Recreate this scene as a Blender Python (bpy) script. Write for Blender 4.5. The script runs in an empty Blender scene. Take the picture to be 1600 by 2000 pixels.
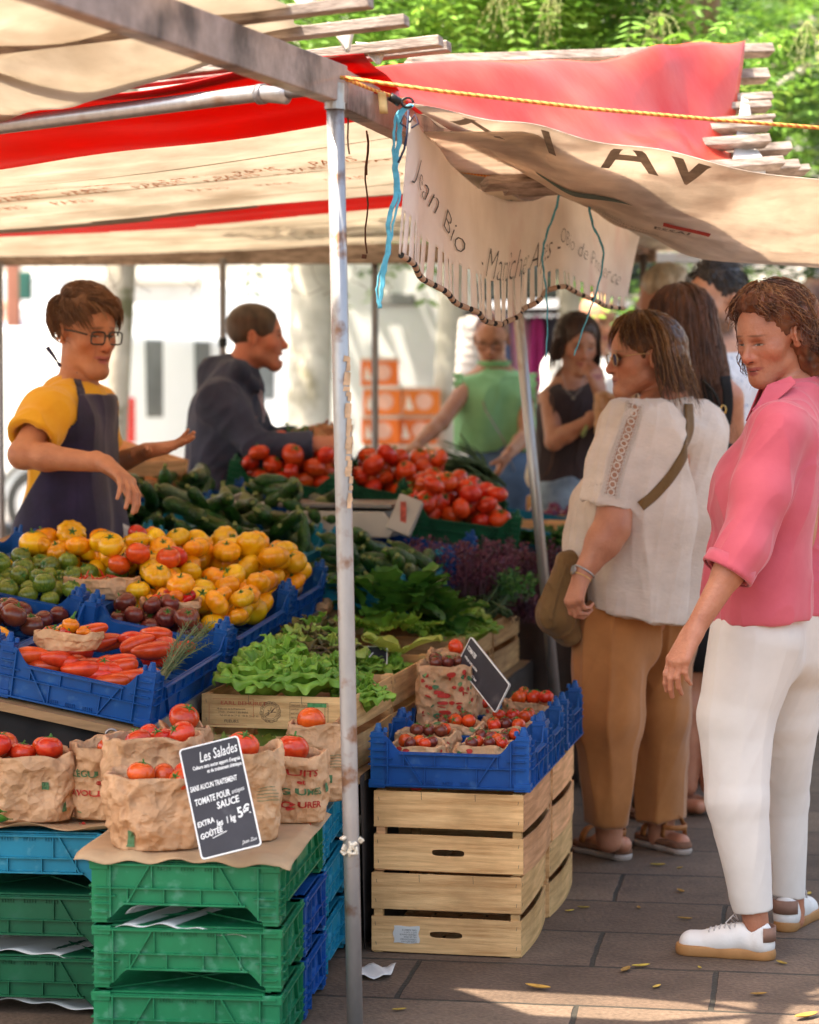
import bpy, bmesh, math, random
import numpy as np
from mathutils import Vector, Matrix, Euler
random.seed(7); rng = np.random.default_rng(7)
R = math.radians
scene = bpy.context.scene
COL = scene.collection
V = Vector
# ------------------------------------------------------------------ camera geometry
FPX, CAMH, PITCH = 4730.0, 1.45, math.atan(250/4730.0)
CAM = V((0, 0, CAMH))
def P(px, py, Y):
    x = (px-800)/FPX; y = -(py-1000)/FPX
    d = V((x, math.cos(PITCH)+y*math.sin(PITCH), -math.sin(PITCH)+y*math.cos(PITCH)))
    return CAM + d*(Y/d.y)
# stall frame: s = metres to the left of the table's aisle edge, t = metres away
AX = V((.215, .977, 0)).normalized(); LX = V((-AX.y, AX.x, 0)); ORG = V((-.636, 5.9, 0))
YAW = -math.atan2(.215, .977)
def S(s, t, z=0.0):
    p = ORG + LX*s + AX*t
    return V((p.x, p.y, z))
# ------------------------------------------------------------------ object helpers
def link(o, parent=None):
    COL.objects.link(o)
    if parent is not None: o.parent = parent
    return o
def tag(o, label=None, cat=None, group=None, kind=None):
    if label: o['label'] = label
    if cat: o['category'] = cat
    if group: o['group'] = group
    if kind: o['kind'] = kind
    return o
def empty(name, loc=(0, 0, 0), rz=0.0, label=None, cat=None, group=None, mat=None):
    o = bpy.data.objects.new(name, None); o.empty_display_size = .05
    COL.objects.link(o)
    if mat is not None: o.matrix_world = mat
    else: o.location = loc; o.rotation_euler = (0, 0, rz)
    return tag(o, label, cat, group)
class MB:
    """collects geometry of ONE mesh object"""
    def __init__(s): s.v = []; s.f = []; s.m = []; s.uv = None
    def add(s, vs, fs, mi=0, mat=None):
        b = len(s.v)
        s.v += [tuple(mat @ V(v)) for v in vs] if mat is not None else [tuple(v) for v in vs]
        s.f += [tuple(b+i for i in f) for f in fs]; s.m += [mi]*len(fs)
    def box(s, c, d, mi=0, mat=None, rot=None):
        x, y, z = d[0]/2, d[1]/2, d[2]/2
        vs = [V((a, b, e)) for a in (-x, x) for b in (-y, y) for e in (-z, z)]
        if rot is not None: vs = [rot @ v for v in vs]
        vs = [v+V(c) for v in vs]
        s.add(vs, [(0,1,3,2),(4,6,7,5),(0,4,5,1),(2,3,7,6),(0,2,6,4),(1,5,7,3)], mi, mat)
    def beam(s, a, b, w, h, mi=0, up=(0, 0, 1)):
        a, b = V(a), V(b); d = (b-a); L = d.length; d.normalize()
        r = d.cross(V(up)).normalized(); u = r.cross(d)
        vs = [p+r*i*w/2+u*j*h/2 for p in (a, b) for i in (-1, 1) for j in (-1, 1)]
        s.add(vs, [(0,2,3,1),(4,5,7,6),(0,1,5,4),(2,6,7,3),(1,3,7,5),(0,4,6,2)], mi)
    def tube(s, pts, r, n=10, mi=0, cap=True, mat=None):
        pts = [V(p) for p in pts]; N = len(pts); b = len(s.v); rings = []
        rr = r if hasattr(r, '__len__') else [r]*N
        t0 = (pts[1]-pts[0]).normalized(); u = t0.orthogonal().normalized(); vs = []
        for i, p in enumerate(pts):
            t = (pts[min(i+1, N-1)]-pts[max(i-1, 0)])
            t = t.normalized() if t.length > 1e-9 else t0
            u = (u-t*u.dot(t)); u = u.normalized() if u.length > 1e-6 else t.orthogonal().normalized()
            w = t.cross(u)
            for k in range(n):
                a = 2*math.pi*k/n; vs.append(p+(u*math.cos(a)+w*math.sin(a))*rr[i])
        fs = [(i*n+k, i*n+(k+1) % n, (i+1)*n+(k+1) % n, (i+1)*n+k) for i in range(N-1) for k in range(n)]
        if cap: fs += [tuple(range(n-1, -1, -1)), tuple((N-1)*n+k for k in range(n))]
        s.add(vs, fs, mi, mat)
    def lathe(s, prof, n=16, mi=0, c=(0, 0, 0), mat=None):
        vs = [(c[0]+r*math.cos(2*math.pi*k/n), c[1]+r*math.sin(2*math.pi*k/n), c[2]+z) for r, z in prof for k in range(n)]
        fs = [(i*n+k, i*n+(k+1) % n, (i+1)*n+(k+1) % n, (i+1)*n+k) for i in range(len(prof)-1) for k in range(n)]
        s.add(vs, fs, mi, mat)
    def grid(s, fn, nu, nv, mi=0, mfn=None):
        b = len(s.v)
        s.v += [tuple(fn(i/nu, j/nv)) for j in range(nv+1) for i in range(nu+1)]
        for j in range(nv):
            for i in range(nu):
                q = b+j*(nu+1)+i; s.f.append((q, q+1, q+nu+2, q+nu+1))
                s.m.append(mfn((i+.5)/nu, (j+.5)/nv) if mfn else mi)
    def prism(s, poly, y0, y1, mi=0, mat=None):
        """poly in x,z ; extruded along y"""
        n = len(poly)
        vs = [(x, y0, z) for x, z in poly]+[(x, y1, z) for x, z in poly]
        fs = [tuple(range(n)), tuple(range(2*n-1, n-1, -1))]+[(i, n+i, n+(i+1) % n, (i+1) % n) for i in range(n)]
        s.add(vs, fs, mi, mat)
    def build(s, name, mats, parent=None, smooth=False, bevel=0, solid=0, auto=None):
        me = bpy.data.meshes.new(name); me.from_pydata(s.v, [], s.f)
        if not isinstance(mats, (list, tuple)): mats = [mats]
        for m in mats: me.materials.append(m)
        me.polygons.foreach_set('material_index', s.m)
        if smooth: me.polygons.foreach_set('use_smooth', [True]*len(s.f))
        me.update()
        bm = bmesh.new(); bm.from_mesh(me); bmesh.ops.recalc_face_normals(bm, faces=bm.faces); bm.to_mesh(me); bm.free()
        o = bpy.data.objects.new(name, me); link(o, parent)
        if solid:
            md = o.modifiers.new('t', 'SOLIDIFY'); md.thickness = solid; md.offset = 0
        if bevel:
            md = o.modifiers.new('b', 'BEVEL'); md.width = bevel; md.segments = 2; md.limit_method = 'ANGLE'; md.angle_limit = R(40)
        return o
def copy_tree(o, parent=None):
    c = o.copy(); COL.objects.link(c); c.parent = parent
    for ch in [q for q in o.children]: copy_tree(ch, c)
    return c
def vn(x, y=0., z=0., seed=0):
    """cheap smooth pseudo-noise -1..1"""
    return (math.sin(x*1.7+y*2.3+z*1.1+seed*1.3)+math.sin(x*-2.9+y*1.3+z*2.1+seed*2.7+1.)+math.sin(x*3.7+y*-3.1+z*-2.7+seed*.7+2.))/3
# ------------------------------------------------------------------ materials
MATS = {}
def M(name, col, rough=.55, var=.12, scale=8., bump=0., bscale=None, metal=0., transl=None, sss=0., coat=0., rnd=0.,
      stretch=None, col2=None, attr=None, spec=None, detail=5., ramp=(.3, .7), crumple=None, sheen=0., alpha=None, dirt=None, wave=None):
    if name in MATS: return MATS[name]
    m = bpy.data.materials.new(name); m.use_nodes = True; MATS[name] = m
    nt = m.node_tree; N = nt.nodes; L = nt.links
    b = N['Principled BSDF']; out = N['Material Output']
    tc = N.new('ShaderNodeTexCoord'); src = tc.outputs['Object']
    if stretch:
        mp = N.new('ShaderNodeMapping'); mp.inputs['Scale'].default_value = stretch
        L.new(src, mp.inputs[0]); src = mp.outputs[0]
    no = N.new('ShaderNodeTexNoise'); no.inputs['Scale'].default_value = scale; no.inputs['Detail'].default_value = detail
    no.inputs['Roughness'].default_value = .62
    L.new(src, no.inputs[0])
    rp = N.new('ShaderNodeValToRGB'); e = rp.color_ramp.elements
    c1 = col; c2 = col2 or col
    lo = [max(0, c*(1-var)) for c in c1]; hi = [min(1, c*(1+var)) for c in c2]
    e[0].position = ramp[0]; e[1].position = ramp[1]
    e[0].color = (*lo, 1); e[1].color = (*hi, 1)
    L.new(no.outputs[0], rp.inputs[0]); cs = rp.outputs[0]
    def mixc(fac, A, B, mode='MIX'):
        mx = N.new('ShaderNodeMix'); mx.data_type = 'RGBA'; mx.blend_type = mode
        if hasattr(fac, 'links'): L.new(fac, mx.inputs[0])
        else: mx.inputs[0].default_value = fac
        for s_, x in ((6, A), (7, B)):
            if hasattr(x, 'links'): L.new(x, mx.inputs[s_])
            else: mx.inputs[s_].default_value = (*x, 1)
        return mx.outputs[2]
    if dirt:   # (colour, scale, lo, hi) blotches that belong to the surface
        n2 = N.new('ShaderNodeTexNoise'); n2.inputs['Scale'].default_value = dirt[1]; n2.inputs['Detail'].default_value = 7
        L.new(tc.outputs['Object'], n2.inputs[0])
        mr = N.new('ShaderNodeMapRange'); mr.inputs[1].default_value = dirt[2]; mr.inputs[2].default_value = dirt[3]
        L.new(n2.outputs[0], mr.inputs[0]); cs = mixc(mr.outputs[0], cs, dirt[0])
    if attr:
        at = N.new('ShaderNodeAttribute'); at.attribute_name = attr
        cs = mixc(1., cs, at.outputs['Color'], 'MULTIPLY')
    if rnd:
        oi = N.new('ShaderNodeObjectInfo'); hs = N.new('ShaderNodeHueSaturation')
        m1 = N.new('ShaderNodeMapRange'); m1.inputs[3].default_value = .5-rnd*.02; m1.inputs[4].default_value = .5+rnd*.08
        m2 = N.new('ShaderNodeMapRange'); m2.inputs[3].default_value = 1-rnd; m2.inputs[4].default_value = 1+rnd
        sc = N.new('ShaderNodeMath'); sc.operation = 'FRACT'; ml = N.new('ShaderNodeMath'); ml.operation = 'MULTIPLY'; ml.inputs[1].default_value = 7.31
        L.new(oi.outputs['Random'], m1.inputs[0]); L.new(oi.outputs['Random'], ml.inputs[0]); L.new(ml.outputs[0], sc.inputs[0]); L.new(sc.outputs[0], m2.inputs[0])
        L.new(m1.outputs[0], hs.inputs['Hue']); L.new(m2.outputs[0], hs.inputs['Value']); L.new(cs, hs.inputs['Color']); cs = hs.outputs[0]
    L.new(cs, b.inputs['Base Color'])
    b.inputs['Specular IOR Level'].default_value = .32
    b.inputs['Roughness'].default_value = rough; b.inputs['Metallic'].default_value = metal
    if spec is not None: b.inputs['Specular IOR Level'].default_value = spec
    if coat: b.inputs['Coat Weight'].default_value = coat; b.inputs['Coat Roughness'].default_value = .12
    if sheen: b.inputs['Sheen Weight'].default_value = sheen
    if sss: b.inputs['Subsurface Weight'].default_value = sss; b.inputs['Subsurface Radius'].default_value = (.012, .004, .002); b.inputs['Subsurface Scale'].default_value = 1.
    if bump:
        bn = N.new('ShaderNodeTexNoise'); bn.inputs['Scale'].default_value = bscale or scale*3; bn.inputs['Detail'].default_value = 6
        L.new(src, bn.inputs[0]); hsrc = bn.outputs[0]
        if wave:
            wv = N.new('ShaderNodeTexWave'); wv.inputs['Scale'].default_value = wave[0]; wv.inputs['Distortion'].default_value = wave[1]; wv.inputs['Detail'].default_value = 3
            wv.bands_direction = wave[2]; L.new(src, wv.inputs[0])
            ad = N.new('ShaderNodeMath'); ad.operation = 'ADD'; L.new(hsrc, ad.inputs[0]); L.new(wv.outputs[1], ad.inputs[1]); hsrc = ad.outputs[0]
        if crumple:
            for sc_, am in crumple:
                vo = N.new('ShaderNodeTexVoronoi'); vo.inputs['Scale'].default_value = sc_; vo.inputs['Detail'].default_value = 0
                sm = N.new('ShaderNodeVectorMath'); sm.operation = 'SCALE'; sm.inputs['Scale'].default_value = .05; L.new(bn.outputs['Color'], sm.inputs[0]); sa = N.new('ShaderNodeVectorMath'); L.new(src, sa.inputs[0]); L.new(sm.outputs[0], sa.inputs[1]); L.new(sa.outputs[0], vo.inputs['Vector'])
                ad = N.new('ShaderNodeMath'); ad.operation = 'MULTIPLY_ADD'; ad.inputs[1].default_value = am; L.new(vo.outputs['Distance'], ad.inputs[0]); L.new(hsrc, ad.inputs[2]); hsrc = ad.outputs[0]
        bp = N.new('ShaderNodeBump'); bp.inputs['Strength'].default_value = 1.; bp.inputs['Distance'].default_value = bump
        L.new(hsrc, bp.inputs['Height']); L.new(bp.outputs[0], b.inputs['Normal'])
    if transl:
        tr = N.new('ShaderNodeBsdfTranslucent'); mx = N.new('ShaderNodeMixShader'); mx.inputs[0].default_value = transl
        L.new(cs, tr.inputs[0]); L.new(b.outputs[0], mx.inputs[1]); L.new(tr.outputs[0], mx.inputs[2]); L.new(mx.outputs[0], out.inputs[0])
    return m
wood_pale = M('pale_crate_wood', (.70, .32, .13), .7, .24, 3.5, .0012, 30, stretch=(1.2, 9, 20), col2=(.88, .48, .24), dirt=((.34, .17, .07), 5, .52, .85), rnd=.2)
wood_old = M('used_crate_wood', (.50, .26, .10), .75, .2, 3.5, .0012, 30, stretch=(1.2, 9, 16), col2=(.66, .41, .19), dirt=((.2, .11, .05), 6, .58, .85), rnd=.12)
wood_pale2 = M('pale_crate_wood_sides', (.68, .33, .12), .7, .2, 3.5, .0014, 30, stretch=(9, 1.2, 20), col2=(.84, .46, .24), dirt=((.36, .18, .08), 5, .5, .85), rnd=.2)
wood_old2 = M('used_crate_wood_sides', (.48, .26, .11), .75, .2, 3.5, .0014, 30, stretch=(9, 1.2, 20), col2=(.64, .41, .20), dirt=((.2, .1, .05), 6, .56, .85), rnd=.15)
wood_grey = M('weathered_grey_wood', (.20, .15, .12), .8, .35, 6, .002, 30, stretch=(2, 2, 14), col2=(.38, .31, .27), dirt=((.1, .07, .05), 5, .6, .8))
ply = M('plywood_edge', (.33, .2, .1), .75, .2, 8, .001, 50, stretch=(1, 1, 12))
blue_pl = M('blue_plastic', (.0015, .070, .26), .45, .16, 14, .0005, 60, dirt=((.05, .15, .32), 34, .58, .82), rnd=.07)
teal_pl = M('turquoise_plastic', (.004, .20, .31), .45, .14, 14, .0005, 60, dirt=((.10, .34, .42), 34, .57, .82), rnd=.1)
green_pl = M('green_plastic', (.005, .17, .065), .45, .14, 14, .0005, 60, dirt=((.10, .30, .20), 30, .55, .80), rnd=.1)
dkgreen_pl = M('dark_green_plastic', (.003, .085, .035), .45, .14, 14, .0005, 60, dirt=((.03, .12, .08), 18, .6, .9), rnd=.1)
galv = M('galvanised_steel', (.42, .42, .43), .38, .12, 12, .0008, 40, metal=.75, dirt=((.26, .16, .10), 9, .55, .75), stretch=(4, 4, .8))
steel_grey = M('dull_grey_steel', (.22, .21, .22), .45, .12, 12, .0005, 40, metal=.6, dirt=((.16, .1, .07), 7, .6, .8))
kraft = M('brown_kraft_paper', (.56, .30, .15), .6, .10, 7, .008, 12, transl=.12, col2=(.74, .45, .26), rnd=.06, crumple=((18, 2.1), (42, .9)))
black_pl = M('black_plastic', (.012, .012, .013), .4, .2)
black_cloth = M('black_cloth', (.012, .011, .012), .8, .3, 6, .01, 5)
slate = M('chalkboard_slate', (.035, .034, .042), .55, .2, 9, .0002, 60, dirt=((.12, .12, .13), 14, .6, .9))
chalk = M('white_chalk_paint', (.82, .82, .8), .6, .03)
white_pl = M('white_plastic', (.75, .74, .71), .4, .04)
white_paper = M('white_paper', (.80, .79, .76), .7, .05, 5, .002, 8, transl=.2)
# ------------------------------------------------------------------ camera, light
cd = bpy.data.cameras.new('camera'); cam = bpy.data.objects.new('camera', cd); COL.objects.link(cam); scene.camera = cam
cam.location = CAM; cam.rotation_euler = (R(90)-PITCH, 0, 0)
cd.sensor_fit = 'HORIZONTAL'; cd.sensor_width = 36; cd.lens = 36*FPX/1600; cd.clip_start = .1; cd.clip_end = 600
cd.dof.use_dof = True; cd.dof.focus_distance = 5.9; cd.dof.aperture_fstop = 4.2
SUN_DIR = V((.42, .13, -.88)).normalized()     # the way light travels
w = bpy.data.worlds.new('World'); scene.world = w; w.use_nodes = True
nt = w.node_tree; bg = nt.nodes['Background']; sk = nt.nodes.new('ShaderNodeTexSky'); sk.sky_type = 'NISHITA'; sk.sun_disc = False
sk.sun_elevation = math.asin(-SUN_DIR.z); sk.sun_rotation = math.atan2(-SUN_DIR.x, -SUN_DIR.y)
sk.air_density = 1.2; sk.dust_density = 4; sk.ozone_density = .6
nt.links.new(sk.outputs[0], bg.inputs[0]); bg.inputs[1].default_value = .15
sl = bpy.data.lights.new('sun', 'SUN'); sl.energy = 4.8; sl.angle = R(.6); sl.color = (1, .93, .82)
so = bpy.data.objects.new('sun', sl); COL.objects.link(so); so.rotation_euler = SUN_DIR.to_track_quat('-Z', 'Y').to_euler(); so.location = (-4, 3, 9)
scene.view_settings.view_transform = 'Standard'; scene.view_settings.look = 'None'; scene.view_settings.exposure = 1.85; scene.view_settings.use_white_balance = True; scene.view_settings.white_balance_temperature = 7100; scene.view_settings.white_balance_tint = 9; scene.view_settings.gamma = 1
scene.render.engine = 'CYCLES'; cy = scene.cycles
cy.use_denoising = True; cy.max_bounces = 8; cy.diffuse_bounces = 4; cy.transmission_bounces = 6; cy.transparent_max_bounces = 12; cy.sample_clamp_indirect = 6
cy.caustics_reflective = False; cy.caustics_refractive = False
# ------------------------------------------------------------------ ground
def paving_mat():
    m = bpy.data.materials.new('stone_paving'); m.use_nodes = True; nt = m.node_tree; N = nt.nodes; L = nt.links; b = N['Principled BSDF']
    tc = N.new('ShaderNodeTexCoord'); mp = N.new('ShaderNodeMapping'); mp.inputs['Rotation'].default_value = (0, 0, R(9)); mp.inputs['Location'].default_value = (.17, .19, 0)
    L.new(tc.outputs['Object'], mp.inputs[0])
    nz = N.new('ShaderNodeTexNoise'); nz.inputs['Scale'].default_value = 9; L.new(mp.outputs[0], nz.inputs[0])
    vm = N.new('ShaderNodeVectorMath'); vm.operation = 'SCALE'; vm.inputs['Scale'].default_value = .012; L.new(nz.outputs['Color'], vm.inputs[0])
    va = N.new('ShaderNodeVectorMath'); va.operation = 'ADD'; L.new(mp.outputs[0], va.inputs[0]); L.new(vm.outputs[0], va.inputs[1])
    br = N.new('ShaderNodeTexBrick'); br.inputs['Scale'].default_value = 1; br.inputs['Brick Width'].default_value = .74; br.inputs['Row Height'].default_value = .385
    br.inputs['Mortar Size'].default_value = .007; br.inputs['Mortar Smooth'].default_value = .25; br.offset = .42
    br.inputs['Color1'].default_value = (.118, .078, .054, 1); br.inputs['Color2'].default_value = (.178, .126, .090, 1); br.inputs['Mortar'].default_value = (.035, .03, .022, 1)
    L.new(va.outputs[0], br.inputs[0])
    n1 = N.new('ShaderNodeTexNoise'); n1.inputs['Scale'].default_value = 3.5; n1.inputs['Detail'].default_value = 9; n1.inputs['Roughness'].default_value = .7; L.new(tc.outputs['Object'], n1.inputs[0])
    r1 = N.new('ShaderNodeValToRGB'); r1.color_ramp.elements[0].position = .3; r1.color_ramp.elements[0].color = (.55, .52, .48, 1); r1.color_ramp.elements[1].position = .72; r1.color_ramp.elements[1].color = (1.25, 1.22, 1.2, 1)
    L.new(n1.outputs[0], r1.inputs[0])
    n2 = N.new('ShaderNodeTexNoise'); n2.inputs['Scale'].default_value = 90; n2.inputs['Detail'].default_value = 6; L.new(tc.outputs['Object'], n2.inputs[0])
    r2 = N.new('ShaderNodeValToRGB'); r2.color_ramp.elements[0].position = .35; r2.color_ramp.elements[0].color = (.72, .7, .68, 1); r2.color_ramp.elements[1].position = .7; r2.color_ramp.elements[1].color = (1.2, 1.2, 1.2, 1)
    L.new(n2.outputs[0], r2.inputs[0])
    def mul(a, c):
        x = N.new('ShaderNodeMix'); x.data_type = 'RGBA'; x.blend_type = 'MULTIPLY'; x.inputs[0].default_value = 1; L.new(a, x.inputs[6]); L.new(c, x.inputs[7]); return x.outputs[2]
    L.new(mul(mul(br.outputs[0], r1.outputs[0]), r2.outputs[0]), b.inputs['Base Color']); b.inputs['Roughness'].default_value = .8
    iv = N.new('ShaderNodeMath'); iv.operation = 'MULTIPLY_ADD'; iv.inputs[1].default_value = -1.; L.new(br.outputs['Fac'], iv.inputs[0]); 
    ns = N.new('ShaderNodeMath'); ns.operation = 'MULTIPLY'; ns.inputs[1].default_value = .5; L.new(n2.outputs[0], ns.inputs[0]); L.new(ns.outputs[0], iv.inputs[2])
    bp = N.new('ShaderNodeBump'); bp.inputs['Distance'].default_value = .006; L.new(iv.outputs[0], bp.inputs['Height']); L.new(bp.outputs[0], b.inputs['Normal'])
    return m
g = MB(); g.add([(-150, -20, 0), (150, -20, 0), (150, 400, 0), (-150, 400, 0)], [(0, 1, 2, 3)])
tag(g.build('ground', paving_mat()), kind='structure')
asphalt = M('asphalt', (.20, .195, .19), .85, .2, 30, .002, 90)
g = MB(); g.add([(-60, 17, .004), (-1.2, 15.5, .004), (3, 60, .004), (-60, 60, .004)], [(0, 1, 2, 3)])
tag(g.build('road', asphalt), kind='structure')
g = MB(); g.beam((-60, 16.93, .065), (-1.2, 15.43, .065), .16, .13)
tag(g.build('kerb', M('kerb_stone', (.35, .33, .3), .8, .15, 12)), kind='structure')
# fallen leaves on the paving
leafm = M('fallen_leaf', (.42, .24, .05), .6, .25, 30, rnd=.35)
def dry_leaf(L_, W_, curl):
    m = MB()
    def fn(u, v):
        y = (u-.5)*L_; wd = W_*math.sin(math.pi*min(1, max(0, u)))**.7*.5+.0004
        x = (v-.5)*2*wd; return (x, y, .003+curl*(abs(v-.5)*2)**2*wd+curl*.35*L_*(u-.5)**2*2)
    m.grid(fn, 8, 4); return m
lf = dry_leaf(.062, .02, .5).build('fallen_leaf', leafm, smooth=True, solid=.0006)
spots = [(117, 1843), (590, 1741)]
pix = [(1051, 1933, 1.1, 'long yellow fallen leaf in the sun strip on the paving'), (1252, 1890, .8, 'small yellow leaf on the paving left of the near white trainer'), (1222, 1898, .9, 'curled brown leaf beside the small yellow leaf near the white trainer'),
       (1330, 1743, .7, 'yellow green curled leaf on the paving between the sandals and the white trainer'), (1285, 1692, .8, 'orange leaf on the paving just in front of the brown sandals'), (1328, 1697, .45, 'tiny leaf right of the orange leaf by the sandals'),
       (1248, 1775, .5, 'tiny ochre leaf in the middle of a paving slab'), (1338, 1797, .7, 'brown leaf lying in the joint behind the near white trainer'), (1113, 1781, .5, 'small yellow leaf beside the foot of the wooden crate stack'),
       (1581, 1748, .6, 'ochre leaf right of the far white trainer'), (1527, 1884, .7, 'brown leaf touching the heel of the near white trainer'), (1482, 1945, .7, 'brown leaf crossing the sunlit strip of paving'),
       (1283, 1930, .6, 'thin dry leaf on the paving at the edge of the sunlit strip'), (1367, 1892, .4, 'tiny pale leaf below the toe of the near white trainer'), (1140, 1775, .6, 'brown leaf lodged in the paving joint beside the crates'),
       (1575, 1990, 1.2, 'yellow leaf at the bottom right edge of the sunlit paving'), (1586, 1430, .6, 'leaf on the bright paving far behind the white trousers'), (1560, 1415, .7, 'yellow leaf on the far bright paving'), (780, 1975, .6, 'brown leaf at the foot of the front pole')]
for i, (x, y, s_, lb) in enumerate(pix):
    o = lf if i == 0 else copy_tree(lf)
    o.location = P(x, y, CAMH*FPX/(y-750)); 
    d = (o.location-CAM); o.location = CAM+d*(-CAMH/d.z)+V((0, 0, .001))
    o.rotation_euler = (0, 0, R(60+i*47 % 160)); o.scale = (s_, s_, s_)
    tag(o, lb, 'leaf', 'fallen leaves on the paving')
m = MB()
m.grid(lambda u, v: (.09*(u-.5)+.02*v, .12*(v-.5), .004+.012*math.sin(u*5+v*3)**2), 8, 8)
o = m.build('paper_scrap', white_paper, smooth=True, solid=.0005); o.location = CAM+(P(722, 1905, 6)-CAM)*1.0
d = o.location-CAM; o.location = CAM+d*(-CAMH/d.z)+V((0, 0, .001)); tag(o, 'scrap of white paper lying on the paving beside the turquoise crates', 'paper')
# ------------------------------------------------------------------ text
def text_geo(s, size=.1, shear=0., sx=1., bold=0., align='LEFT', maxlen=None):
    cu = bpy.data.curves.new('t', 'FONT'); cu.body = s; cu.size = size; cu.shear = shear; cu.offset = bold; cu.align_x = align; cu.resolution_u = 2
    ob = bpy.data.objects.new('t', cu); COL.objects.link(ob); dg = bpy.context.evaluated_depsgraph_get()
    me = bpy.data.meshes.new_from_object(ob.evaluated_get(dg))
    bpy.data.objects.remove(ob); bpy.data.curves.remove(cu)
    if maxlen:
        bm = bmesh.new(); bm.from_mesh(me); bmesh.ops.triangulate(bm, faces=bm.faces)
        for _ in range(3):
            es = [e for e in bm.edges if e.calc_length() > maxlen]
            if not es: break
            bmesh.ops.subdivide_edges(bm, edges=es, cuts=1, use_grid_fill=False); bmesh.ops.triangulate(bm, faces=bm.faces)
        bm.to_mesh(me); bm.free()
    vs = [(v.co.x*sx, v.co.y) for v in me.vertices]; fs = [tuple(p.vertices) for p in me.polygons]
    bpy.data.meshes.remove(me); return vs, fs
def add_text(mb, s, fn, size=.1, shear=0., sx=1., bold=0., align='LEFT', mi=0, maxlen=None, off=(0, 0), rot=0.):
    vs, fs = text_geo(s, size, shear, sx, bold, align, maxlen)
    c, sn = math.cos(rot), math.sin(rot)
    mb.add([fn(off[0]+x*c-y*sn, off[1]+x*sn+y*c) for x, y in vs], fs, mi)
# ------------------------------------------------------------------ left stall: frame and roof
def roofz(s, t): return 2.13-.085*(s+.6)*(1-max(0, t)/6.5)
fr = empty('market_stall_frame', S(-.6, -.58), 0, 'metal and timber market stall frame with a rust stained front pole', 'stall frame')
def wpart(mb, name, m, parent, **k):
    o = mb.build(name, m, parent, **k)
    o.matrix_parent_inverse = parent.matrix_world.inverted() if parent.matrix_world != Matrix() else Matrix()
    return o
bpy.context.view_layer.update()
def child_world(o, parent):
    pm = Matrix.LocRotScale(parent.location, parent.rotation_euler, parent.scale) if parent.parent is None else parent.matrix_world
    o.matrix_parent_inverse = pm.inverted(); return o
def wbuild(mb, name, m, parent, **k): return child_world(mb.build(name, m, parent, **k), parent)
rust_pole = M('rust_stained_pole', (.40, .40, .41), .40, .10, 10, .0008, 40, metal=.55, dirt=((.24, .13, .08), 16, .54, .66), stretch=(3, 3, 1.2))
m = MB(); pb = P(694, 2010, 5.25); pb = CAM+(pb-CAM)*1.0; pt = P(654, 172, 5.2)
foot = pb+(pb-pt)*((pb.z)/(pt.z-pb.z)); m.tube([foot, pb.lerp(pt, .25), pb.lerp(pt, .6), pt], [.0175, .0178, .0186, .019], 20)
wbuild(m, 'pole', rust_pole, fr, smooth=True)
tape = M('peeling_tape', (.62, .40, .24), .8, .3, 30, .003, 60)
m = MB(); q = pb.lerp(pt, .60); q2 = pb.lerp(pt, .74)
for k in range(26):
    f = .56+k*.0062+random.uniform(0, .004); a = -.5+random.uniform(-.35, .35); c = pb.lerp(pt, f)
    e = V((math.cos(a), -math.sin(abs(a)+.4), 0)).normalized(); r = .0192
    tt = V((-e.y, e.x, 0)); h = random.uniform(.008, .02); wd = random.uniform(.006, .012)
    m.add([c+e*r-tt*wd, c+e*(r+.002)+tt*wd*.6, c+e*(r+.0015)+tt*wd*.8+V((0, 0, h)), c+e*r-tt*wd*.7+V((0, 0, h*1.2))], [(0, 1, 2, 3)])
wbuild(m, 'old_tape', tape, fr)
m = MB(); c = pb.lerp(pt, .2)
for k in range(14):
    a = random.uniform(-2.6, 0); e = V((math.cos(a), math.sin(a), 0)); z = random.uniform(-.015, .02)
    m.box(c+e*.021+V((0, 0, z)), (.012, .006, .014), rot=Euler((random.random()*3, random.random()*3, a)).to_matrix())
wbuild(m, 'glue_lump', M('old_glue', (.7, .62, .5), .6, .2, 60, .003, 90), fr, bevel=.002)
m = MB(); m.tube([pt+V((0, 0, -.045)), pt+V((0, 0, -.03))], .0225, 20); m.tube([pt+V((0, 0, -.03)), pt+V((0, 0, .01))], .0205, 20)
wbuild(m, 'pole_cap', galv, fr, smooth=False)
m = MB(); a = P(1087, 1380, 8.0); b = P(1010, 590, 7.9); d = (b-a); a = a-d*(a.z/d.z); b = a+d*(2.05/d.z)
m.tube([a, b], .0175, 16); wbuild(m, 'pole', galv, fr, smooth=True)
for s_, t_ in ((1.32, 5.0), (.62, 5.05), (-.6, 5.0), (2.4, 5.0)):
    m = MB(); m.tube([S(s_, t_, 0), S(s_, t_, 2.02)], .016, 12); wbuild(m, 'pole', steel_grey, fr, smooth=True)
    if s_ == 1.32:
        m = MB(); m.tube([S(s_, t_, 1.62), S(s_, t_, 1.66)], .021, 12); wbuild(m, 'collar', black_pl, fr)
beam_m = M('stall_beam_pinkish', (.34, .25, .22), .6, .25, 6, .002, 30, dirt=((.07, .045, .04), 6, .50, .66), stretch=(3, 3, 3), coat=.15)
BS = -.6
m = MB(); m.beam(S(-.45, -2.3, 2.095), S(BS-.01, -.53, 2.092), .045, .082); wbuild(m, 'beam', beam_m, fr, bevel=.003)
m = MB(); m.beam(S(BS-.01, -.53, 2.082), S(BS, 5.1, 2.06), .045, .085); wbuild(m, 'beam', beam_m, fr, bevel=.003)
m = MB(); m.beam(S(BS-.05, 5.05, 2.03), S(3.2, 5.05, 2.05), .05, .09); wbuild(m, 'beam', wood_grey, fr, bevel=.003)
m = MB(); m.beam(S(.55, 5.9, 2.08), S(-1.6, 5.9, 2.02), .07, .05); wbuild(m, 'beam', steel_grey, fr, bevel=.003)
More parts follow.
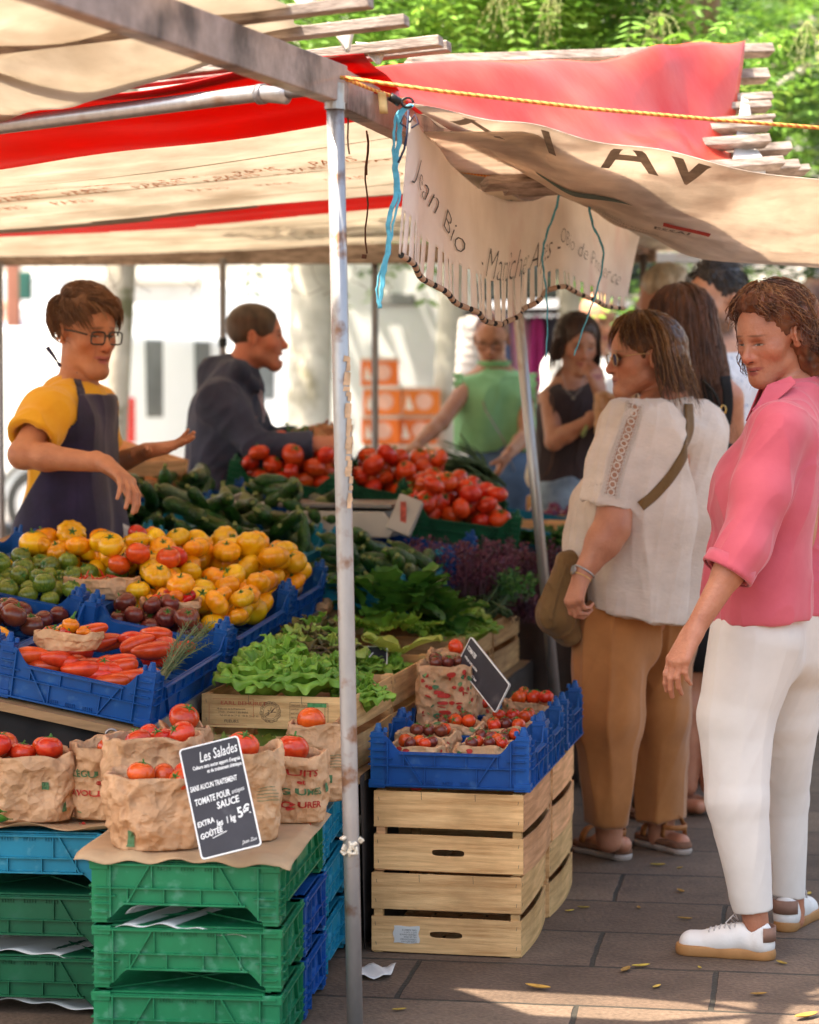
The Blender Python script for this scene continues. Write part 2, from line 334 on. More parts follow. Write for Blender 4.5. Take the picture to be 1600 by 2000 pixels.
m = MB(); m.tube([P(560, 187, 5.27), P(505, 182, 5.32), P(0, 246, 5.56), P(-300, 284, 5.7)], .0185, 18); wbuild(m, 'cross_pipe', galv, fr, smooth=True)
m = MB(); m.tube([P(517, 183, 5.31), P(505, 184, 5.32)], .0225, 14); m.tube([P(520, 183, 5.31), P(640, 172, 5.21)], .0145, 14); wbuild(m, 'pipe_joint', steel_grey, fr, smooth=True)
# roof slats sticking out at the right end of the near roof
near_slats = [(640, 20, 4.75), (795, 45, 5.02), (878, 88, 5.36), (760, 62, 5.2)]
for i, (x, y, Y) in enumerate([(725, 4, 4.72), (795, 40, 5.0), (862, 80, 5.26), (878, 90, 5.42)]):
    a = P(x, y, Y); m = MB(); m.beam(a, a+LX*3.4+V((0, 0, -.28)), .05, .022); wbuild(m, 'roof_slat', wood_grey, fr, bevel=.002)
# near canvas with sags between slats
cream = M('cream_canvas', (.60, .54, .46), .8, .07, 4, .004, 9, transl=.52, col2=(.72, .66, .58), dirt=((.40, .32, .24), 2.2, .54, .9), stretch=(1, 1, 1))
redc = M('red_canvas', (.56, .006, .010), .5, .08, 4, .002, 9, transl=.45)
slot = M('grey_seam', (.30, .27, .23), .8, .2, 10, transl=.2)
def near_fn(u, v):
    s = -.62+u*3.6; t = -1.60+v*(.88+.27*min(1, max(0, (s+.12)/.3)))
    z = 2.19-.08*(s+.6)-.09*max(0, v-.75)**1.2*5*min(1, max(0, (s+.5)*3))-.018*abs(math.sin((v*3.6+.3)*math.pi))-.012*math.sin(s*5+v*3)-.006*math.sin(s*17+v*9+math.sin(s*5))
    if u < .03: s -= .03*math.sin(v*12)
    return S(s, t, z)
m = MB(); m.grid(near_fn, 90, 40)
# ragged flaps folded over the slat ends
o = m.build('canvas_awning', cream, smooth=True, solid=.002); tag(o, 'cream canvas awning over the near roof slats at the top left', 'awning')
for k, (x, y, Y, w_, h_) in enumerate(((590, -6, 4.85, .075, .035), (668, 62, 5.08, .06, .045), (728, 100, 5.3, .075, .03))):
    m = MB(); p = P(x, y, Y); p2 = p+V((w_, .02, .015)); 
    def ff(u, v, p=p, w_=w_, h_=h_): return p+V((w_*(u-.5)*(1-v*.9)+.012*v, .02*u-.03*v+.006*math.sin(u*6), -h_*v+.02*(1-v)))
    m.grid(ff, 8, 8); child_world(m.build('loose_flap', M('white_canvas', (.78, .74, .68), .8, .04, transl=.45), smooth=True, solid=.0015), o); bpy.data.objects[-1] if False else None
    list(o.children)
for q in [x for x in bpy.data.objects if x.name.startswith('loose_flap')]: q.parent = o
# striped canvas: bands by depth t
bands = [(-.62, .10, 1, ), (.10, 2.05, 0), (2.05, 2.45, 1), (2.45, 5.1, 0)]
def main_fn(u, v):
    t = -.50+v*5.6; s = -.66+u*(3.1+.5*v)
    z = roofz(s, t)-.03*abs(math.sin(v*math.pi*3.0))-.006*math.sin(s*3.1+t*2)-.004*math.sin(t*22+math.sin(s*2)*2)-.02*math.sin(max(0, min(1, u))*math.pi)
    if t < .6: z += .01*math.sin(s*9)*(.6-t)+.05*max(0, -.1-t)
    return S(s, t, z)
def band(u, v):
    t = -.50+v*5.6+.06*math.sin(u*7)
    return 1 if (t < .22 or 2.22 < t < 2.78) else (2 if 2.12 < t < 2.22 else 0)
m = MB(); m.grid(main_fn, 70, 150, mfn=band)
cnv = tag(m.build('striped_awning', [cream, redc, slot], smooth=True, solid=.002), 'cream canvas awning with red bands and small printed lettering over the left stall', 'awning')
m = MB()
for t_ in (.55, .98, 1.35, 1.75, 3.3, 3.9, 4.5):
    m.grid(lambda u, v: main_fn(u, (t_+.5+v*.012+.02*math.sin(u*5))/5.6)+V((0, 0, -.004)), 60, 1)
m.build('seam', M('canvas_seam', (.42, .36, .28), .8, .2, 20, transl=.3), cnv)
orange_ink = M('orange_print', (.62, .24, .12), .8, .1, transl=.25)
def cpt(x, y):   # x to the right along -LX, y towards viewer
    s = 2.2-x; t = .70-y*2.5; v = (t+.5)/5.6; u = (s+.66)/(3.1+.5*v)
    p = main_fn(u, v); return V((p.x, p.y, p.z-.004))
m = MB()
for r_ in range(4):
    for c_ in range(9):
        if (c_*3+r_*5) % 7 == 0 and r_ != 1: continue
        add_text(m, 'PARIS', cpt, .052, off=(1.05+c_*.22+(r_ % 2)*.10, -.10-r_*.085))
add_text(m, 'PARIS', cpt, .17, off=(.18, -.40), bold=.003); add_text(m, 'VILLE DE', cpt, .06, off=(.50, -.16)); add_text(m, 'PARIS', cpt, .06, off=(.86, -.35)); add_text(m, 'PARIS', cpt, .06, off=(.95, -.12))
for k in range(2):
    for cx, cy_, rr in ((.76, -.22, .13), (1.0, -.22, .05), (1.05, -.4, .05), (.92, -.45, .04)):
        n = 18; vs = []
        for i in range(n):
            a = math.pi+i/(n-1)*math.pi*(.95 if k == 0 else .8); r0 = rr*(1 if k == 0 else .62)
            for rad in (r0, r0*.86): vs.append(cpt(cx+rad*math.cos(a)*1.3, cy_+rad*math.sin(a)*.7))
        m.add(vs, [(2*i, 2*i+1, 2*i+3, 2*i+2) for i in range(n-1)])
o = m.build('print', orange_ink, cnv)
# cords hanging under the roof
brown_cord = M('brown_cord', (.10, .05, .035), .8, .2, 60)
def cord(pts, r, mat, name, label, cat, wob=.0, n=6):
    m = MB(); m.tube(pts, r, n); return tag(m.build(name, mat, smooth=True), label, cat)
c1 = [P(716+3*math.sin(i*1.3), 255+i*24, 5.9) for i in range(11)]; cord(c1, .0022, brown_cord, 'cord', 'long brown cord hanging from the beam beside the front pole', 'cord')
m = MB(); m.tube([P(712, 497, 5.9), P(711, 505, 5.9)], .006, 6); o2 = m.build('knot', brown_cord, [x for x in bpy.data.objects if x.name == 'cord'][0])
cord([P(718+2*math.sin(i*1.1), 262+i*16, 5.92) for i in range(6)], .0022, brown_cord, 'cord', 'short brown cord hanging beside the long one from the beam', 'cord')
cord([P(676+i*1.2+2*math.sin(i), 205+i*16, 5.4) for i in range(7)], .002, brown_cord, 'cord', 'short dark cord hanging just right of the front pole top', 'cord')
m = MB()
for k in range(16):
    x = 60+k*46+random.uniform(-12, 12); p = P(x, 532 if x > 390 else 525, 11.15)
    pts = [p+V((0, 0, .03))]+[p+V((random.uniform(-.03, .03)*j, 0, -.035*j)) for j in range(1, 4)]
    m.tube(pts, .0016, 4)
tag(m.build('frayed_ties', brown_cord), 'row of frayed dark ties along the back beam of the left stall', 'ties')
# ------------------------------------------------------------------ red roof tarpaulin at right with its slats
glossy_red = M('glossy_red_vinyl', (.68, .022, .010), .36, .06, 1.6, .006, 5, col2=(.80, .13, .085), coat=.15, transl=.25, spec=.3, dirt=((.70, .16, .14), 2.2, .62, .95))
RT = [P(672, 140, 5.5), P(1452, 98, 7.6), P(1424, 352, 6.9), P(800, 212, 5.45)]
def red_fn(u, v):
    a = RT[0].lerp(RT[1], u); b = RT[3].lerp(RT[2], u); p = a.lerp(b, v)
    n = V((.1, -.55, .8)); k = .03*math.sin(v*math.pi*2.0+u*1.2)*u+.014*math.sin(u*9-v*5)+.010*math.sin(u*19+v*7)*u+.006*math.sin(u*31-v*13)*u+.03*math.exp(-((u-.72-v*.12)/.03)**2)*.3
    return p+n*k
m = MB(); m.grid(red_fn, 60, 30)
tag(m.build('red_tarpaulin', glossy_red, smooth=True, solid=.002), 'glossy red vinyl tarpaulin stretched over the roof slats at right', 'tarpaulin')
wv = M('white_vinyl', (.75, .74, .72), .4, .04, transl=.35)
m = MB()
def wf(u, v):
    a = P(1450, 182, 7.35).lerp(P(1424, 360, 6.88), v); b = P(1456, 186, 7.4).lerp(P(1496, 350, 6.95), v)
    return a.lerp(b, u)+V((0, -.004, .02*math.sin(v*9)*u))
m.grid(wf, 6, 14); tag(m.build('white_tarpaulin', wv, smooth=True, solid=.002), 'white vinyl edge hanging beside the red tarpaulin at the slat ends', 'tarpaulin')
sr = empty('slatted_roof', P(1480, 200, 7.3), 0, 'weathered grey roof slats sticking out from under the red tarpaulin', 'roof slats')
for (x, y, Y, th) in ((1505, 98, 7.75, .03), (1496, 148, 7.55, .034), (1503, 192, 7.4, .024), (1500, 208, 7.36, .022), (1503, 246, 7.2, .02), (1508, 232, 7.24, .012), (1498, 275, 7.1, .026), (1540, 290, 7.2, .026), (1525, 318, 6.98, .026), (1555, 325, 7.1, .028), (1575, 332, 7.2, .02)):
    a = P(x, y, Y); m = MB(); m.beam(a, a-V((1.15, .6, .09))*(1.0 if y < 180 else .75)-V((0, 0, .03)), .045, th, up=(0, .5, 1)); wbuild(m, 'slat', wood_grey, sr, bevel=.002)
# ------------------------------------------------------------------ canvas flap over the aisle seen from below
NE = [P(806, 203, 5.42), P(1000, 240, 5.55), P(1250, 290, 5.75), P(1600, 352, 6.0), P(2100, 420, 6.4)]
FE = [P(828, 222, 5.50), P(1108, 384, 7.1), P(1240, 452, 7.25), P(1450, 513, 7.1), P(2100, 545, 6.9)]
def catm(pts, u):
    n = len(pts)-1; x = min(u*n, n-1e-6); i = int(x); f = x-i
    p0 = pts[max(i-1, 0)]; p1 = pts[i]; p2 = pts[i+1]; p3 = pts[min(i+2, n)]
    return .5*((2*p1)+(p2-p0)*f+(2*p0-5*p1+4*p2-p3)*f*f+(3*p1-p0-3*p2+p3)*f**3)
def flap_fn(u, v):
    a = catm(NE, u); b = catm(FE, u); p = a.lerp(b, v)
    k = math.sin(math.pi*v)*min(1, u*3)
    return p+V((0, 0, -.045*k+.006*math.sin(u*26+v*6)*min(1, u*4)+.004*math.sin(v*25+u*5)*u))
tan_c = M('tan_canvas', (.60, .51, .43), .75, .16, 3, .0045, 8, transl=.48, col2=(.76, .67, .58), dirt=((.32, .22, .17), 3.2, .54, .85), wave=(6, 6, 'X'))
m = MB(); m.grid(flap_fn, 110, 40)
flap = tag(m.build('canvas_flap', tan_c, smooth=True, solid=.003), 'stained tan canvas flap with dark lettering sagging over the aisle at right', 'awning')
ink = M('faded_black_ink', (.24, .20, .165), .8, .45, 9, transl=.3); green_ink = M('faded_green_ink', (.10, .15, .13), .8, .2, 12, transl=.1); red_ink = M('faded_red_ink', (.5, .06, .05), .8, .2, 12, transl=.1)
def fp(x, y, off=.0045):
    p = flap_fn(x, y); return V((p.x, p.y-.001, p.z-off))
m = MB()
add_text(m, 'X  I  AV', lambda x, y: fp(.10+x, max(.012, .15-y)), .36, sx=.44, maxlen=.03, bold=.002)
for k in range(3):
    add_text(m, ('s d u r u  a p  p a  n t u r i . s a v i o n t r a n d . c o n t. a r t i p e s.', 'd r a n e s u p o i a n t a . r i o n t s a n c. o p t i m a l e s t.', 'a p r i l u s t o n a . e t i d e r i o s t a n t o.')[k], lambda x, y: fp(.28+x, .80-.055*k-y), .055, sx=.19, maxlen=.02)
add_text(m, 'ESSAI', lambda x, y: fp(.54+x, .62-y), .075, sx=.5, maxlen=.02, bold=.0015)
m.build('lettering', ink, flap)
m = MB(); m.grid(lambda u, v: fp(.24+u*.36, .44+v*.085*math.sin(math.pi*min(1, u*1.3+.1))+.03*u-.03*math.sin(u*3.1)), 30, 2); m.build('green_stripe', green_ink, flap)
m = MB(); m.grid(lambda u, v: fp(.56+u*.1, .50+v*.04+u*.03), 12, 2); m.build('red_mark', red_ink, flap)
m = MB()
for u in (.06, .13, .19):
    p = fp(u, .93, .006); m.tube([p, p+V((0, 0, -.001))], .009, 12)
m.build('eyelet', ink, flap)
# sunlit white canvas showing beyond the flap
m = MB()
m.grid(lambda u, v: P(1095+u*380, 372+u*110-math.sin(u*math.pi)*6+v*(14+34*math.sin(u*3.1)), 7.9+u*.2+v*.1), 20, 4)
tag(m.build('white_tarpaulin', wv, smooth=True, solid=.002), 'narrow sunlit white tarpaulin behind the edge of the tan flap', 'tarpaulin')
# ------------------------------------------------------------------ ropes and blue twine
def rope_mat():
    m = bpy.data.materials.new('braided_rope'); m.use_nodes = True; nt = m.node_tree; N = nt.nodes; b = N['Principled BSDF']
    tc = N.new('ShaderNodeTexCoord'); w_ = N.new('ShaderNodeTexWave'); w_.inputs['Scale'].default_value = 34; w_.bands_direction = 'DIAGONAL'; w_.inputs['Distortion'].default_value = 2
    r = N.new('ShaderNodeValToRGB'); r.color_ramp.elements[0].color = (.75, .42, .08, 1); r.color_ramp.elements[1].color = (.07, .05, .03, 1); e = r.color_ramp.elements.new(.5); e.color = (.62, .14, .03, 1); r.color_ramp.interpolation = 'CONSTANT'
    nt.links.new(tc.outputs['Object'], w_.inputs[0]); nt.links.new(w_.outputs[0], r.inputs[0]); nt.links.new(r.outputs[0], b.inputs['Base Color']); b.inputs['Roughness'].default_value = .7; return m
ropem = rope_mat()
cord([P(660, 150, 5.2), P(860, 178, 5.2), P(1150, 212, 5.25), P(1400, 234, 5.3), P(1760, 262, 5.35)], .0042, ropem, 'rope', 'yellow and orange braided rope crossing in front of the red tarpaulin', 'rope', n=8)
cord([P(655, 146, 5.2), P(720, 172, 5.3), P(790, 196, 5.4)], .0042, ropem, 'rope', 'short braided rope tied from the pole top to the flap corner', 'rope', n=8)
cord([P(900, 334, 6.6), P(960, 345, 6.7), P(1022, 352, 6.8)], .0042, ropem, 'rope', 'orange braided rope behind the script banner', 'rope', n=8)
blue_tw = M('blue_twine', (.10, .42, .58), .8, .25, 60)
def twine(px, Y, name_label, strands=1, r=.0028):
    m = MB()
    for k in range(strands):
        o_ = [(random.uniform(-1, 1)) for _ in range(3)]
        pts = [P(x+(k-strands/2)*3.2*math.sin(i*1.1+k)+2*o_[0]*math.sin(i*.9+k*2), y, Y) for i, (x, y) in enumerate(px)]
        pts = [catm(pts, j/(4*len(pts))) for j in range(4*len(pts)+1)]
        m.tube([p+V((.0012*math.sin(j*2.1), 0, 0)) for j, p in enumerate(pts)], [r*(1-.5*j/len(pts))*(.8+.4*abs(math.sin(j*1.3+k))) for j in range(len(pts))], 6)
    return tag(m.build('twine', blue_tw, smooth=True), name_label, 'twine')
twine([(808, 205), (785, 222), (778, 270), (768, 320), (772, 375), (762, 430), (764, 480), (752, 530), (742, 570), (737, 602)], 5.38, 'thick bunch of frayed blue twine hanging from the flap corner', 6, .0034)
twine([(1094, 372), (1088, 410), (1070, 460), (1060, 505), (1064, 560), (1067, 625), (1066, 700)], 6.95, 'thin blue twine hanging left of the second banner section', 1, .0036)
twine([(1150, 398), (1160, 440), (1180, 490), (1168, 560), (1142, 630), (1120, 695)], 6.9, 'thin blue twine hanging right, above the woman in the dark vest', 1, .0036)
m = MB(); c = P(796, 200, 5.38)
m.tube([c+V((.013*math.cos(a), .004*math.sin(a), .011*math.sin(a))) for a in [k*math.pi/8 for k in range(15)]], .003, 8)
m.tube([P(762, 188, 5.36), P(780, 200, 5.37)], .0095, 12)
tag(m.build('hook_clip', black_pl, smooth=True), 'black hook and eye at the corner of the tan flap', 'hook')
m = MB(); m.grid(lambda u, v: P(738+u*16+4*v, 180+v*42, 5.3)+V((0, .006*math.sin(v*6), 0)), 3, 8)
tag(m.build('masking_tape', M('yellow_tape', (.66, .48, .22), .7, .15, 20, transl=.2), smooth=True, solid=.0006), 'strip of yellowed masking tape hanging from the beam', 'tape')
m = MB(); p = P(800, 250, 5.36)
m.tube([P(798, 215, 5.36), P(795, 262, 5.36), P(790, 290, 5.36), P(778, 318, 5.36)], .0028, 6)
for sg in (-1, 1): m.tube([p+V((.0, 0, .012)), p+V((.012*sg, 0, .03)), p+V((.02*sg, 0, .01)), p+V((.004*sg, 0, .0))], .0022, 6)
tag(m.build('ribbon', M('navy_ribbon', (.02, .03, .07), .7), smooth=True), 'dark navy ribbon tied in a bow beside the blue twine', 'ribbon')
# ------------------------------------------------------------------ scripted banner
ban = M('banner_cloth', (.84, .80, .76), .7, .04, 5, .002, 9, transl=.58, col2=(.90, .87, .84), dirt=((.74, .52, .48), 2.6, .60, .9))
TOPP = [P(800, 226, 5.42), P(845, 275, 5.75), P(905, 345, 6.2), P(975, 388, 6.7), P(1040, 392, 7.0), P(1092, 378, 7.15), P(1165, 415, 7.6), P(1250, 462, 8.1)]
BOTP = [P(785, 492, 5.42), P(840, 545, 5.75), P(905, 600, 6.2), P(975, 634, 6.7), P(1040, 598, 7.0), P(1092, 560, 7.15), P(1165, 592, 7.6), P(1228, 604, 8.1)]
def ban_fn(u, v):
    a = catm(TOPP, u); b = catm(BOTP, u); p = a.lerp(b, v)
    f = .018*math.sin(u*58+math.sin(v*2+u*9)*1.2)*(.3+v)+.03*math.sin(u*14)*v
    return p+V((-.5, .86, 0))*f*.6
m = MB(); nu, nv = 220, 36
b0 = len(m.v); m.v += [tuple(ban_fn(i/nu, j/nv)) for j in range(nv+1) for i in range(nu+1)]
for j in range(nv):
    for i in range(nu):
        u = i/nu; v = j/nv; q = j*(nu+1)+i
        ph = (u*40) % 1
        if v > (.66 if u < .6 else .80)+.05*math.sin(u*9) and ph > .58: continue
        m.f.append((q, q+1, q+nu+2, q+nu+1)); m.m.append(0)
banner = tag(m.build('banner', ban, smooth=True, solid=.0015), 'translucent white banner with black script and cut strips hanging along the stall beam', 'banner')
def bp(x, y): p = ban_fn(x, y); return p+V((.95, -.3, 0))*.005
m = MB()
add_text(m, 'Jean Bio', lambda x, y: bp(.045+x*.9, .40-y*1.0+x*.9), .30, shear=.55, sx=.26, maxlen=.03, bold=-.005)
add_text(m, '- Maraîcher Alpes -', lambda x, y: bp(.335+x, .66-y), .36, shear=.6, sx=.13, maxlen=.02, bold=-.0065)
add_text(m, 'OBio de Provence', lambda x, y: bp(.70+x, .52-y+x*.9), .26, shear=.5, sx=.12, maxlen=.02, bold=-.0055)
m.build('script', M('script_ink', (.05, .05, .05), .6), banner)
tubem = M('cardboard_tube', (.45, .30, .21), .7, .15, 20)
for k in range(1, 39):
    if 13 < k < 0: continue
    u = (k+.29)/40; u2 = (k+.0)/40
    a = ban_fn(u2, 1.0); b = ban_fn(min(.999, (k+.56)/40), 1.0)
    d = (b-a).normalized(); m = MB(); m.tube([a-d*.004, b+d*.004], .0078, 10, cap=False); m.tube([a-d*.003, a+d*.004], .0072, 10, mi=1)
    m.tube([b+d*.003, b-d*.004], .0072, 10, mi=1)
    m.build('weight_tube', [tubem, black_pl], banner, smooth=False)
from mathutils import noise as mn
# ------------------------------------------------------------------ plastic crates
def plastic_crate(w, d, hw, hp, mat, name='plastic_crate', cut=.075, pins=True):
    """origin: centre of the base. parts: four walls, four corner posts, base"""
    root = empty(name)
    def wall(L_, along_x, off):
        m = MB(); th = .0035
        def put(x, y, z):      # x along wall, y outward
            return V((x, off+y*(1 if off > 0 else -1), z)) if along_x else V((off+y*(1 if off > 0 else -1), x, z))
        h = L_/2-.004
        n = 8; prof = [(-h, .006), (h, .006), (h, hp-.012), (h-cut*.42, hp-.012)]
        for i in range(n+1):
            f = i/n; prof.append((h-cut*.42-cut*.55*f, hp-.012-(hp-.012-hw)*(.5-.5*math.cos(math.pi*f))**.8))
        prof += [(-x, z) for x, z in reversed(prof[3:])]+[(-h, hp-.012)]
        N = len(prof)
        vs = [put(x, 0, z) for x, z in prof]+[put(x, th, z) for x, z in prof]
        m.add(vs, [tuple(range(N)), tuple(range(N, 2*N))]+[(i, (i+1) % N, N+(i+1) % N, N+i) for i in range(N)])
        def rib(x0, z0, x1, z1, t=.003, o=.0105):
            a = V((x0, 0, z0)); b = V((x1, 0, z1)); dd = (b-a).normalized(); pr = V((-dd.z, 0, dd.x))*t/2
            vs = [put(q.x, y, q.z) for q in (a-pr, a+pr, b+pr, b-pr) for y in (th-.001, o)]
            m.add(vs, [(0, 2, 4, 6), (1, 3, 5, 7), (0, 1, 3, 2), (2, 3, 5, 4), (4, 5, 7, 6), (6, 7, 1, 0)])
        hi = hw-.004; rib(-h+cut*.9, hi, h-cut*.9, hi, .004, .014)
        rib(-h, .010, h, .010, .004, .012); rib(-h, hw*.58+.004, h, hw*.58+.004, .0025, .012)
        for sg in (-1, 1):
            for q in range(1, 4): rib(sg*h, hw*.58+.004+q*(hp-.02-hw*.58)/3.6, sg*(h-cut*(.8-.13*q)), hw*.58+.004+q*(hp-.02-hw*.58)/3.6, .0025, .011)
            rib(sg*(h-cut*.5), .01, sg*(h-cut*.5), hp-.016, .003, .0125)
            rib(sg*(h-cut*1.7), .012, sg*(h-cut*1.02), hw-.005, .003, .0115)
        nv = int(L_/.075)
        for i in range(1, nv): rib(-h+L_*i/nv, hw*.58+.005, -h+L_*i/nv, hi-.002, .0025, .0105)
        for i in range(1, 3): rib(-h+L_*i/3, .012, -h+L_*i/3, hw*.58+.002, .0025, .010)
        for i in range(24):
            x = -h+cut*1.8+(L_-3.6*cut)*(i/23)
            if i % 8 < 5: rib(x, .012, x, .022, .0015, .007)
        m.build('wall', mat, root)
    wall(w, True, -d/2); wall(w, True, d/2); wall(d, False, -w/2); wall(d, False, w/2)
    for sx in (-1, 1):
        for sy in (-1, 1):
            m = MB(); x = sx*(w/2-.013); y = sy*(d/2-.013)
            m.box((x, y, hp/2), (.034, .034, hp-.004))
            m.box((x, y, .012), (.042, .042, .02)); m.box((x, y, hp-.012), (.038, .038, .006)); m.box((x, y, hp*.62), (.037, .037, .003))
            if pins:
                m.lathe([(.001, hp+.020), (.0065, hp+.019), (.008, hp+.010), (.0095, hp+.009), (.012, hp-.003), (.001, hp-.003)], 8, c=(x, y, 0))
                m.lathe([(.001, hp+.009), (.0055, hp+.008), (.007, hp-.003)], 8, c=(x-sx*.018, y, 0))
            m.build('corner_post', mat, root, bevel=.002)
    m = MB(); m.box((0, 0, .004), (w-.012, d-.012, .004))
    for i in range(1, 9): m.box((-w/2+w*i/9, 0, .008), (.003, d-.014, .006)); m.box((0, -d/2+d*i/9, .0082), (w-.014, .003, .006))
    for k in (-1, 1): m.beam((-w/2+.02, -k*(d/2-.02), .0012), (w/2-.02, k*(d/2-.02), .0012), .003, .004)
    m.build('base', mat, root)
    return root
def frame_mat(o, ex, ey):
    ex = V(ex).normalized(); ey = V(ey); ey = (ey-ex*ey.dot(ex)).normalized(); ez = ex.cross(ey)
    return Matrix.Translation(o) @ Matrix((ex, ey, ez)).transposed().to_4x4()
PROTO = {}
def place(proto_key, maker, mw, label, cat, group=None):
    if proto_key not in PROTO: o = maker(); PROTO[proto_key] = o
    else: o = copy_tree(PROTO[proto_key])
    o.matrix_world = mw; tag(o, label, cat, group or ''); 
    if not group and 'group' in o: del o['group']
    elif group: o['group'] = group
    return o
def pz(s, t): return .600+.18*s+.085*t      # plane of the sloping display
SX = (S(0, 0, pz(0, 0))-S(1, 0, pz(1, 0))); SY = (S(0, 1, pz(0, 1))-S(0, 0, pz(0, 0)))
def slope_mw(s, t, dz=0., yaw=0.):
    m = frame_mat(S(s, t, pz(s, t)+dz), SX, SY); return m @ Matrix.Rotation(yaw, 4, 'Z')
G1 = 'blue and turquoise produce crates on the sloping display'
mk = {'B60': lambda: plastic_crate(.4, .6, .095, .145, blue_pl), 'B30': lambda: plastic_crate(.4, .3, .095, .145, blue_pl), 'B40': lambda: plastic_crate(.4, .4, .095, .145, blue_pl),
      'T60': lambda: plastic_crate(.4, .6, .09, .135, teal_pl), 'T40': lambda: plastic_crate(.4, .4, .09, .135, teal_pl), 'G40': lambda: plastic_crate(.4, .4, .10, .15, dkgreen_pl), 'G30': lambda: plastic_crate(.4, .3, .10, .15, dkgreen_pl)}
disp = [('B60', .2, .30, 'blue plastic crate of long red tomatoes at the front corner of the sloping display'),
        ('B60', .62, .34, 'blue crate left of the long red tomatoes, half out of the picture'),
        ('B60', .2, .93, 'blue crate of purple and yellow tomatoes right behind the long red tomatoes'),
        ('B60', .62, .96, 'blue crate of striped green tomatoes under the bag of red chillies'),
        ('B40', .2, 1.46, 'blue crate of orange heirloom tomatoes beside the reddish lettuce'),
        ('B60', 1.04, .98, 'blue crate at the left edge of the photo beyond the green tomatoes'),
        ('T60', -.05, 2.0, 'turquoise crate of courgettes nearest the dark leafy greens'),
        ('T60', .37, 2.0, 'turquoise crate in the middle of the courgettes'),
        ('T60', .79, 2.05, 'turquoise crate of courgettes behind the yellow tomatoes'),
        ('B40', .30, 2.55, 'blue crate of courgettes in front of the scale'),
        ('B40', .80, 2.62, 'blue crate behind the courgettes near the hooded man'),
        ('B40', -.08, 2.47, 'blue crate right of the scale beside the dark purple herbs')]
for k, s_, t_, lb in disp: place(k, mk[k], slope_mw(s_, t_, .004), lb, 'crate', G1)
G2 = 'dark green crates of round red tomatoes'
for k, s_, t_, yw, lb in (('G40', .52, 3.18, .12, 'dark green crate of red tomatoes left of the front pole'), ('G40', -.14, 3.06, .35, 'dark green crate of red tomatoes right of the scale'), ('G30', .15, 3.36, .1, 'dark green crate of red tomatoes hidden behind the front pole')):
    place(k, mk[k], slope_mw(s_, t_, .05, yw), lb, 'crate', G2)
place('T40', mk['T40'], slope_mw(-.36, 3.42, .02, .2), 'turquoise crate with a yellow green courgette beyond the round red tomatoes', 'crate')
place('T40', mk['T40'], slope_mw(.3, 3.75, .02, .1), 'turquoise crate behind the red tomatoes at the back', 'crate')
# ------------------------------------------------------------------ low stacks, crates turned upside down
def upside(pos, yaw): return Matrix.Translation(pos) @ Matrix.Rotation(yaw, 4, 'Z') @ Matrix.Rotation(math.pi, 4, 'Y')
mk['LG30'] = lambda: plastic_crate(.4, .3, .098, .140, green_pl, cut=.07, pins=False)
mk['LG60'] = lambda: plastic_crate(.4, .6, .098, .140, green_pl, cut=.07, pins=False)
mk['LT40'] = lambda: plastic_crate(.4, .4, .098, .140, teal_pl, cut=.07, pins=False)
mk['LB30'] = lambda: plastic_crate(.4, .3, .098, .140, blue_pl, cut=.07, pins=False)
mk['LD40'] = lambda: plastic_crate(.4, .4, .098, .140, dkgreen_pl, cut=.07, pins=False)
YW = -math.atan2(.11, 1)
ax2 = V((math.sin(-YW), math.cos(YW), 0)); rx2 = V((ax2.y, -ax2.x, 0))
fr_c = V((-.281, 5.12, 0))      # front right corner of the green stack
def low(u, v, z): return fr_c - rx2*u + ax2*v + V((0, 0, z))
HP = .1435
G3 = 'upturned plastic crates stacked under the paper bags'
for i in range(2): place('LG30', mk['LG30'], upside(low(.2, .155+.004*i, HP*(i+1)), YW+.008*i), ['bright green crate on the ground at the bottom of the front green stack', 'bright green crate in the middle of the front green stack'][i], 'crate', G3)
place('LG60', mk['LG60'], upside(low(.2, .30, HP*3), YW-.006), 'bright green crate on top of the front stack under the Les Salades board', 'crate', G3)
for i in range(2): place('LB30', mk['LB30'], upside(low(.195, .475, HP*(i+1)), YW), ['lower blue crate squeezed between the green and turquoise stacks', 'upper blue crate squeezed between the green and turquoise stacks'][i], 'crate', G3)
for i in range(3): place('LT40', mk['LT40'], upside(low(.205, .855, HP*(i+1)), YW+.01*i), ['turquoise crate at the bottom of the stack behind the front pole', 'middle turquoise crate of the stack behind the front pole', 'top turquoise crate of the stack behind the front pole'][i], 'crate', G3)
for i in range(3):
    key = 'LD40' if i < 2 else 'LT40'
    place(key, mk[key], upside(low(.635, .52, HP*(i+1)-.004), YW), ['dark green crate at the bottom left corner of the photo', 'dark green crate under the turquoise one at the left edge', 'turquoise crate under the paper bags at the left edge'][i], 'crate', G3)
def sheet(name, fn, nu, nv, mat, label, cat, solid=.0008):
    m = MB(); m.grid(fn, nu, nv); return tag(m.build(name, mat, smooth=True, solid=solid), label, cat)
papk = M('kraft_liner_paper', (.50, .33, .19), .75, .12, 9, .002, 30, transl=.1)
def liner(u, v):
    p = low(.44-u*.47, -.02+v*.62, HP*3+.0065)
    e = max(0, abs(v-.5)*2-.93)*8; e2 = max(0, abs(u-.5)*2-.93)*8
    drop = (.016*(max(0, .04-v)/.04)+(.02*max(0, u-.95)/.05)); 
    return p+V((0, -.006*math.sin(u*17) if v < .05 else 0, .005*math.sin(u*9+v*4)*math.sin(v*8+1)*.6+.004*math.sin(u*31)*(v < .08)-drop*abs(math.sin(u*5+.6))+.003))
sheet('liner_paper', liner, 60, 40, papk, 'brown kraft paper sheet lying under the bags on the front green crate', 'paper')
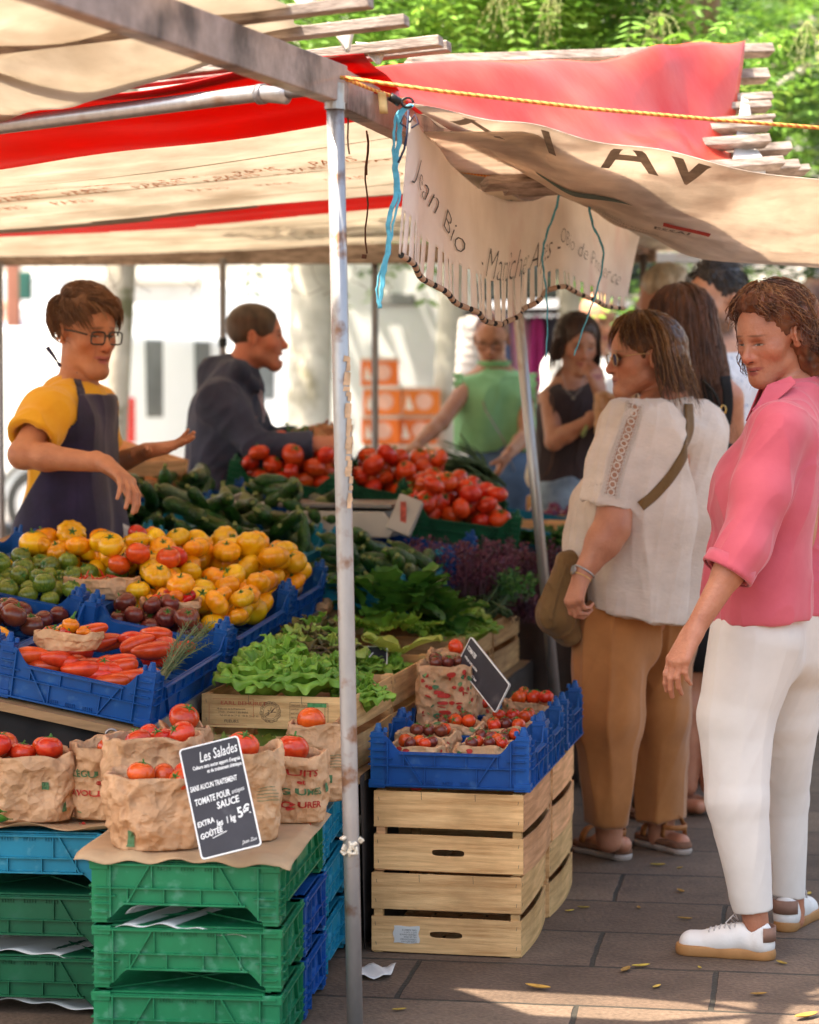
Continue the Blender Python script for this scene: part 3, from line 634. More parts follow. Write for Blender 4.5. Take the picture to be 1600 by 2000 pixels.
sheet('liner_paper', lambda u, v: low(.90-u*.50, .30+v*.42, HP*3+.004+.004*math.sin(u*14+v*3)+.012*(v < .05)*math.sin(u*9)**2), 40, 20, papk, 'brown kraft paper sheet under the bags on the left turquoise crate', 'paper')
for (u0, u1, v0, z, lb) in ((.07, .36, .006, HP*2-.012, 'sheet of white paper pressed between the two upper green crates'), (.46, .80, .325, HP*1-.010, 'crumpled white paper between the dark green crates at left'), (.46, .80, .322, .02, 'white paper on the ground inside the bottom dark green crate')):
    sheet('packing_paper', lambda u, v: low(u0+(u1-u0)*u, v0+.26*v, z+.012-.022*(1-v)*(.5+.5*math.sin(u*4+2))+.004*math.sin(u*22+v*9)), 40, 12, white_paper, lb, 'paper')
# ------------------------------------------------------------------ wooden crates
def wood_crate(w, d, h, mat, mat2, ns=2, handle=True, lip=.0, bow=.01, gap=.018):
    root = empty('wooden_crate'); th = .0045; sh = (h-gap*(ns-1)-.006)/ns
    def bowed(m, L_, z0, z1, axis, off, bw, hole=None):
        n = 12
        def q(i, z, o):
            x = -L_/2+L_*i/n; b = bw*math.sin(math.pi*i/n)
            y = (abs(off)+b+o)*(1 if off > 0 else -1)
            return V((x, y, z)) if axis == 'x' else V((y, x, z))
        vs = []; 
        for i in range(n+1):
            dz = bw*.3*math.sin(math.pi*i/n)*(1 if z0 > .05 else -.4)
            for z in (z0+dz, z1+dz): 
                for o in (0, th): vs.append(q(i, z, o))
        fs = []
        for i in range(n):
            b = 4*i; c = b+4
            fs += [(b, c, c+2, b+2), (b+1, b+3, c+3, c+1), (b, b+1, c+1, c), (b+2, c+2, c+3, b+3)]
        fs += [(0, 2, 3, 1), (4*n, 4*n+1, 4*n+3, 4*n+2)]
        m.add(vs, fs)
    for sg in (-1, 1):
        m = MB()
        for k in range(ns):
            z0 = .004+k*(sh+gap); z1 = z0+sh; y = sg*(d/2)
            if handle and k == 0:
                hw_, hh = .042, .0085; zc = (z0+z1)/2+.002
                N = 28; inner = []; outer = []
                for i in range(N):
                    a = 2*math.pi*i/N; c, s_ = math.cos(a), math.sin(a)
                    inner.append((hw_*math.copysign(abs(c)**.45, c), zc+hh*math.copysign(abs(s_)**.6, s_)))
                    k_ = max(abs(c)/(w/2), abs(s_)/((z1-z0)/2)) if True else 1
                    outer.append((c/k_, (z0+z1)/2+s_/k_))
                vs = []
                for yy in (y-sg*.0, y+sg*th):
                    vs += [(x, yy, z) for x, z in inner]+[(x, yy, z) for x, z in outer]
                fs = []
                for i in range(N):
                    j = (i+1) % N
                    fs += [(i, j, N+j, N+i), (2*N+i, 3*N+i, 3*N+j, 2*N+j), (i, 2*N+i, 2*N+j, j), (N+i, N+j, 3*N+j, 3*N+i)]
                m.add(vs, fs)
            else: m.box((0, y+sg*th/2, (z0+z1)/2), (w, th, z1-z0))
        m.build('end_panel', mat, root)
        m = MB()
        for k in range(ns):
            z0 = .002+k*(sh+gap); bowed(m, d-.004, z0, z0+sh, 'y', sg*(w/2-th), bow*(1-.4*k))
        m.build('side_panel', mat2, root)
    for sx in (-1, 1):
        for sy in (-1, 1):
            m = MB(); m.box((sx*(w/2-th-.012), sy*(d/2-.011), h/2), (.022, .02, h-.001)); m.build('corner_post', mat, root)
    m = MB()
    for i in range(5): m.box((-w/2+.05+(w-.1)*i/4, 0, .006), (.062, d-.012, .004))
    for sy in (-1, 0, 1): m.box((0, sy*(d/2-.03), .0015), (w-.01, .04, .0035))
    m.build('base', mat, root)
    m = MB()
    for sg in (-1, 1):
        for k in range(ns):
            z0 = .002+k*(sh+gap)
            for sx in (-1, 1):
                for zf in (.2, .75):
                    z = z0+sh*zf; x = sx*(w/2-.012+random.uniform(-.002, .002)); y = sg*(d/2+th+.0006)
                    m.tube([(x, y, z), (x+.0015*sx, y, z+.009)], .0006, 4)
                    m.tube([(sx*(w/2+.0006), sg*(d/2-.014), z), (sx*(w/2+.0006), sg*(d/2-.013), z+.009)], .0006, 4)
        for x in (-w*.18, w*.18): m.tube([(x, sg*(d/2+th+.0006), h-.003), (x+.001, sg*(d/2+th+.0006), h-.022)], .0006, 4)
    m.build('staples', M('wire_staple', (.08, .07, .06), .5, metal=.5), root)
    return root
WC = lambda: wood_crate(.385, .455, .208, wood_pale, wood_pale2)
yw = -math.atan2(.20, .98); aw = V((math.sin(-yw), math.cos(yw), 0)); rw = V((aw.y, -aw.x, 0))
sc = V((.287, 6.04, 0))
def stk(u, v, z): return sc-rw*u+aw*v+V((0, 0, z))
G4 = 'wooden crates stacked beside the aisle'
lbs = ['pale wooden crate at the bottom of the front stack with a torn paper label', 'wooden crate with a slot handle directly under the nearest blue tomato crate', 'wooden crate at the bottom of the rear stack beside the brown trousers', 'wooden crate on top of the rear stack beside the brown trousers']
for k in range(4):
    dx = [.006, -.004, .0, -.006][k]
    o = place('WC', WC, Matrix.Translation(stk(.196+dx, .235+(k//2)*.475, .0+(k % 2)*.2105)) @ Matrix.Rotation(yw+[.012, -.008, .0, .01][k], 4, 'Z'), lbs[k], 'crate', G4)
    if k == 0: wc0 = o
    o['label'] = lbs[k]
# torn label with small print on the lowest crate
m = MB(); th = .0055
m.grid(lambda u, v: (-.135+u*.066+.002*math.sin(v*9), -.455/2-th-.0006-.001*math.sin(u*5), .028+v*.044+.001*math.sin(u*8)), 8, 8)
lab = m.build('paper_label', white_paper, wc0, smooth=True)
m = MB()
for i in range(6): add_text(m, ['EARL ALBERT B', 'LOT 7  CAT 1', 'ORIGINE FRANCE', 'VAL DE SEINE', 'TOMATE RONDE', 'POIDS NET 6 KG'][i], lambda x, y: (-.075-x, -.455/2-th-.0022, .064-i*.006+y*-1), .0055, off=(0, 0))
m.build('print', M('small_print', (.12, .11, .1), .7), lab)
# blue crates on the wooden stacks
G5 = 'blue crates of bagged cherry tomatoes on the wooden stacks'
for k, (v_, lb) in enumerate(((.152, 'nearest blue crate of bagged cherry tomatoes on the wooden stack'), (.462, 'middle blue crate of bagged cherry tomatoes on the wooden stacks'), (.85, 'farthest blue crate of bagged cherry tomatoes on the wooden stacks'))):
    place('B30', mk['B30'], Matrix.Translation(stk(.19, v_, .4235+.002*(v_ > .6))) @ Matrix.Rotation(yw, 4, 'Z'), lb, 'crate', G5)
# crates of salad
WL = lambda: wood_crate(.39, .49, .195, wood_old, wood_old2, handle=False, bow=.006, gap=.02)
G6 = 'wooden crates of salads in a row beside the display'
for k, (t_, lb) in enumerate(((.555, 'printed wooden crate of green lettuce at the front of the salad row'), (1.05, 'wooden crate of oak leaf lettuce, second of the salad row'), (1.55, 'wooden crate of curly lettuce, third of the salad row'), (2.07, 'wooden crate under the dark spinach, fourth of the salad row'), (2.58, 'wooden crate holding the purple basil at the end of the salad row'))):
    o = place('WL', WL, Matrix.Translation(S(-.232, t_, .462)) @ Matrix.Rotation(YAW+[0, .01, -.01, .01, 0][k], 4, 'Z'), lb, 'crate', G6)
    if k == 0: wl0 = o
redp = M('red_stamp_ink', (.42, .06, .03), .7, .2, 60); blkp = M('dark_stamp_ink', (.075, .05, .035), .7, .3, 60)
yf = -.245-.0045-.0006
def fpn(x, y): return (-.175+x, yf, .115+y)
m = MB(); add_text(m, 'EARL BEHURET', fpn, .0135, off=(.03, .052), sx=1.35)
for a, b in (((0, 0), (.10, 0)), ((0, 0), (0, .055)), ((.118, .02), (.118, .068)), ((.01, .066), (.118, .068))):
    pa = V(fpn(*a)); pb_ = V(fpn(*b)); m.beam(pa, pb_, .0008, .0004, up=(0, 1, 0))
m.build('red_stamp', redp, wl0)
m = MB()
for i, s_ in enumerate(('18 bis rue de la Promenade', '77930 - CHAILLY EN BIERE', 'Tél. 01 60 66 27 42 - 06 81 33 67 32')): add_text(m, s_, fpn, .0066, off=(.02+.004*i, .039-i*.0085), sx=1.05)
add_text(m, 'FLEURS', fpn, .011, off=(.04, .006), sx=1.1)
n = 40
for rad, wv_, tt in ((.0275, .0012, .0007), (.0185, 0, .0005)):
    vs = []
    for i in range(n):
        a = 2*math.pi*i/n; r = rad+wv_*math.sin(a*12)
        for q in (r, r-tt*1.6): vs.append(fpn(.163+q*math.cos(a), .036+q*math.sin(a)))
    m.add(vs, [(2*i, 2*i+1, (2*i+3) % (2*n), (2*i+2) % (2*n)) for i in range(n)])
for i, ch in enumerate('HAUTE VALEUR ENVIRONNEMENTALE EXPLOITATION '):
    a = math.pi*1.5-2*math.pi*i/43
    vs, fs = text_geo(ch, .0068, align='CENTER')
    if fs: m.add([fpn(.163+(.0205+y)*math.cos(a)+x*math.sin(a), .036+(.0205+y)*math.sin(a)-x*math.cos(a)) for x, y in vs], fs)
for i in range(9):
    a = i*.7; m.beam(V(fpn(.163+.003*math.cos(a), .036+.003*math.sin(a))), V(fpn(.163+.015*math.cos(a), .036+.013*math.sin(a*1.3))), .0014, .0004, up=(0, 1, 0))
for a, b in (((.215, .004), (.315, .004)), ((.215, .062), (.315, .062)), ((.215, .004), (.215, .062)), ((.315, .004), (.315, .062)), ((.307, .004), (.307, .062)), ((.215, .051), (.28, .051)), ((.215, .012), (.315, .012))):
    m.beam(V(fpn(*a)), V(fpn(*b)), .0008, .0004, up=(0, 1, 0))
for i, s_ in enumerate(('ORIGINE  France', 'LAITUE', 'BATAVIA', 'FEUILLE DE CHENE VERTE  x12', 'FEUILLE DE CHENE ROUGE  x12')): add_text(m, s_, fpn, .0062, off=(.218, .053-i*.0105))
m.lathe([(0.0001, 0), (.004, 0)], 8, mat=Matrix.Translation(fpn(.255, .033)) @ Matrix.Rotation(R(90), 4, 'X'))
m.build('stamp', blkp, wl0)
m = MB(); m.box(fpn(.286, .057), (.05, .0003, .011)); m.build('green_stamp', M('green_ink', (.08, .26, .09), .8, .4, 120), wl0)
# ------------------------------------------------------------------ tables
tb = empty('display_table', S(0, 0, 0), YAW, 'sloping trestle table of plywood with a black cloth skirt under the blue crates', 'table')
m = MB()
for q in (((-.012, -.03), (1.5, -.03), (1.5, 1.28), (-.012, 1.28)), ((-.012, 1.282), (.47, 1.282), (.47, 1.72), (-.012, 1.72)), ((-.2, 1.722), (1.1, 1.722), (1.1, 3.9), (-.2, 3.9))):
    m.add([S(s_, t_, pz(s_, t_)+dz) for dz in (-.0, -.022) for s_, t_ in q], [(0, 1, 2, 3), (4, 7, 6, 5), (0, 4, 5, 1), (1, 5, 6, 2), (2, 6, 7, 3), (3, 7, 4, 0)])
child_world(m.build('table_top', ply, tb), tb)
m = MB(); m.beam(S(-.016, -.05, .59), S(-.016, 1.7, .735), .006, .05, up=(0, 0, 1)); child_world(m.build('edge_rail', galv, tb), tb)
def skirt(u, v):
    s_ = -.004+u*1.55; z = pz(s_, 0)-.024
    return S(s_, .012+.006*math.sin(s_*26+v*1.5)+.004*math.sin(s_*51), z*(1-v)+.01*v)
m = MB(); m.grid(skirt, 90, 14); child_world(m.build('cloth_skirt', black_cloth, tb, smooth=True, solid=.002), tb)
m = MB(); m.grid(lambda u, v: S(.0+.006*math.sin(u*60), .02+u*3.8, (pz(0, .02+u*3.8)-.024)*(1-v)+.01*v), 90, 8); child_world(m.build('cloth_skirt', black_cloth, tb, smooth=True, solid=.002), tb)
for s_, t_ in ((.1, .1), (1.4, .1), (.1, 3.7), (1.4, 3.7), (.1, 1.9), (1.4, 1.9)):
    m = MB(); m.tube([S(s_, t_, 0), S(s_, t_, pz(s_, t_)-.023)], .014, 10); child_world(m.build('leg', galv, tb), tb)
m = MB(); c = P(218, 1434, 5.86)
m.tube([c+V((.0135*math.cos(a), 0, .0135*math.sin(a)*.9)) for a in [k*math.pi/10 for k in range(21)]], .0035, 8); child_world(m.build('eyelet', galv, tb, smooth=True), tb)
tb2 = empty('salad_table', S(-.23, .3, 0), YAW, 'low trestle table with a dark brown cloth under the wooden salad crates', 'table')
bc = M('dark_brown_cloth', (.035, .026, .022), .85, .3, 6, .004, 20)
for nm, fn in (('table_top', None),):
    m = MB(); b8 = [S(s_, t_, z) for z in (.458, .44) for s_, t_ in ((-.46, .28), (-.02, .28), (-.02, 4.3), (-.46, 4.3))]
    m.add(b8, [(0, 1, 2, 3), (4, 7, 6, 5), (0, 4, 5, 1), (1, 5, 6, 2), (2, 6, 7, 3), (3, 7, 4, 0)]); child_world(m.build(nm, ply, tb2), tb2)
m = MB(); m.grid(lambda u, v: S(-.465-.02*v+(.012*math.sin(u*70)+.01*math.sin(u*31+1))*(.3+v), .28+u*4.0, .46*(1-v)+.02*v), 140, 10); child_world(m.build('cloth_skirt', bc, tb2, smooth=True, solid=.002), tb2)
for s_, t_ in ((-.42, .35), (-.06, .35), (-.42, 4.2), (-.06, 4.2), (-.42, 2.2)):
    m = MB(); m.tube([S(s_, t_, 0), S(s_, t_, .44)], .012, 10); child_world(m.build('leg', galv, tb2), tb2)
# taller back table of the far vegetables
tb3 = empty('back_table', S(-.3, 3.2, 0), YAW, 'far trestle table with grey brown cloth under the kale and leeks', 'table')
m = MB(); m.add([S(s_, t_, z) for z in (.80, .78) for s_, t_ in ((-.62, 2.95), (-.02, 2.95), (-.02, 4.6), (-.62, 4.6))], [(0, 1, 2, 3), (4, 7, 6, 5), (0, 4, 5, 1), (1, 5, 6, 2), (2, 6, 7, 3), (3, 7, 4, 0)]); child_world(m.build('table_top', ply, tb3), tb3)
m = MB(); m.grid(lambda u, v: S(-.625-.04*v+.014*math.sin(u*40)*(.2+v), 2.93+u*1.7, .8*(1-v)+.02*v), 60, 10); m.grid(lambda u, v: S(-.625+u*.6, 2.93+.014*math.sin(u*22)*(.2+v), .8*(1-v)+.02*v), 30, 10)
child_world(m.build('cloth_skirt', M('taupe_cloth', (.07, .05, .042), .85, .3, 6, .004, 20), tb3, smooth=True, solid=.002), tb3)
for s_, t_ in ((-.58, 3.0), (-.06, 3.0), (-.58, 4.5), (-.06, 4.5)):
    m = MB(); m.tube([S(s_, t_, 0), S(s_, t_, .78)], .012, 10); child_world(m.build('leg', galv, tb3), tb3)
# small far wooden crates
WF = lambda: wood_crate(.38, .30, .13, wood_pale, wood_pale2, ns=2, handle=False, bow=.004)
G7 = 'small pale wooden crates on the far tables'
for (s_, t_, z, yw_, lb) in ((-.40, 3.95, .806, .05, 'pale wooden crate of purple onions on the far table'), (-.40, 4.33, .86, .1, 'pale wooden crate behind the purple onions near the green blouse'), (-.50, 3.62, .806, -.08, 'open slatted wooden crate right of the small red peppers'), (1.0, 2.75, .03, .02, '')):
    if lb: place('WF', WF, Matrix.Translation(S(s_, t_, z)) @ Matrix.Rotation(YAW+yw_, 4, 'Z'), lb, 'crate', G7)
place('WF', WF, slope_mw(.98, 2.55, .10, -.45), 'wooden crate of courgettes under the young seller\'s drooping hand', 'crate', G7)
# ------------------------------------------------------------------ produce shapes (unit radius 1 = .01 m scale applied per copy)
def fruit(lobes=0, depth=0., squash=.85, dimple=.16, n=26, k=16, seed=0, long=0., bend=0.):
    m = MB(); vs = []
    for j in range(k+1):
        ph = math.pi*j/k
        for i in range(n):
            th = 2*math.pi*i/n; r = math.sin(ph)
            lob = 1+depth*(abs(math.cos(lobes*th/2+.4*math.sin(th+seed)))-.6)*min(1, 1.4*math.sin(ph)+.25) if lobes else 1
            lob *= 1+.03*math.sin(2*th+seed)+.02*math.sin(3*th+seed*2)
            z = math.cos(ph)*squash
            z -= dimple*math.exp(-(r/.28)**2)*(1 if ph < 1.5 else -.35)
            x, y = r*lob*math.cos(th), r*lob*math.sin(th)
            if long:
                tp = (1-.28*(1-math.cos(ph))*.5*long); x *= tp; y *= tp; z *= 1+long*.9
                x += bend*math.cos(ph)**2
            vs.append((x, y, z))
    fs = [(j*n+i, j*n+(i+1) % n, (j+1)*n+(i+1) % n, (j+1)*n+i) for j in range(k) for i in range(n)]
    m.add(vs, fs); return m
def skinm(name, col, col2, scale=1.2, **k): return M(name, col, k.pop('rough', .22), .10, scale, col2=col2, coat=.35, rnd=k.pop('rnd', .16), sss=.0, **k)
red_t = skinm('red_tomato_skin', (.52, .018, .008), (.66, .055, .014))
redl_t = skinm('long_tomato_skin', (.56, .022, .010), (.68, .05, .016), dirt=((.7, .16, .04), .8, .66, .95))
yel_t = skinm('yellow_tomato_skin', (.78, .34, .008), (.80, .46, .015), dirt=((.52, .42, .03), .9, .62, .95))
org_t = skinm('orange_tomato_skin', (.80, .22, .006), (.84, .34, .012), dirt=((.62, .50, .10), .8, .62, .9))
zeb_t = skinm('striped_green_tomato_skin', (.05, .11, .012), (.22, .26, .03), stretch=(6, 6, .7), rnd=.25)
pur_t = skinm('purple_tomato_skin', (.11, .012, .012), (.20, .035, .022), rnd=.2)
calx = M('tomato_calyx', (.06, .17, .03), .6, .2, 20)
def calyx(parent, z, r=.42, arms=5):
    m = MB()
    for i in range(arms):
        a = 2*math.pi*i/arms+.3; pts = []
        for q in range(5):
            f = q/4; rr = r*f*1.25; w_ = .10*(1-f)**.7*r*1.6+.004
            c = V((rr*math.cos(a), rr*math.sin(a), z+.10*math.sin(f*3)-.02*f)); t = V((-math.sin(a), math.cos(a), 0))
            pts += [c-t*w_, c+t*w_]
        m.add(pts, [(2*q, 2*q+1, 2*q+3, 2*q+2) for q in range(4)])
    m.tube([(0, 0, z-.05), (0.03, 0, z+.15), (.1, .02, z+.32)], .05, 6)
    return m.build('calyx', calx, parent, solid=.03)
FR = {}
def fr_make(key, name, mb, mat, cz=None, r=.42):
    o = mb.build(name, mat, smooth=True)
    if cz is not None: calyx(o, cz, r)
    FR[key] = [o, False]
def put(key, loc, size, rot=None, label='', cat='tomato', group=None):
    o, used = FR[key]
    if used: o = copy_tree(o)
    else: FR[key][1] = True
    o.location = loc; o.scale = (size,)*3 if not hasattr(size, '__len__') else size
    o.rotation_euler = rot if rot is not None else (random.uniform(-1, 1), random.uniform(-1, 1), random.uniform(0, 6.28))
    tag(o, label, cat)
    if group: o['group'] = group
    elif 'group' in o: del o['group']
    return o
fr_make('red', 'red_tomato', fruit(0, 0, .84, .14, seed=1), red_t, .70)
fr_make('redrib', 'red_tomato', fruit(8, .10, .72, .2, seed=2), red_t, .56)
fr_make('cherry', 'cherry_tomato', fruit(0, 0, .95, .08, n=14, k=10), red_t, .85, .5)
fr_make('brown', 'dark_cherry_tomato', fruit(0, 0, .95, .08, n=14, k=10), pur_t, .85, .5)
fr_make('long', 'long_red_tomato', fruit(0, 0, 1.0, .1, seed=3, long=1.1, bend=.25), redl_t)
fr_make('yel', 'yellow_tomato', fruit(0, 0, .82, .15, seed=4), yel_t, .66)
fr_make('yrib', 'heirloom_tomato', fruit(11, .11, .72, .22, n=44, seed=5), yel_t, .50)
fr_make('org', 'heirloom_tomato', fruit(9, .11, .74, .20, n=40, seed=6), org_t, .52)
fr_make('zeb', 'green_tomato', fruit(0, 0, .88, .12, seed=7), zeb_t, .76)
fr_make('pur', 'purple_tomato', fruit(7, .06, .86, .16, seed=8), pur_t, .68)
# peppers, chillies
chil = skinm('red_pepper_skin', (.50, .008, .008), (.62, .02, .012)); orp = skinm('orange_pepper_skin', (.78, .14, .008), (.82, .24, .015))
def pepper(mat, name, L_=2.6, w_=1., bend=.5, tip=.3, seed=0):
    m = MB(); pts = []; rr = []
    for i in range(11):
        f = i/10; pts.append((bend*math.sin(f*2.2+seed), bend*.3*math.cos(f*3+seed), -L_*f)); rr.append(w_*(.35+.65*min(1, f*5))*(1-(1-tip)*f**1.4)*(1 if i < 10 else .3)*(1+.06*math.sin(f*14+seed)))
    m.tube(pts, rr, 12); o = m.build(name, mat, smooth=True)
    c = MB(); c.tube([pts[0], (pts[0][0]+.05, pts[0][1], .35), (pts[0][0]+.3, pts[0][1], .9)], [.32*w_, .13*w_, .11*w_], 7); c.build('stem', calx, o, smooth=True); return o
FR['chil'] = [pepper(chil, 'red_chilli', 5.5, .55, .9, .12), False]; FR['pepr'] = [pepper(chil, 'small_red_pepper', 2.4, 1.0, .3, .3, 1), False]; FR['pepo'] = [pepper(orp, 'small_orange_pepper', 2.3, 1.15, .25, .35, 2), False]
FR['gchil'] = [pepper(M('green_pepper_skin', (.05, .19, .02), .25, .2, 2, coat=.4), 'green_pepper', 4.5, .75, 1.3, .35, 3), False]
zsk = M('courgette_skin', (.008, .036, .005), .33, .3, 1.2, .01, 3, col2=(.034, .10, .012), coat=.25, rnd=.25, dirt=((.13, .19, .05), 2.2, .60, .85), stretch=(1, 1, .5))
zlt = M('pale_courgette_skin', (.13, .17, .06), .35, .25, 1.2, .01, 3, col2=(.2, .24, .1), coat=.25, rnd=.2)
def zuc(L_=9, w_=1.15, bend=.8, mat=None):
    m = MB(); pts = []; rr = []
    for i in range(15):
        f = i/14; pts.append((bend*math.sin(f*math.pi), 0, L_*(f-.5))); rr.append(w_*(.25+.75*min(1, (f*6)**.6))*(1 if f < .8 else 1-.75*((f-.8)/.2)**2)*(1+.1*math.cos(f*5)))
    m.tube(pts, rr, 14); o = m.build('courgette', mat or zsk, smooth=True)
    c = MB(); p = pts[-1]; c.tube([(p[0], 0, p[2]-.15), (p[0]-.1, 0, p[2]+.45), (p[0]-.15, 0, p[2]+.9)], [.36, .3, .38], 6); c.build('stem', M('courgette_stem', (.18, .22, .07), .7, .2, 8), o); return o
FR['zuc'] = [zuc(), False]; FR['zucb'] = [zuc(8, 1.3, 1.9), False]; FR['zucl'] = [zuc(8.5, 1.2, .5, zlt), False]
# ------------------------------------------------------------------ packing of round fruit
def heap(n, x0, x1, y0, y1, rlo, rhi, floor=0., top=None, placed=None, tries=26, dome=0.):
    placed = placed if placed is not None else []; out = []
    for _ in range(n):
        r = random.uniform(rlo, rhi); best = None
        for _ in range(tries):
            x = random.uniform(x0+r, x1-r); y = random.uniform(y0+r, y1-r); z = floor+r
            for (a, b, c, q) in placed:
                dd = (x-a)**2+(y-b)**2; R_ = (r+q)*.93
                if dd < R_*R_: z = max(z, c+math.sqrt(R_*R_-dd)*.86)
            cst = z+dome*((x-(x0+x1)/2)**2+(y-(y0+y1)/2)**2)
            if best is None or cst < best[0]: best = (cst, x, y, z)
        _, x, y, z = best
        if top is not None and z+r > top: continue
        placed.append((x, y, z, r)); out.append((x, y, z, r))
    return out
def fill(mw, key, n, box, r, label, cat, group, floor=.03, top=.22, tilt=.6, squ=.86, placed=None, dome=0.):
    keys = key if isinstance(key, (list, tuple)) else [key]
    for (x, y, z, q) in heap(n, *box, *r, floor=floor, top=top, placed=placed, dome=dome):
        put(random.choice(keys), mw @ V((x, y, z)), q, (random.gauss(0, tilt), random.gauss(0, tilt), random.uniform(0, 6.28)), label, cat, group)
def liner_in(mw, w_, d_, z, mat=None):   # board that lifts the top layer, like a second tray
    pass
gl = lambda s: s
# red long tomatoes (front crate)
mw = slope_mw(.2, .30, .004)
for i in range(30):
    u = random.uniform(-.15, .13); v = random.uniform(-.27, .22); z = .055+.028*(i//10)
    put('long', mw @ V((u, v, z)), random.uniform(.022, .029), (R(90)+random.gauss(0, .2), random.gauss(0, .25), random.choice([1.2, 1.5, 1.9, 4.4, 4.9])+random.gauss(0, .35)), 'long pointed red tomato in the front blue crate', 'tomato', 'long red tomatoes in the front blue crate')
for i in range(9): put('long', mw @ V((-.10+.03*i+random.uniform(-.01, .01), -.255+.02*(i % 3), .085+.014*(i % 2))), .026, (R(88), .2*(i % 3-1), 1.57+random.gauss(0, .45)), 'long pointed red tomato in the front blue crate', 'tomato', 'long red tomatoes in the front blue crate')
put('red', mw @ V((-.145, -.10, .125)), .034, (.3, .2, 0), 'round dark red tomato left of the long tomatoes, beside the peppers', 'tomato')
put('red', mw @ V((.04, -.22, .105)), .028, (.3, -.3, 1), 'small red tomato with a green stalk among the long tomatoes', 'tomato')
# crate 2 left
mw = slope_mw(.62, .34, .004)
pl = []; fill(mw, 'org', 12, (-.18, .18, -.28, .0), (.030, .036), 'orange tomato at the left edge beside the front blue crate', 'tomato', 'orange tomatoes at the left edge', floor=.05, top=.17, placed=pl)
fill(mw, 'pur', 18, (-.18, .19, .0, .29), (.028, .036), 'dark red ribbed tomato behind the round red one at left', 'tomato', 'dark red tomatoes at left', floor=.05, top=.19, placed=pl)
# crate 3
mw = slope_mw(.2, .93, .004); pl = []
fill(mw, 'pur', 16, (-.18, .10, -.28, -.10), (.026, .034), 'purple tomato beside the rosemary', 'tomato', 'purple tomatoes beside the rosemary', floor=.05, top=.17, placed=pl)
fill(mw, ['org', 'org', 'yel', 'yrib'], 44, (-.19, .19, -.12, .29), (.030, .043), 'orange and yellow tomato piled behind the purple tomatoes', 'tomato', 'orange and yellow tomatoes piled near the peppers', floor=.05, top=.27, placed=pl)
# crate 4
mw = slope_mw(.62, .96, .004); pl = []
fill(mw, 'zeb', 40, (-.19, .19, -.28, .12), (.026, .034), 'striped green tomato in the pile at left', 'tomato', 'striped green tomatoes at left', floor=.06, top=.24, placed=pl)
fill(mw, ['yel', 'org'], 18, (-.19, .19, .08, .29), (.030, .038), 'yellow tomato behind the striped green ones', 'tomato', 'yellow tomatoes behind the green ones', floor=.06, top=.26, placed=pl)
mw = slope_mw(1.04, .98, .004); fill(mw, ['zeb', 'zeb', 'pur'], 30, (-.19, .19, -.28, .28), (.028, .034), 'green tomato at the far left edge', 'tomato', 'green tomatoes at the far left edge', floor=.06, top=.21)
# crates 5, 6
mw = slope_mw(.2, 1.46, .004); fill(mw, ['org', 'yrib', 'org', 'yel'], 40, (-.19, .19, -.19, .17), (.034, .047), 'large orange yellow heirloom tomato in the pile above the lettuce', 'tomato', 'large heirloom tomatoes above the lettuce', floor=.05, top=.29, dome=.5)
mw = slope_mw(.62, 1.12, .004); fill(mw, ['yrib', 'yel', 'org'], 20, (-.20, .22, -.08, .13), (.034, .047), 'large yellow heirloom tomato at the top of the pile', 'tomato', 'large yellow heirloom tomatoes at the top of the pile', floor=.11, top=.235, dome=.3)
for (x, y, Y, r, k, lb) in ((205, 1062, 7.15, .049, 'yrib', 'largest ribbed yellow tomato crowning the pile'), (418, 1090, 7.5, .030, 'yel', 'single yellow tomato lying against the courgettes'), (395, 1130, 7.3, .032, 'yel', 'yellow tomato with a dark stalk beside the open courgettes'), (268, 1082, 7.3, .045, 'org', 'wide orange tomato right of the largest ribbed one'), (85, 1084, 7.2, .042, 'org', 'ribbed orange tomato at the left end of the yellow pile')):
    put(k, P(x, y, Y), r, (-.5, .2, .4), lb, 'tomato')
mw = slope_mw(.40, 1.22, .004); fill(mw, ['org', 'yel', 'org', 'yrib', 'red'], 34, (-.14, .14, -.26, .20), (.030, .042), 'orange or yellow tomato lying across the crate edges in the middle of the pile', 'tomato', 'tomatoes lying across the crate edges', floor=.13, top=.26, dome=.2)
# courgettes
def zfill(mw, n, hw_, hd, z0, label, group, lay=3, lean=.0):
    for i in range(n):
        k = 'zuc' if random.random() < .72 else random.choice(['zucb', 'zucl', 'zucb'])
        L_ = i % lay
        put(k, mw @ V((random.uniform(-hw_, hw_), random.uniform(-hd, hd), z0+.042*L_+random.uniform(0, .012))), random.uniform(.018, .022), (R(90)+random.gauss(-.3, .28), random.gauss(0, .3), YAW+random.gauss(.1, .55)), label, 'courgette', group)
zfill(slope_mw(-.05, 2.0, .0), 30, .15, .2, .06, 'dark green courgette in the crate nearest the spinach', 'courgettes nearest the spinach')
zfill(slope_mw(.37, 2.0, .0), 34, .16, .2, .07, 'dark green courgette in the middle crate', 'courgettes in the middle crates', 4)
zfill(slope_mw(.79, 2.05, .0), 30, .15, .2, .06, 'dark green courgette behind the yellow tomatoes', 'courgettes behind the yellow tomatoes', 4)
zfill(slope_mw(.34, 2.5, .0), 26, .2, .12, .08, 'dark green courgette heaped in front of the scale', 'courgettes in front of the scale', 4)
zfill(slope_mw(.9, 2.6, .0), 18, .2, .12, .08, 'dark green courgette under the boy\'s hand', 'courgettes under the boy\'s hand', 3)
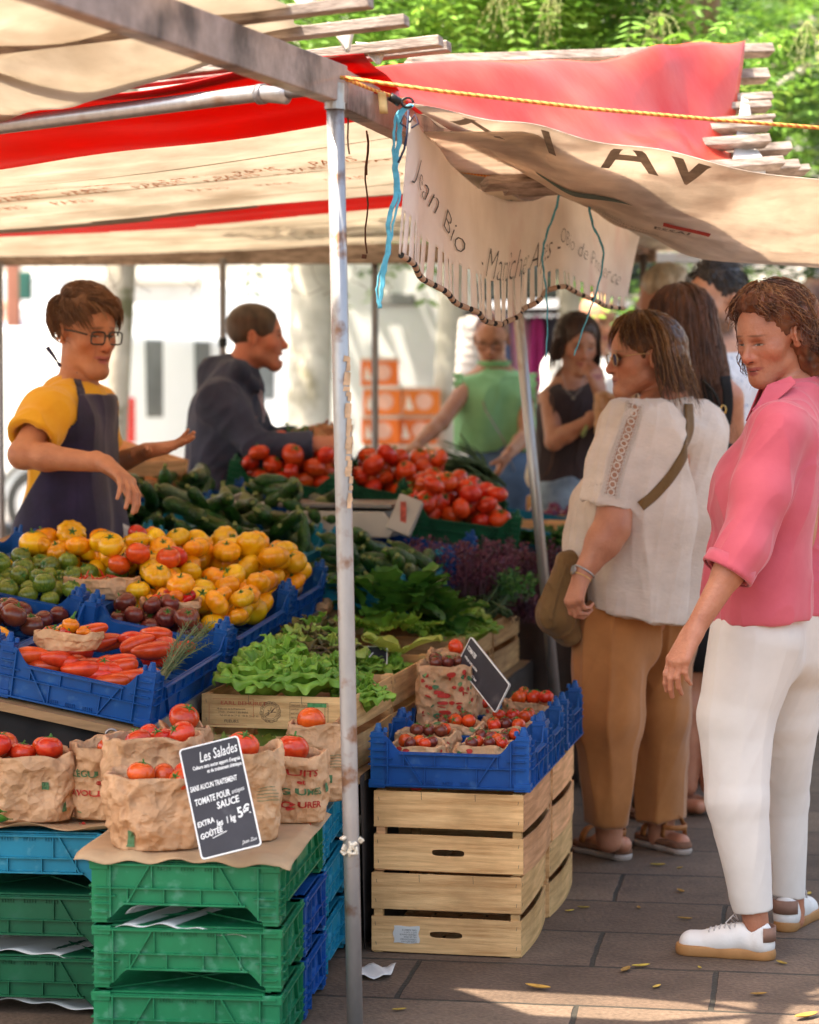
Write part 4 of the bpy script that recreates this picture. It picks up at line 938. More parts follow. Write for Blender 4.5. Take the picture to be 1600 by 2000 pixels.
for (x, y, Y, rz, k, lb) in ((505, 1050, 7.95, 1.3, 'zucb', 'large glossy courgette with a pale stripe'), (425, 1030, 8.0, .5, 'zuc', 'upright dark courgette beside the two pale ones'), (438, 1000, 8.1, .2, 'zucl', 'pale courgette standing up left of the small chalkboard'), (478, 1010, 8.2, -.1, 'zucl', 'ribbed pale courgette standing in front of the small chalkboard'), (585, 1050, 8.0, -.6, 'zuc', 'big dark courgette leaning left of the front pole')):
    put(k, P(x, y, Y), .021, (-.35, .25*(rz-.2), rz*.6) if abs(rz) < 1 else (R(80), .1, rz), lb, 'courgette')
# round red tomatoes
for (s_, t_, yw_, hw_, n, lb, g_) in ((.52, 3.18, .12, .185, 40, 'round red tomato in the green crate left of the pole', 'red tomatoes left of the pole'), (.15, 3.36, .1, .185, 30, 'round red tomato in the heap behind the pole', 'red tomatoes behind the pole'), (-.14, 3.06, .35, .185, 40, 'round red tomato in the green crate right of the scale', 'red tomatoes right of the scale')):
    mw = slope_mw(s_, t_, .05, yw_); hd = .14 if n == 30 else .185
    fill(mw, ['red', 'red', 'redrib'], n, (-hw_, hw_, -hd, hd), (.035, .045), lb, 'tomato', g_, floor=.055, top=.27, dome=.4)
# ------------------------------------------------------------------ paper bags
vege = [M('print_red', (.42, .03, .02), .7, .1), M('print_green', (.07, .16, .07), .7, .1), M('print_green_light', (.16, .26, .10), .7, .1)]
def bag(base, rx, ry, h, yaw=0., seed=0, top=1., label='', open_=.98, band=.03, cr=.007, printing=None, slump=0., group=None):
    root = empty('paper_bag', base, yaw, label, 'paper bag', group)
    def pt(th, v, o=0.):
        z = v*h; c, s_ = math.cos(th), math.sin(th); e = .62
        X = rx*math.copysign(abs(c)**e, c); Y_ = ry*math.copysign(abs(s_)**e, s_)
        k = (.90+.12*math.sin(min(1, v)*2.5))*(1-(1-open_)*v*v); X *= k; Y_ *= k
        d = V((X, Y_, 0)); n = d.normalized()
        q = V((X*17+seed*3.1, Y_*17+seed*1.7, z*13)); a = cr*min(1, .45+v*2)
        f = (mn.ridged_multi_fractal(q*1.1, .7, 2.3, 5, 1., 2.)-.9)*a*1.2+mn.noise(q*.8)*a*1.1
        if v > 1-band/h: f += .0025+.0025*mn.noise(V((th*2, seed, 0)))
        p = d+n*(f+o); p.z = z+.016*mn.noise(V((c*1.6+seed, s_*1.6, 2)))*v*top-slump*v*v*(c*.6)
        return p
    m = MB(); n = 84; rows = [0.]+[i/26 for i in range(1, 27)]
    vs = []; 
    for v in rows: vs += [pt(2*math.pi*i/n, v) for i in range(n)]
    for v, o in ((.995, -.004), (.93, -.006), (.80, -.010), (.62, -.016)): vs += [pt(2*math.pi*i/n, v, o-(.0035 if v > 1-band/h else 0)) for i in range(n)]
    nr = len(rows)+4
    fs = [(j*n+i, j*n+(i+1) % n, (j+1)*n+(i+1) % n, (j+1)*n+i) for j in range(nr-1) for i in range(n)]
    fs.append(tuple(range(n-1, -1, -1))); m.add(vs, fs); m.build('bag', kraft, root, smooth=True)
    # printing : list of (kind, text, u (radians, -pi/2 faces camera), v, size, mat)
    for it in printing or []:
        kind, tx, u0, v0, sz, mi = it; m = MB(); rm = (rx+ry)/2
        def mp(x, y): return pt(u0+x/rm, v0+y/h, .0038)
        if kind == 't': add_text(m, tx, mp, sz, maxlen=.008, bold=.0005, align='CENTER')
        elif kind == 'v':
            rr = random.Random(seed*7+3)
            mats_ = []
            for i in range(int(tx)):
                cx = (rr.random()-.5)*sz*1.5; cy_ = (rr.random()-.5)*sz*1.5; q = sz*rr.uniform(.05, .10); a0 = rr.random()*6; el = rr.choice([1, 1, .35, .3]); k_ = 9
                vs = [mp(cx+q*math.cos(a)*math.cos(a0)-q*el*math.sin(a)*math.sin(a0), cy_+q*math.cos(a)*math.sin(a0)+q*el*math.sin(a)*math.cos(a0)) for a in [j*2*math.pi/k_ for j in range(k_)]]
                m.add(vs, [tuple(range(k_))], rr.choice([0, 0, 1, 2]))
            m.build('vegetable_print', vege, root); continue
        elif kind == 'sq':
            m.grid(lambda a, b: mp((a-.5)*sz, (b-.5)*sz*1.35), 4, 6)
        elif kind == 'ln':
            for i in range(5): m.grid(lambda a, b: mp((a-.5)*sz, -i*.007+b*.0012), 10, 1)
        m.build({'t': 'lettering', 'sq': 'emblem', 'ln': 'small_print'}[kind], vege[mi], root)
    root['pt'] = 0; del root['pt']
    return pt, root
def top_fruit(base, rx, ry, z, n, keys, r, label, group, seed=0):
    random.seed(seed+100)
    for (x, y, zz, q) in heap(n, -rx*1.1, rx*1.1, -ry*1.12, ry*1.12, r*.9, r*1.12, floor=z+r*.1, placed=[], dome=.1, tries=60, top=z+r*2.6):
        put(random.choice(keys), V(base)+V((x, y, zz-r*.25)), q, (random.gauss(0, .5), random.gauss(0, .5), random.uniform(0, 6)), label, 'tomato', group)
ZT = HP*3+.012
FA = -math.pi/2
def on(x, Y, z): 
    p = P(x, 1000, Y); return V((p.x, p.y, z))
# front bags
bag(on(305, 5.27, ZT), .106, .088, .158, .2, 1, label='large crumpled paper bag at the very front, left of the Les Salades board', cr=.011, printing=[('sq', '', FA-.55, .17, .026, 1)])
top_fruit(on(318, 5.25, ZT), .075, .06, .125, 7, ['red'], .030, 'red tomato sunk in the large front paper bag', 'tomatoes in the large front bag', 1)
bag(on(300, 5.45, ZT), .108, .09, .215, -.1, 2, label='tall paper bag right behind the large front bag', cr=.009)
top_fruit(on(310, 5.46, ZT), .08, .065, .175, 10, ['red', 'redrib'], .034, 'red tomato in the bag behind the large front bag', 'tomatoes in the bag behind the front one', 2)
bag(on(474, 5.36, ZT), .078, .08, .20, .1, 3, label='paper bag standing behind the right edge of the Les Salades board', cr=.009, printing=[('ln', '', FA+.5, .6, .05, 1)])
top_fruit(on(470, 5.38, ZT), .055, .06, .165, 8, ['red'], .034, 'red tomato in the bag behind the board', 'tomatoes in the bag behind the board', 3)
bag(on(575, 5.58, ZT), .074, .07, .155, .0, 4, label='paper bag with red and green French lettering right of the Les Salades board', cr=.006, printing=[('t', 'FRUITS', FA+.05, .72, .022, 0), ('t', 'et', FA+.1, .60, .014, 0), ('t', 'LÉGUMES', FA+.1, .44, .021, 1), ('t', 'SAVOURER', FA+.0, .24, .021, 0), ('v', 8, FA-.1, .08, .07, 0), ('sq', '', FA+1.05, .5, .014, 1)])
top_fruit(on(570, 5.6, ZT), .06, .055, .125, 9, ['red', 'redrib'], .036, 'red tomato in the lettered bag right of the board', 'tomatoes in the lettered bag', 4)
bag(on(622, 5.86, ZT), .07, .065, .185, .1, 5, label='paper bag on the turquoise stack partly behind the front pole', cr=.008, printing=[('ln', '', FA+.4, .6, .04, 1), ('sq', '', FA+.1, .3, .014, 1)])
top_fruit(on(606, 5.86, ZT), .06, .055, .155, 8, ['red'], .034, 'red tomato in the bag partly behind the front pole', 'tomatoes in the bag behind the pole', 5)
bag(on(362, 5.78, ZT), .055, .055, .19, .3, 6, label='paper bag half hidden behind the board beside the black cloth', cr=.008)
top_fruit(on(358, 5.78, ZT), .03, .03, .175, 2, ['red'], .036, 'red tomato on the half hidden bag by the black cloth', 'tomatoes on the half hidden bag', 6)
bag(on(206, 5.62, ZT), .078, .07, .17, -.1, 7, label='red lettered paper bag by the black cloth with one big tomato', cr=.007, printing=[('t', 'et', FA+.1, .78, .013, 0), ('t', 'LÉGUMES', FA-.1, .60, .021, 1), ('t', 'à', FA-.0, .50, .013, 0), ('t', 'SAVOURER !', FA-.1, .34, .020, 0), ('v', 9, FA, .12, .07, 0)])
put('redrib', on(219, 5.58, ZT+.165), .036, (.1, .1, .2), 'big red tomato on the bag of red peppers against the black cloth', 'tomato')
for i, (dx, dz, rz) in enumerate(((-.03, .150, 1.35), (.015, .152, 1.2), (.045, .158, 1.9))): put('chil', on(228, 5.55, ZT)+V((dx+.02, 0, dz)), .014, (R(90), 0, rz), 'glossy red pepper lying on the lettered bag by the black cloth', 'pepper', 'red peppers on the lettered bag')
bag(on(58, 5.60, ZT), .098, .08, .152, .1, 8, label='wide paper bag of tomatoes at the left edge of the photo', cr=.008, printing=[('sq', '', FA+.2, .55, .013, 1), ('sq', '', FA+.75, .22, .016, 1), ('v', 3, FA-.9, .3, .05, 0)])
top_fruit(on(45, 5.60, ZT), .085, .06, .125, 10, ['red', 'redrib'], .035, 'red tomato in the wide bag at the left edge', 'tomatoes in the wide bag at the left edge', 8)
for i, (x, y) in enumerate(((2, 1580), (14, 1595))): put('gchil', P(x, y, 5.48), .014, (R(90), .3, 1.2+.5*i), 'wrinkled green pepper at the left edge beside the wide bag', 'pepper', 'green peppers at the left edge')
# bags in the blue crates on the wooden stack
def stkb(u, v): p = stk(u, v, .432); return p
bl = [(.29, .085, 'front left bag of dark cherry tomatoes in the nearest blue crate'), (.11, .085, 'front right bag of cherry tomatoes in the nearest blue crate'), (.285, .215, 'second left bag of dark tomatoes in the nearest blue crate'), (.105, .215, 'second right bag of mixed tomatoes in the nearest blue crate'),
      (.11, .40, 'front right bag in the middle blue crate'), (.25, .40, 'front left bag in the middle blue crate, under the tall bag'), (.11, .53, 'back right bag of red tomatoes in the middle blue crate'), (.28, .80, 'left bag in the farthest blue crate'), (.10, .80, 'right bag of cherry tomatoes in the farthest blue crate'), (.11, .92, 'back bag of cherry tomatoes in the farthest blue crate')]
for i, (u, v, lb) in enumerate(bl):
    hh = .095+.006*(i % 3)+(.012 if i in (6, 8, 9) else 0); b = stkb(u, v); rx = .078
    bag(b, rx, .058, hh, yw+random.uniform(-.1, .1), 20+i, label=lb, cr=.007, band=.022, printing=[('v', 26, FA+.1, .45, .075, 0)])
    top_fruit(b, .056, .036, hh-.010, 9, (['brown', 'brown', 'cherry'] if i in (0, 2, 3) else ['cherry', 'cherry', 'red' if i > 5 else 'brown']), .0175 if i not in (6, 8, 9) else .02, 'small tomato in the '+lb, 'small tomatoes in the '+lb, 20+i)
b = stkb(.30, .55)+V((0, 0, .05)); bag(b, .078, .065, .20, yw, 40, label='tall printed bag standing at the left of the middle blue crate beside the slanted chalkboard', cr=.008, band=.03, printing=[('v', 60, FA+.35, .58, .085, 0)])
top_fruit(b, .048, .036, .188, 7, ['brown', 'cherry'], .018, 'small tomato in the tall printed bag', 'small tomatoes in the tall printed bag', 40)
b = stkb(.31, .72)+V((0, 0, .05)); bag(b, .07, .06, .215, yw, 41, label='paper bag of tomatoes hidden behind the tall printed bag', cr=.008, band=.03)
top_fruit(b, .045, .036, .208, 6, ['cherry'], .022, 'small tomato in the bag behind the tall printed bag', 'small tomatoes in the bag behind the tall one', 41)
# shallow bags on the display
def dish(base, r, h, seed, lb, keys, n, rr, cat, group, flb, mat_tilt=.9):
    bag(base, r, r*.62, h, YAW, seed, label=lb, cr=.005, band=h*.45, open_=1.1)
    random.seed(seed)
    for i in range(n):
        a = random.uniform(0, 6.28); q = r*.72*math.sqrt(random.random())
        put(random.choice(keys), V(base)+V((q*math.cos(a), q*.6*math.sin(a), h*.9+random.uniform(0, rr))), rr*random.uniform(.8, 1.1), (random.gauss(0, mat_tilt)+.8, random.gauss(0, mat_tilt), random.uniform(0, 6.28)), flb, cat, group)
def disp_at(px, py, Y): return P(px, py, Y)
dish(disp_at(134, 1268, 6.05), .075, .045, 51, 'rolled paper bag of small red and orange peppers in the front blue crate', ['pepr', 'pepr', 'pepo'], 12, .014, 'pepper', 'peppers in the front bag', 'small glossy pepper in the front rolled bag')
put('pepo', P(138, 1208, 6.05), .022, (.2, .1, .5), 'large upright orange pepper in the front rolled bag', 'pepper')
dish(disp_at(200, 1168, 6.85), .095, .06, 52, 'rolled paper bag of thin red chillies among the green tomatoes', ['chil'], 26, .0065, 'chilli', 'thin red chillies in the bag', 'thin curly red chilli in the bag among green tomatoes', 1.2)
dish(disp_at(335, 1205, 6.75), .075, .05, 53, 'rolled paper bag of red and orange peppers amid the orange tomatoes', ['pepr', 'pepo', 'pepr'], 18, .019, 'pepper', 'peppers in the bag amid the orange tomatoes', 'glossy pepper in the bag amid the orange tomatoes')
dish(disp_at(466, 1158, 7.35), .075, .045, 54, 'rolled paper bag of red peppers below the courgettes', ['pepr', 'pepo', 'pepr'], 14, .019, 'pepper', 'peppers in the bag below the courgettes', 'glossy pepper in the bag below the courgettes')
dish(disp_at(535, 1175, 7.45), .075, .05, 55, 'rolled paper bag of dark cherry tomatoes below the courgettes', ['brown'], 16, .016, 'tomato', 'dark cherry tomatoes in the bag', 'dark cherry tomato in the bag below the courgettes')
dish(disp_at(605, 1200, 7.5), .06, .04, 56, 'rolled paper bag of small tomatoes left of the front pole', ['cherry', 'brown'], 10, .014, 'tomato', 'small tomatoes left of the pole', 'small tomato in the bag left of the front pole')
for i in range(26): put(random.choice(['pepr', 'pepo', 'pepr', 'cherry']), P(random.uniform(905, 975), random.uniform(968, 1012), 9.35), .02, None, 'small red pepper in the far crate beyond the round tomatoes', 'pepper', 'small red peppers beyond the round tomatoes')
for i in range(10): put('pepo', P(random.uniform(755, 815), random.uniform(925, 950), 9.9), .022, None, 'orange pepper at the far end near the leeks', 'pepper', 'orange peppers at the far end')
# ------------------------------------------------------------------ leafy greens
def leaf(mb, base, dirv, L_, W_, curl, ruf, rf, seed, nu=9, nv=8, mi=0, cup=.3):
    d = V(dirv).normalized(); side = d.cross(V((0, 0, 1)));  side = side.normalized() if side.length > 1e-3 else V((1, 0, 0)); up = side.cross(d)
    def fn(u, v):
        f = v; x = (u-.5)*2; w_ = W_*(math.sin(min(1, f*.93+.07)*math.pi*.62)**.8)*(1-.25*max(0, f-.8)/.2)
        ang = curl*f; c = d*math.cos(ang)+up*-math.sin(ang)
        p = V(base)+d*(L_*math.sin(ang)/max(curl, .01) if abs(curl) > .01 else L_*f)-up*(L_*(1-math.cos(ang))/max(curl, .01))
        e = abs(x)**2.2*.5+max(0, f-.75)*2
        r_ = ruf*e*math.sin(x*rf+f*rf*1.9+seed)+ruf*.6*e*math.sin(f*rf*3.1+x*4+seed*2)
        return p+side*(x*w_*(1+.08*math.sin(f*17+seed)))+up*(r_+cup*W_*x*x)+c*(r_*.4)
    mb.grid(fn, nu, nv, mi)
def heads(name, mats, heads_, label, cat, seed=0, leaves=14, ruf=.009):
    """heads_: (centre, radius, height): cupped leaves with frilly rims around a heart"""
    rr = random.Random(seed); m = MB()
    for (c, Rr, Hh) in heads_:
        c = V(c)
        for i in range(leaves):
            f = (i+.5)/leaves; a0 = i*2.399+rr.uniform(-.2, .2); Ri = Rr*(.28+.78*f); Hi = Hh*(1.05-.45*f)*rr.uniform(.9, 1.1); sp = 1.25+.4*rr.random(); ph = rr.uniform(0, 9); fq = rr.uniform(8, 11); opn = .5+1.1*f
            def fn(u, v):
                x = (u-.5)*2; e = v**3; rim = e*(1+.25*abs(x)); a = a0+x*sp*(.35+.65*math.sin(min(1, v+.12)*1.75))
                r = Ri*(.12+.88*math.sin(min(v, 1)*1.35*min(1.25, opn+.2)))*(1-.16*x*x)
                z = Hi*(math.sin(v*1.5)-.42*opn*max(0, v-.62)**1.2*1.9)*(1-.22*x*x)
                w1 = math.sin(x*fq+ph)+.7*math.sin(x*fq*2.1+ph*2+v*5)+.35*math.sin(x*fq*3.6+ph*3); w2 = math.cos(x*fq*1.15+ph*1.7)+.6*math.sin(x*fq*2.3+ph)+.3*math.sin(x*fq*3.9+ph)
                r += ruf*rim*w1*.8; z += ruf*rim*w2*.75
                bl = mn.noise(V((x*5+ph, v*9, i)))*.006*(1-abs(v-.5)); r += bl+.004*math.exp(-(x/.08)**2)
                return c+V((r*math.cos(a), r*math.sin(a), z))
            m.grid(fn, 44, 13, rr.choice([0, 0, 1]) if len(mats) > 1 else 0)
    return tag(m.build(name, mats, smooth=True), label, cat)
def greens(name, mat, c, n, Rr, Hh, L_, W_, ruf, rf, label, cat, seed=0, flat=.6, curl=.9, group=None, nu=9, nv=8, mats2=None):
    rr = random.Random(seed); m = MB()
    for i in range(n):
        a = rr.uniform(0, 6.283); el = rr.uniform(.05, 1.45); q = math.sqrt(rr.random())
        b = V(c)+V((Rr[0]*q*math.cos(a)*.6, Rr[1]*q*math.sin(a)*.6, rr.uniform(0, Hh*.5)))
        d = V((math.cos(a)*math.cos(el), math.sin(a)*math.cos(el), math.sin(el)+.15))
        s_ = rr.uniform(.75, 1.15)
        leaf(m, b, d, L_*s_, W_*s_, curl*rr.uniform(.4, 1.3), ruf, rf, rr.uniform(0, 9), nu, nv, rr.choice([0, 0, 1]) if mats2 else 0)
    return tag(m.build(name, [mat]+([mats2] if mats2 else []), smooth=True), label, cat, group)
def lm(n, c, c2, tr=.3, rough=.42): return M(n, c, rough, .2, 9, .002, 26, col2=c2, transl=tr, coat=.1)
let1 = lm('lettuce_green', (.12, .30, .025), (.30, .52, .08)); let2 = lm('lettuce_light', (.26, .40, .06), (.44, .54, .13)); let3 = lm('lettuce_red_brown', (.10, .045, .03), (.16, .17, .04)); spin = lm('spinach_green', (.03, .13, .018), (.09, .25, .04)); kalem = lm('kale_green', (.028, .12, .028), (.08, .23, .05)); leek = lm('leek_green', (.05, .11, .05), (.13, .22, .10)); purpb = lm('purple_basil', (.045, .010, .022), (.16, .05, .09), .15)
heads('lettuce', [let1], [(P(506, 1372, 6.22), .125, .145), (P(588, 1370, 6.20), .115, .135), (P(545, 1352, 6.42), .13, .175), (P(640, 1352, 6.42), .095, .11)], 'big heads of frilly bright green lettuce in the front printed crate', 'lettuce', 1, ruf=.010)
heads('lettuce', [let1], [(P(705, 1392, 6.28), .085, .10)], 'green lettuce right of the front pole in the printed crate', 'lettuce', 2)
greens('lettuce', let2, P(530, 1480, 6.15), 22, (.26, .06), .02, .09, .05, .012, 10, 'pale lettuce leaves behind the bottom slats of the printed crate', 'lettuce', 3, curl=.8)
heads('oak_leaf_lettuce', [let2, let3], [(P(600, 1292, 6.75), .10, .12), (P(648, 1300, 6.72), .10, .10)], 'pale oak leaf lettuce with brown red edges left of the front pole', 'lettuce', 4, ruf=.010)
heads('oak_leaf_lettuce', [let3, let1], [(P(612, 1262, 6.95), .10, .10), (P(575, 1275, 6.85), .07, .08)], 'reddish brown oak leaf lettuce beside the orange tomatoes', 'lettuce', 5, ruf=.010)
heads('lettuce', [let1], [(P(700, 1330, 6.85), .09, .09), (P(760, 1330, 6.95), .085, .08)], 'frilly dark green lettuce right of the front pole', 'lettuce', 6, ruf=.010)
greens('lettuce', let2, P(775, 1285, 7.0), 5, (.03, .03), .03, .12, .05, .006, 6, 'single pale folded leaf standing in the second salad crate', 'lettuce', 61, curl=.6)
greens('spinach', spin, P(765, 1205, 7.5), 90, (.20, .16), .18, .095, .045, .006, 6, 'tall heap of dark green spinach leaves right of the front pole', 'spinach', 7, curl=1.1)
greens('spinach', spin, P(840, 1215, 7.7), 34, (.15, .12), .08, .10, .05, .008, 7, 'low dark green leaves beside the spinach heap', 'spinach', 77, curl=1.0)
heads('lettuce', [let2, let1], [(P(870, 1262, 7.65), .09, .09), (P(925, 1252, 7.75), .085, .10), (P(905, 1230, 7.95), .08, .10)], 'curly yellow green lettuce at the right of the salad row', 'lettuce', 8, ruf=.010)
greens('lettuce', let1, P(740, 1232, 7.35), 30, (.25, .08), .02, .06, .03, .012, 14, 'thin line of curly green lettuce under the spinach', 'lettuce', 9, curl=1.0)
greens('kale', kalem, P(1050, 1075, 9.0), 130, (.26, .22), .12, .06, .03, .012, 15, 'dark green curly kale beside the grey aisle pole', 'kale', 10, curl=1.1)
greens('kale', kalem, P(1130, 1090, 9.4), 120, (.26, .22), .16, .06, .03, .012, 15, 'dark green parsley partly behind the white blouse', 'parsley', 11, curl=1.1)
greens('lettuce', let1, P(800, 945, 10.0), 30, (.3, .15), .04, .09, .04, .012, 12, 'bright green leaves at the far end behind the tomatoes', 'lettuce', 12, curl=1.0)
greens('beet_leaves', lm('red_beet_leaf', (.08, .015, .02), (.16, .03, .04)), P(720, 932, 10.1), 24, (.2, .1), .03, .09, .03, .012, 12, 'dark red leaves at the far end left of the leeks', 'leaves', 13, curl=.8)
greens('herbs', spin, P(905, 990, 9.2), 30, (.12, .1), .05, .07, .02, .006, 12, 'leafy green herbs under the leeks', 'herbs', 14, curl=.6)
# purple basil: many upright stems with small leaves
def herb(name, c, rx, ry, hh, n, mat, label, cat, seed, lw=.008, stem=None, per=26):
    rr = random.Random(seed); m = MB()
    for i in range(n):
        a = rr.uniform(0, 6.283); q = math.sqrt(rr.random()); b = V(c)+V((rx*q*math.cos(a), ry*q*math.sin(a), 0)); H_ = hh*rr.uniform(.6, 1.15)
        tip = b+V((rr.gauss(0, .03)+.03*q*math.cos(a), rr.gauss(0, .03), H_)); m.tube([b, b.lerp(tip, .5)+V((.005, 0, 0)), tip], .0014, 4, 1)
        for k in range(per):
            f = .25+.75*k/per; p = b.lerp(tip, f); aa = rr.uniform(0, 6.28); L_ = lw*rr.uniform(.8, 1.9); d = V((math.cos(aa), math.sin(aa), rr.uniform(-.2, .9))).normalized(); s_ = d.orthogonal().normalized(); p = p+d*lw*.5
            m.add([p, p+d*L_*.5+s_*L_*.36, p+d*L_, p+d*L_*.5-s_*L_*.36], [(0, 1, 2, 3)], 0)
    return tag(m.build(name, [mat, stem or mat]), label, cat)
herb('purple_basil', P(880, 1160, 8.15), .19, .12, .17, 120, purpb, 'mass of dark purple basil sprigs in the wooden crate behind the spinach', 'basil', 1, .010)
herb('purple_basil', P(1010, 1165, 8.45), .15, .14, .18, 110, purpb, 'second mass of dark purple basil beside the grey aisle pole', 'basil', 2, .010)
herb('purple_basil', P(1030, 1215, 8.3), .07, .10, .09, 50, purpb, 'purple basil hanging over the edge of the salad table', 'basil', 3, .010)
# rosemary bunch
m = MB(); rr = random.Random(5); b0_ = P(316, 1325, 5.98)
for i in range(15):
    tip = P(372+rr.gauss(28, 22), 1228+rr.gauss(0, 15)+i*1.2, 6.15+rr.gauss(0, .03)); st = b0_+V((rr.gauss(0, .008), rr.gauss(0, .01), rr.gauss(0, .008))); mid = st.lerp(tip, .5)+V((0, 0, .012))
    m.tube([st, mid, tip], [.0022, .0016, .0008], 5, 1)
    for k in range(46):
        f = .12+.88*k/46; p = st.lerp(mid, f*2) if f < .5 else mid.lerp(tip, f*2-1); ax = (tip-st).normalized(); o_ = ax.orthogonal(); o_.rotate(Matrix.Rotation(k*2.4, 3, ax)); d = (ax*.75+o_*.8).normalized(); s_ = d.cross(ax).normalized(); L_ = .021*rr.uniform(.7, 1.2)*(1.1-.4*f)
        m.add([p-s_*.0009, p+s_*.0009, p+d*L_+s_*.0005, p+d*L_-s_*.0005], [(0, 1, 2, 3)], 0)
tag(m.build('rosemary_bunch', [M('rosemary_green', (.14, .20, .09), .6, .3, 30, transl=.1), M('rosemary_stem', (.16, .16, .07), .7, .2, 20)]), 'bunch of rosemary sprigs at the corner of the front blue crate', 'rosemary')
# leeks and spring onions
def stalks(name, p0, tipc, spread, n, r, mat, label, cat, seed, base=None):
    rr = random.Random(seed); m = MB()
    for i in range(n):
        a = V(p0)+V((rr.gauss(0, spread*.35), rr.gauss(0, spread*.5), rr.gauss(0, spread*.25))); b = V(tipc)+V((rr.gauss(0, spread), rr.gauss(0, spread), rr.gauss(0, spread*.7))); md = a.lerp(b, .55)+V((0, 0, .03))
        m.tube([a, a.lerp(md, .5), md, b], [r, r, r*.85, r*.3], 6, 0)
    return tag(m.build(name, mat, smooth=True), label, cat)
stalks('leek_bunch', P(960, 952, 9.7), P(880, 905, 9.5), .07, 60, .007, leek, 'bundle of green leek tops at the far end of the stall', 'leeks', 1)
stalks('leek_bunch', P(860, 950, 9.6), P(800, 905, 9.6), .05, 34, .005, leek, 'smaller bunch of dark green leaves left of the leek bundle', 'leeks', 2)
stalks('spring_onions', P(945, 1205, 8.0), P(1000, 1160, 8.3), .05, 20, .0055, leek, 'spring onions lying at the end of the salad row', 'spring onions', 3)
stalks('spring_onions', P(990, 1200, 7.95), P(925, 1178, 8.2), .03, 12, .0055, leek, 'short spring onions crossing the wooden crate beside the basil', 'spring onions', 4)
herb('herb_bunch', P(843, 1010, 8.9), .045, .04, .12, 40, spin, 'upright bunch of dark green herbs among the red tomatoes', 'herbs', 6, .012)
herb('herb_sprigs', P(1000, 1175, 8.1), .05, .06, .10, 18, kalem, 'blue green herb sprigs between the two basil masses', 'herbs', 7, .012)
FR['onion'] = [fruit(0, 0, .95, -.3, n=14, k=10).build('purple_onion', M('purple_onion_skin', (.16, .02, .07), .3, .2, 2, coat=.3, rnd=.2), smooth=True), False]
for (x, y, z, q) in heap(24, -.17, .17, -.13, .13, .026, .034, floor=.06, top=.2): put('onion', S(-.40+x, 3.95+y, .806+z), q, None, 'purple onion in the far pale crate', 'onion', 'purple onions in the far crate')
put('zucl', P(960, 1028, 9.0), .022, (R(80), .3, 1.2), 'yellow green courgette in the turquoise crate beyond the red tomatoes', 'courgette')
# ------------------------------------------------------------------ scale
sc_ = empty('weighing_scale', P(690, 1045, 8.35), YAW, 'beige and grey market weighing scale behind the courgettes', 'scale')
beige = M('beige_plastic', (.46, .42, .37), .45, .05, 10); greyp = M('grey_tray', (.20, .18, .17), .35, .1, 10, metal=.3)
def px3(x, y, Y): return P(x, y, Y)
m = MB(); m.prism([(-.20, 0), (.16, 0), (.19, .035), (.14, .09), (-.20, .09)], -.15, .15); m.build('body', beige, sc_, bevel=.006)
m = MB(); m.box((-.03, 0, .108), (.40, .30, .016)); m.build('weighing_pan', greyp, sc_, bevel=.004)
m = MB(); m.box((0, 0, 0), (.085, .045, .13), rot=Euler((-.25, .35, 0)).to_matrix()); o = m.build('display', beige, sc_, bevel=.006); o.location = (.21, -.12, .075)
m = MB(); m.box((0, -.026, .01), (.02, .004, .08)); m.build('screen', M('scale_screen', (.5, .08, .05), .3, .5, 60), o)
# ------------------------------------------------------------------ chalkboards
def board(name, TL, TR, BR, BL, label, lines, fsz=1., frame=True, bmat=slate):
    ex = (V(TR)-V(TL)+V(BR)-V(BL))/2; ey = (V(TL)-V(BL)+V(TR)-V(BR))/2
    if ey.length > ex.length: ex = (ex-ey*(ex.dot(ey)/ey.length_squared))
    c = (V(TL)+V(TR)+V(BR)+V(BL))/4
    W_, H_ = ex.length, ey.length; mw = frame_mat(c, ex, ey)      # local z points at the viewer side
    root = empty(name, label=label, cat='chalkboard', mat=mw)
    def rounded(w_, h_, r):
        pts = []
        for cx, cy_, a0 in ((w_/2-r, h_/2-r, 0), (-w_/2+r, h_/2-r, 90), (-w_/2+r, -h_/2+r, 180), (w_/2-r, -h_/2+r, 270)):
            for k in range(5): a = R(a0+k*22.5); pts.append((cx+r*math.cos(a), cy_+r*math.sin(a)))
        return pts
    m = MB(); pp = rounded(W_, H_, .008); n = len(pp)
    m.add([(x, y, -.002) for x, y in pp]+[(x, y, .001) for x, y in pp], [tuple(range(n)), tuple(range(n, 2*n))]+[(i, (i+1) % n, n+(i+1) % n, n+i) for i in range(n)]); m.build('board', bmat, root)
    if frame:
        a = rounded(W_, H_, .008); b = rounded(W_-.006, H_-.006, .006); m = MB()
        m.add([(x, y, .0022) for x, y in a]+[(x, y, .0022) for x, y in b]+[(x, y, -.003) for x, y in a], [(i, (i+1) % n, n+(i+1) % n, n+i) for i in range(n)]+[(i, 2*n+i, 2*n+(i+1) % n, (i+1) % n) for i in range(n)]); m.build('frame', chalk, root)
    for (tx, x, y, sz, sh, sx, bo, al, rot) in lines:
        m = MB(); add_text(m, tx, lambda a, b: (a, b, .0026), sz*fsz, sh, sx, bo, al, off=(x*W_, y*H_), rot=rot); m.build('lettering', chalk, root)
    return root
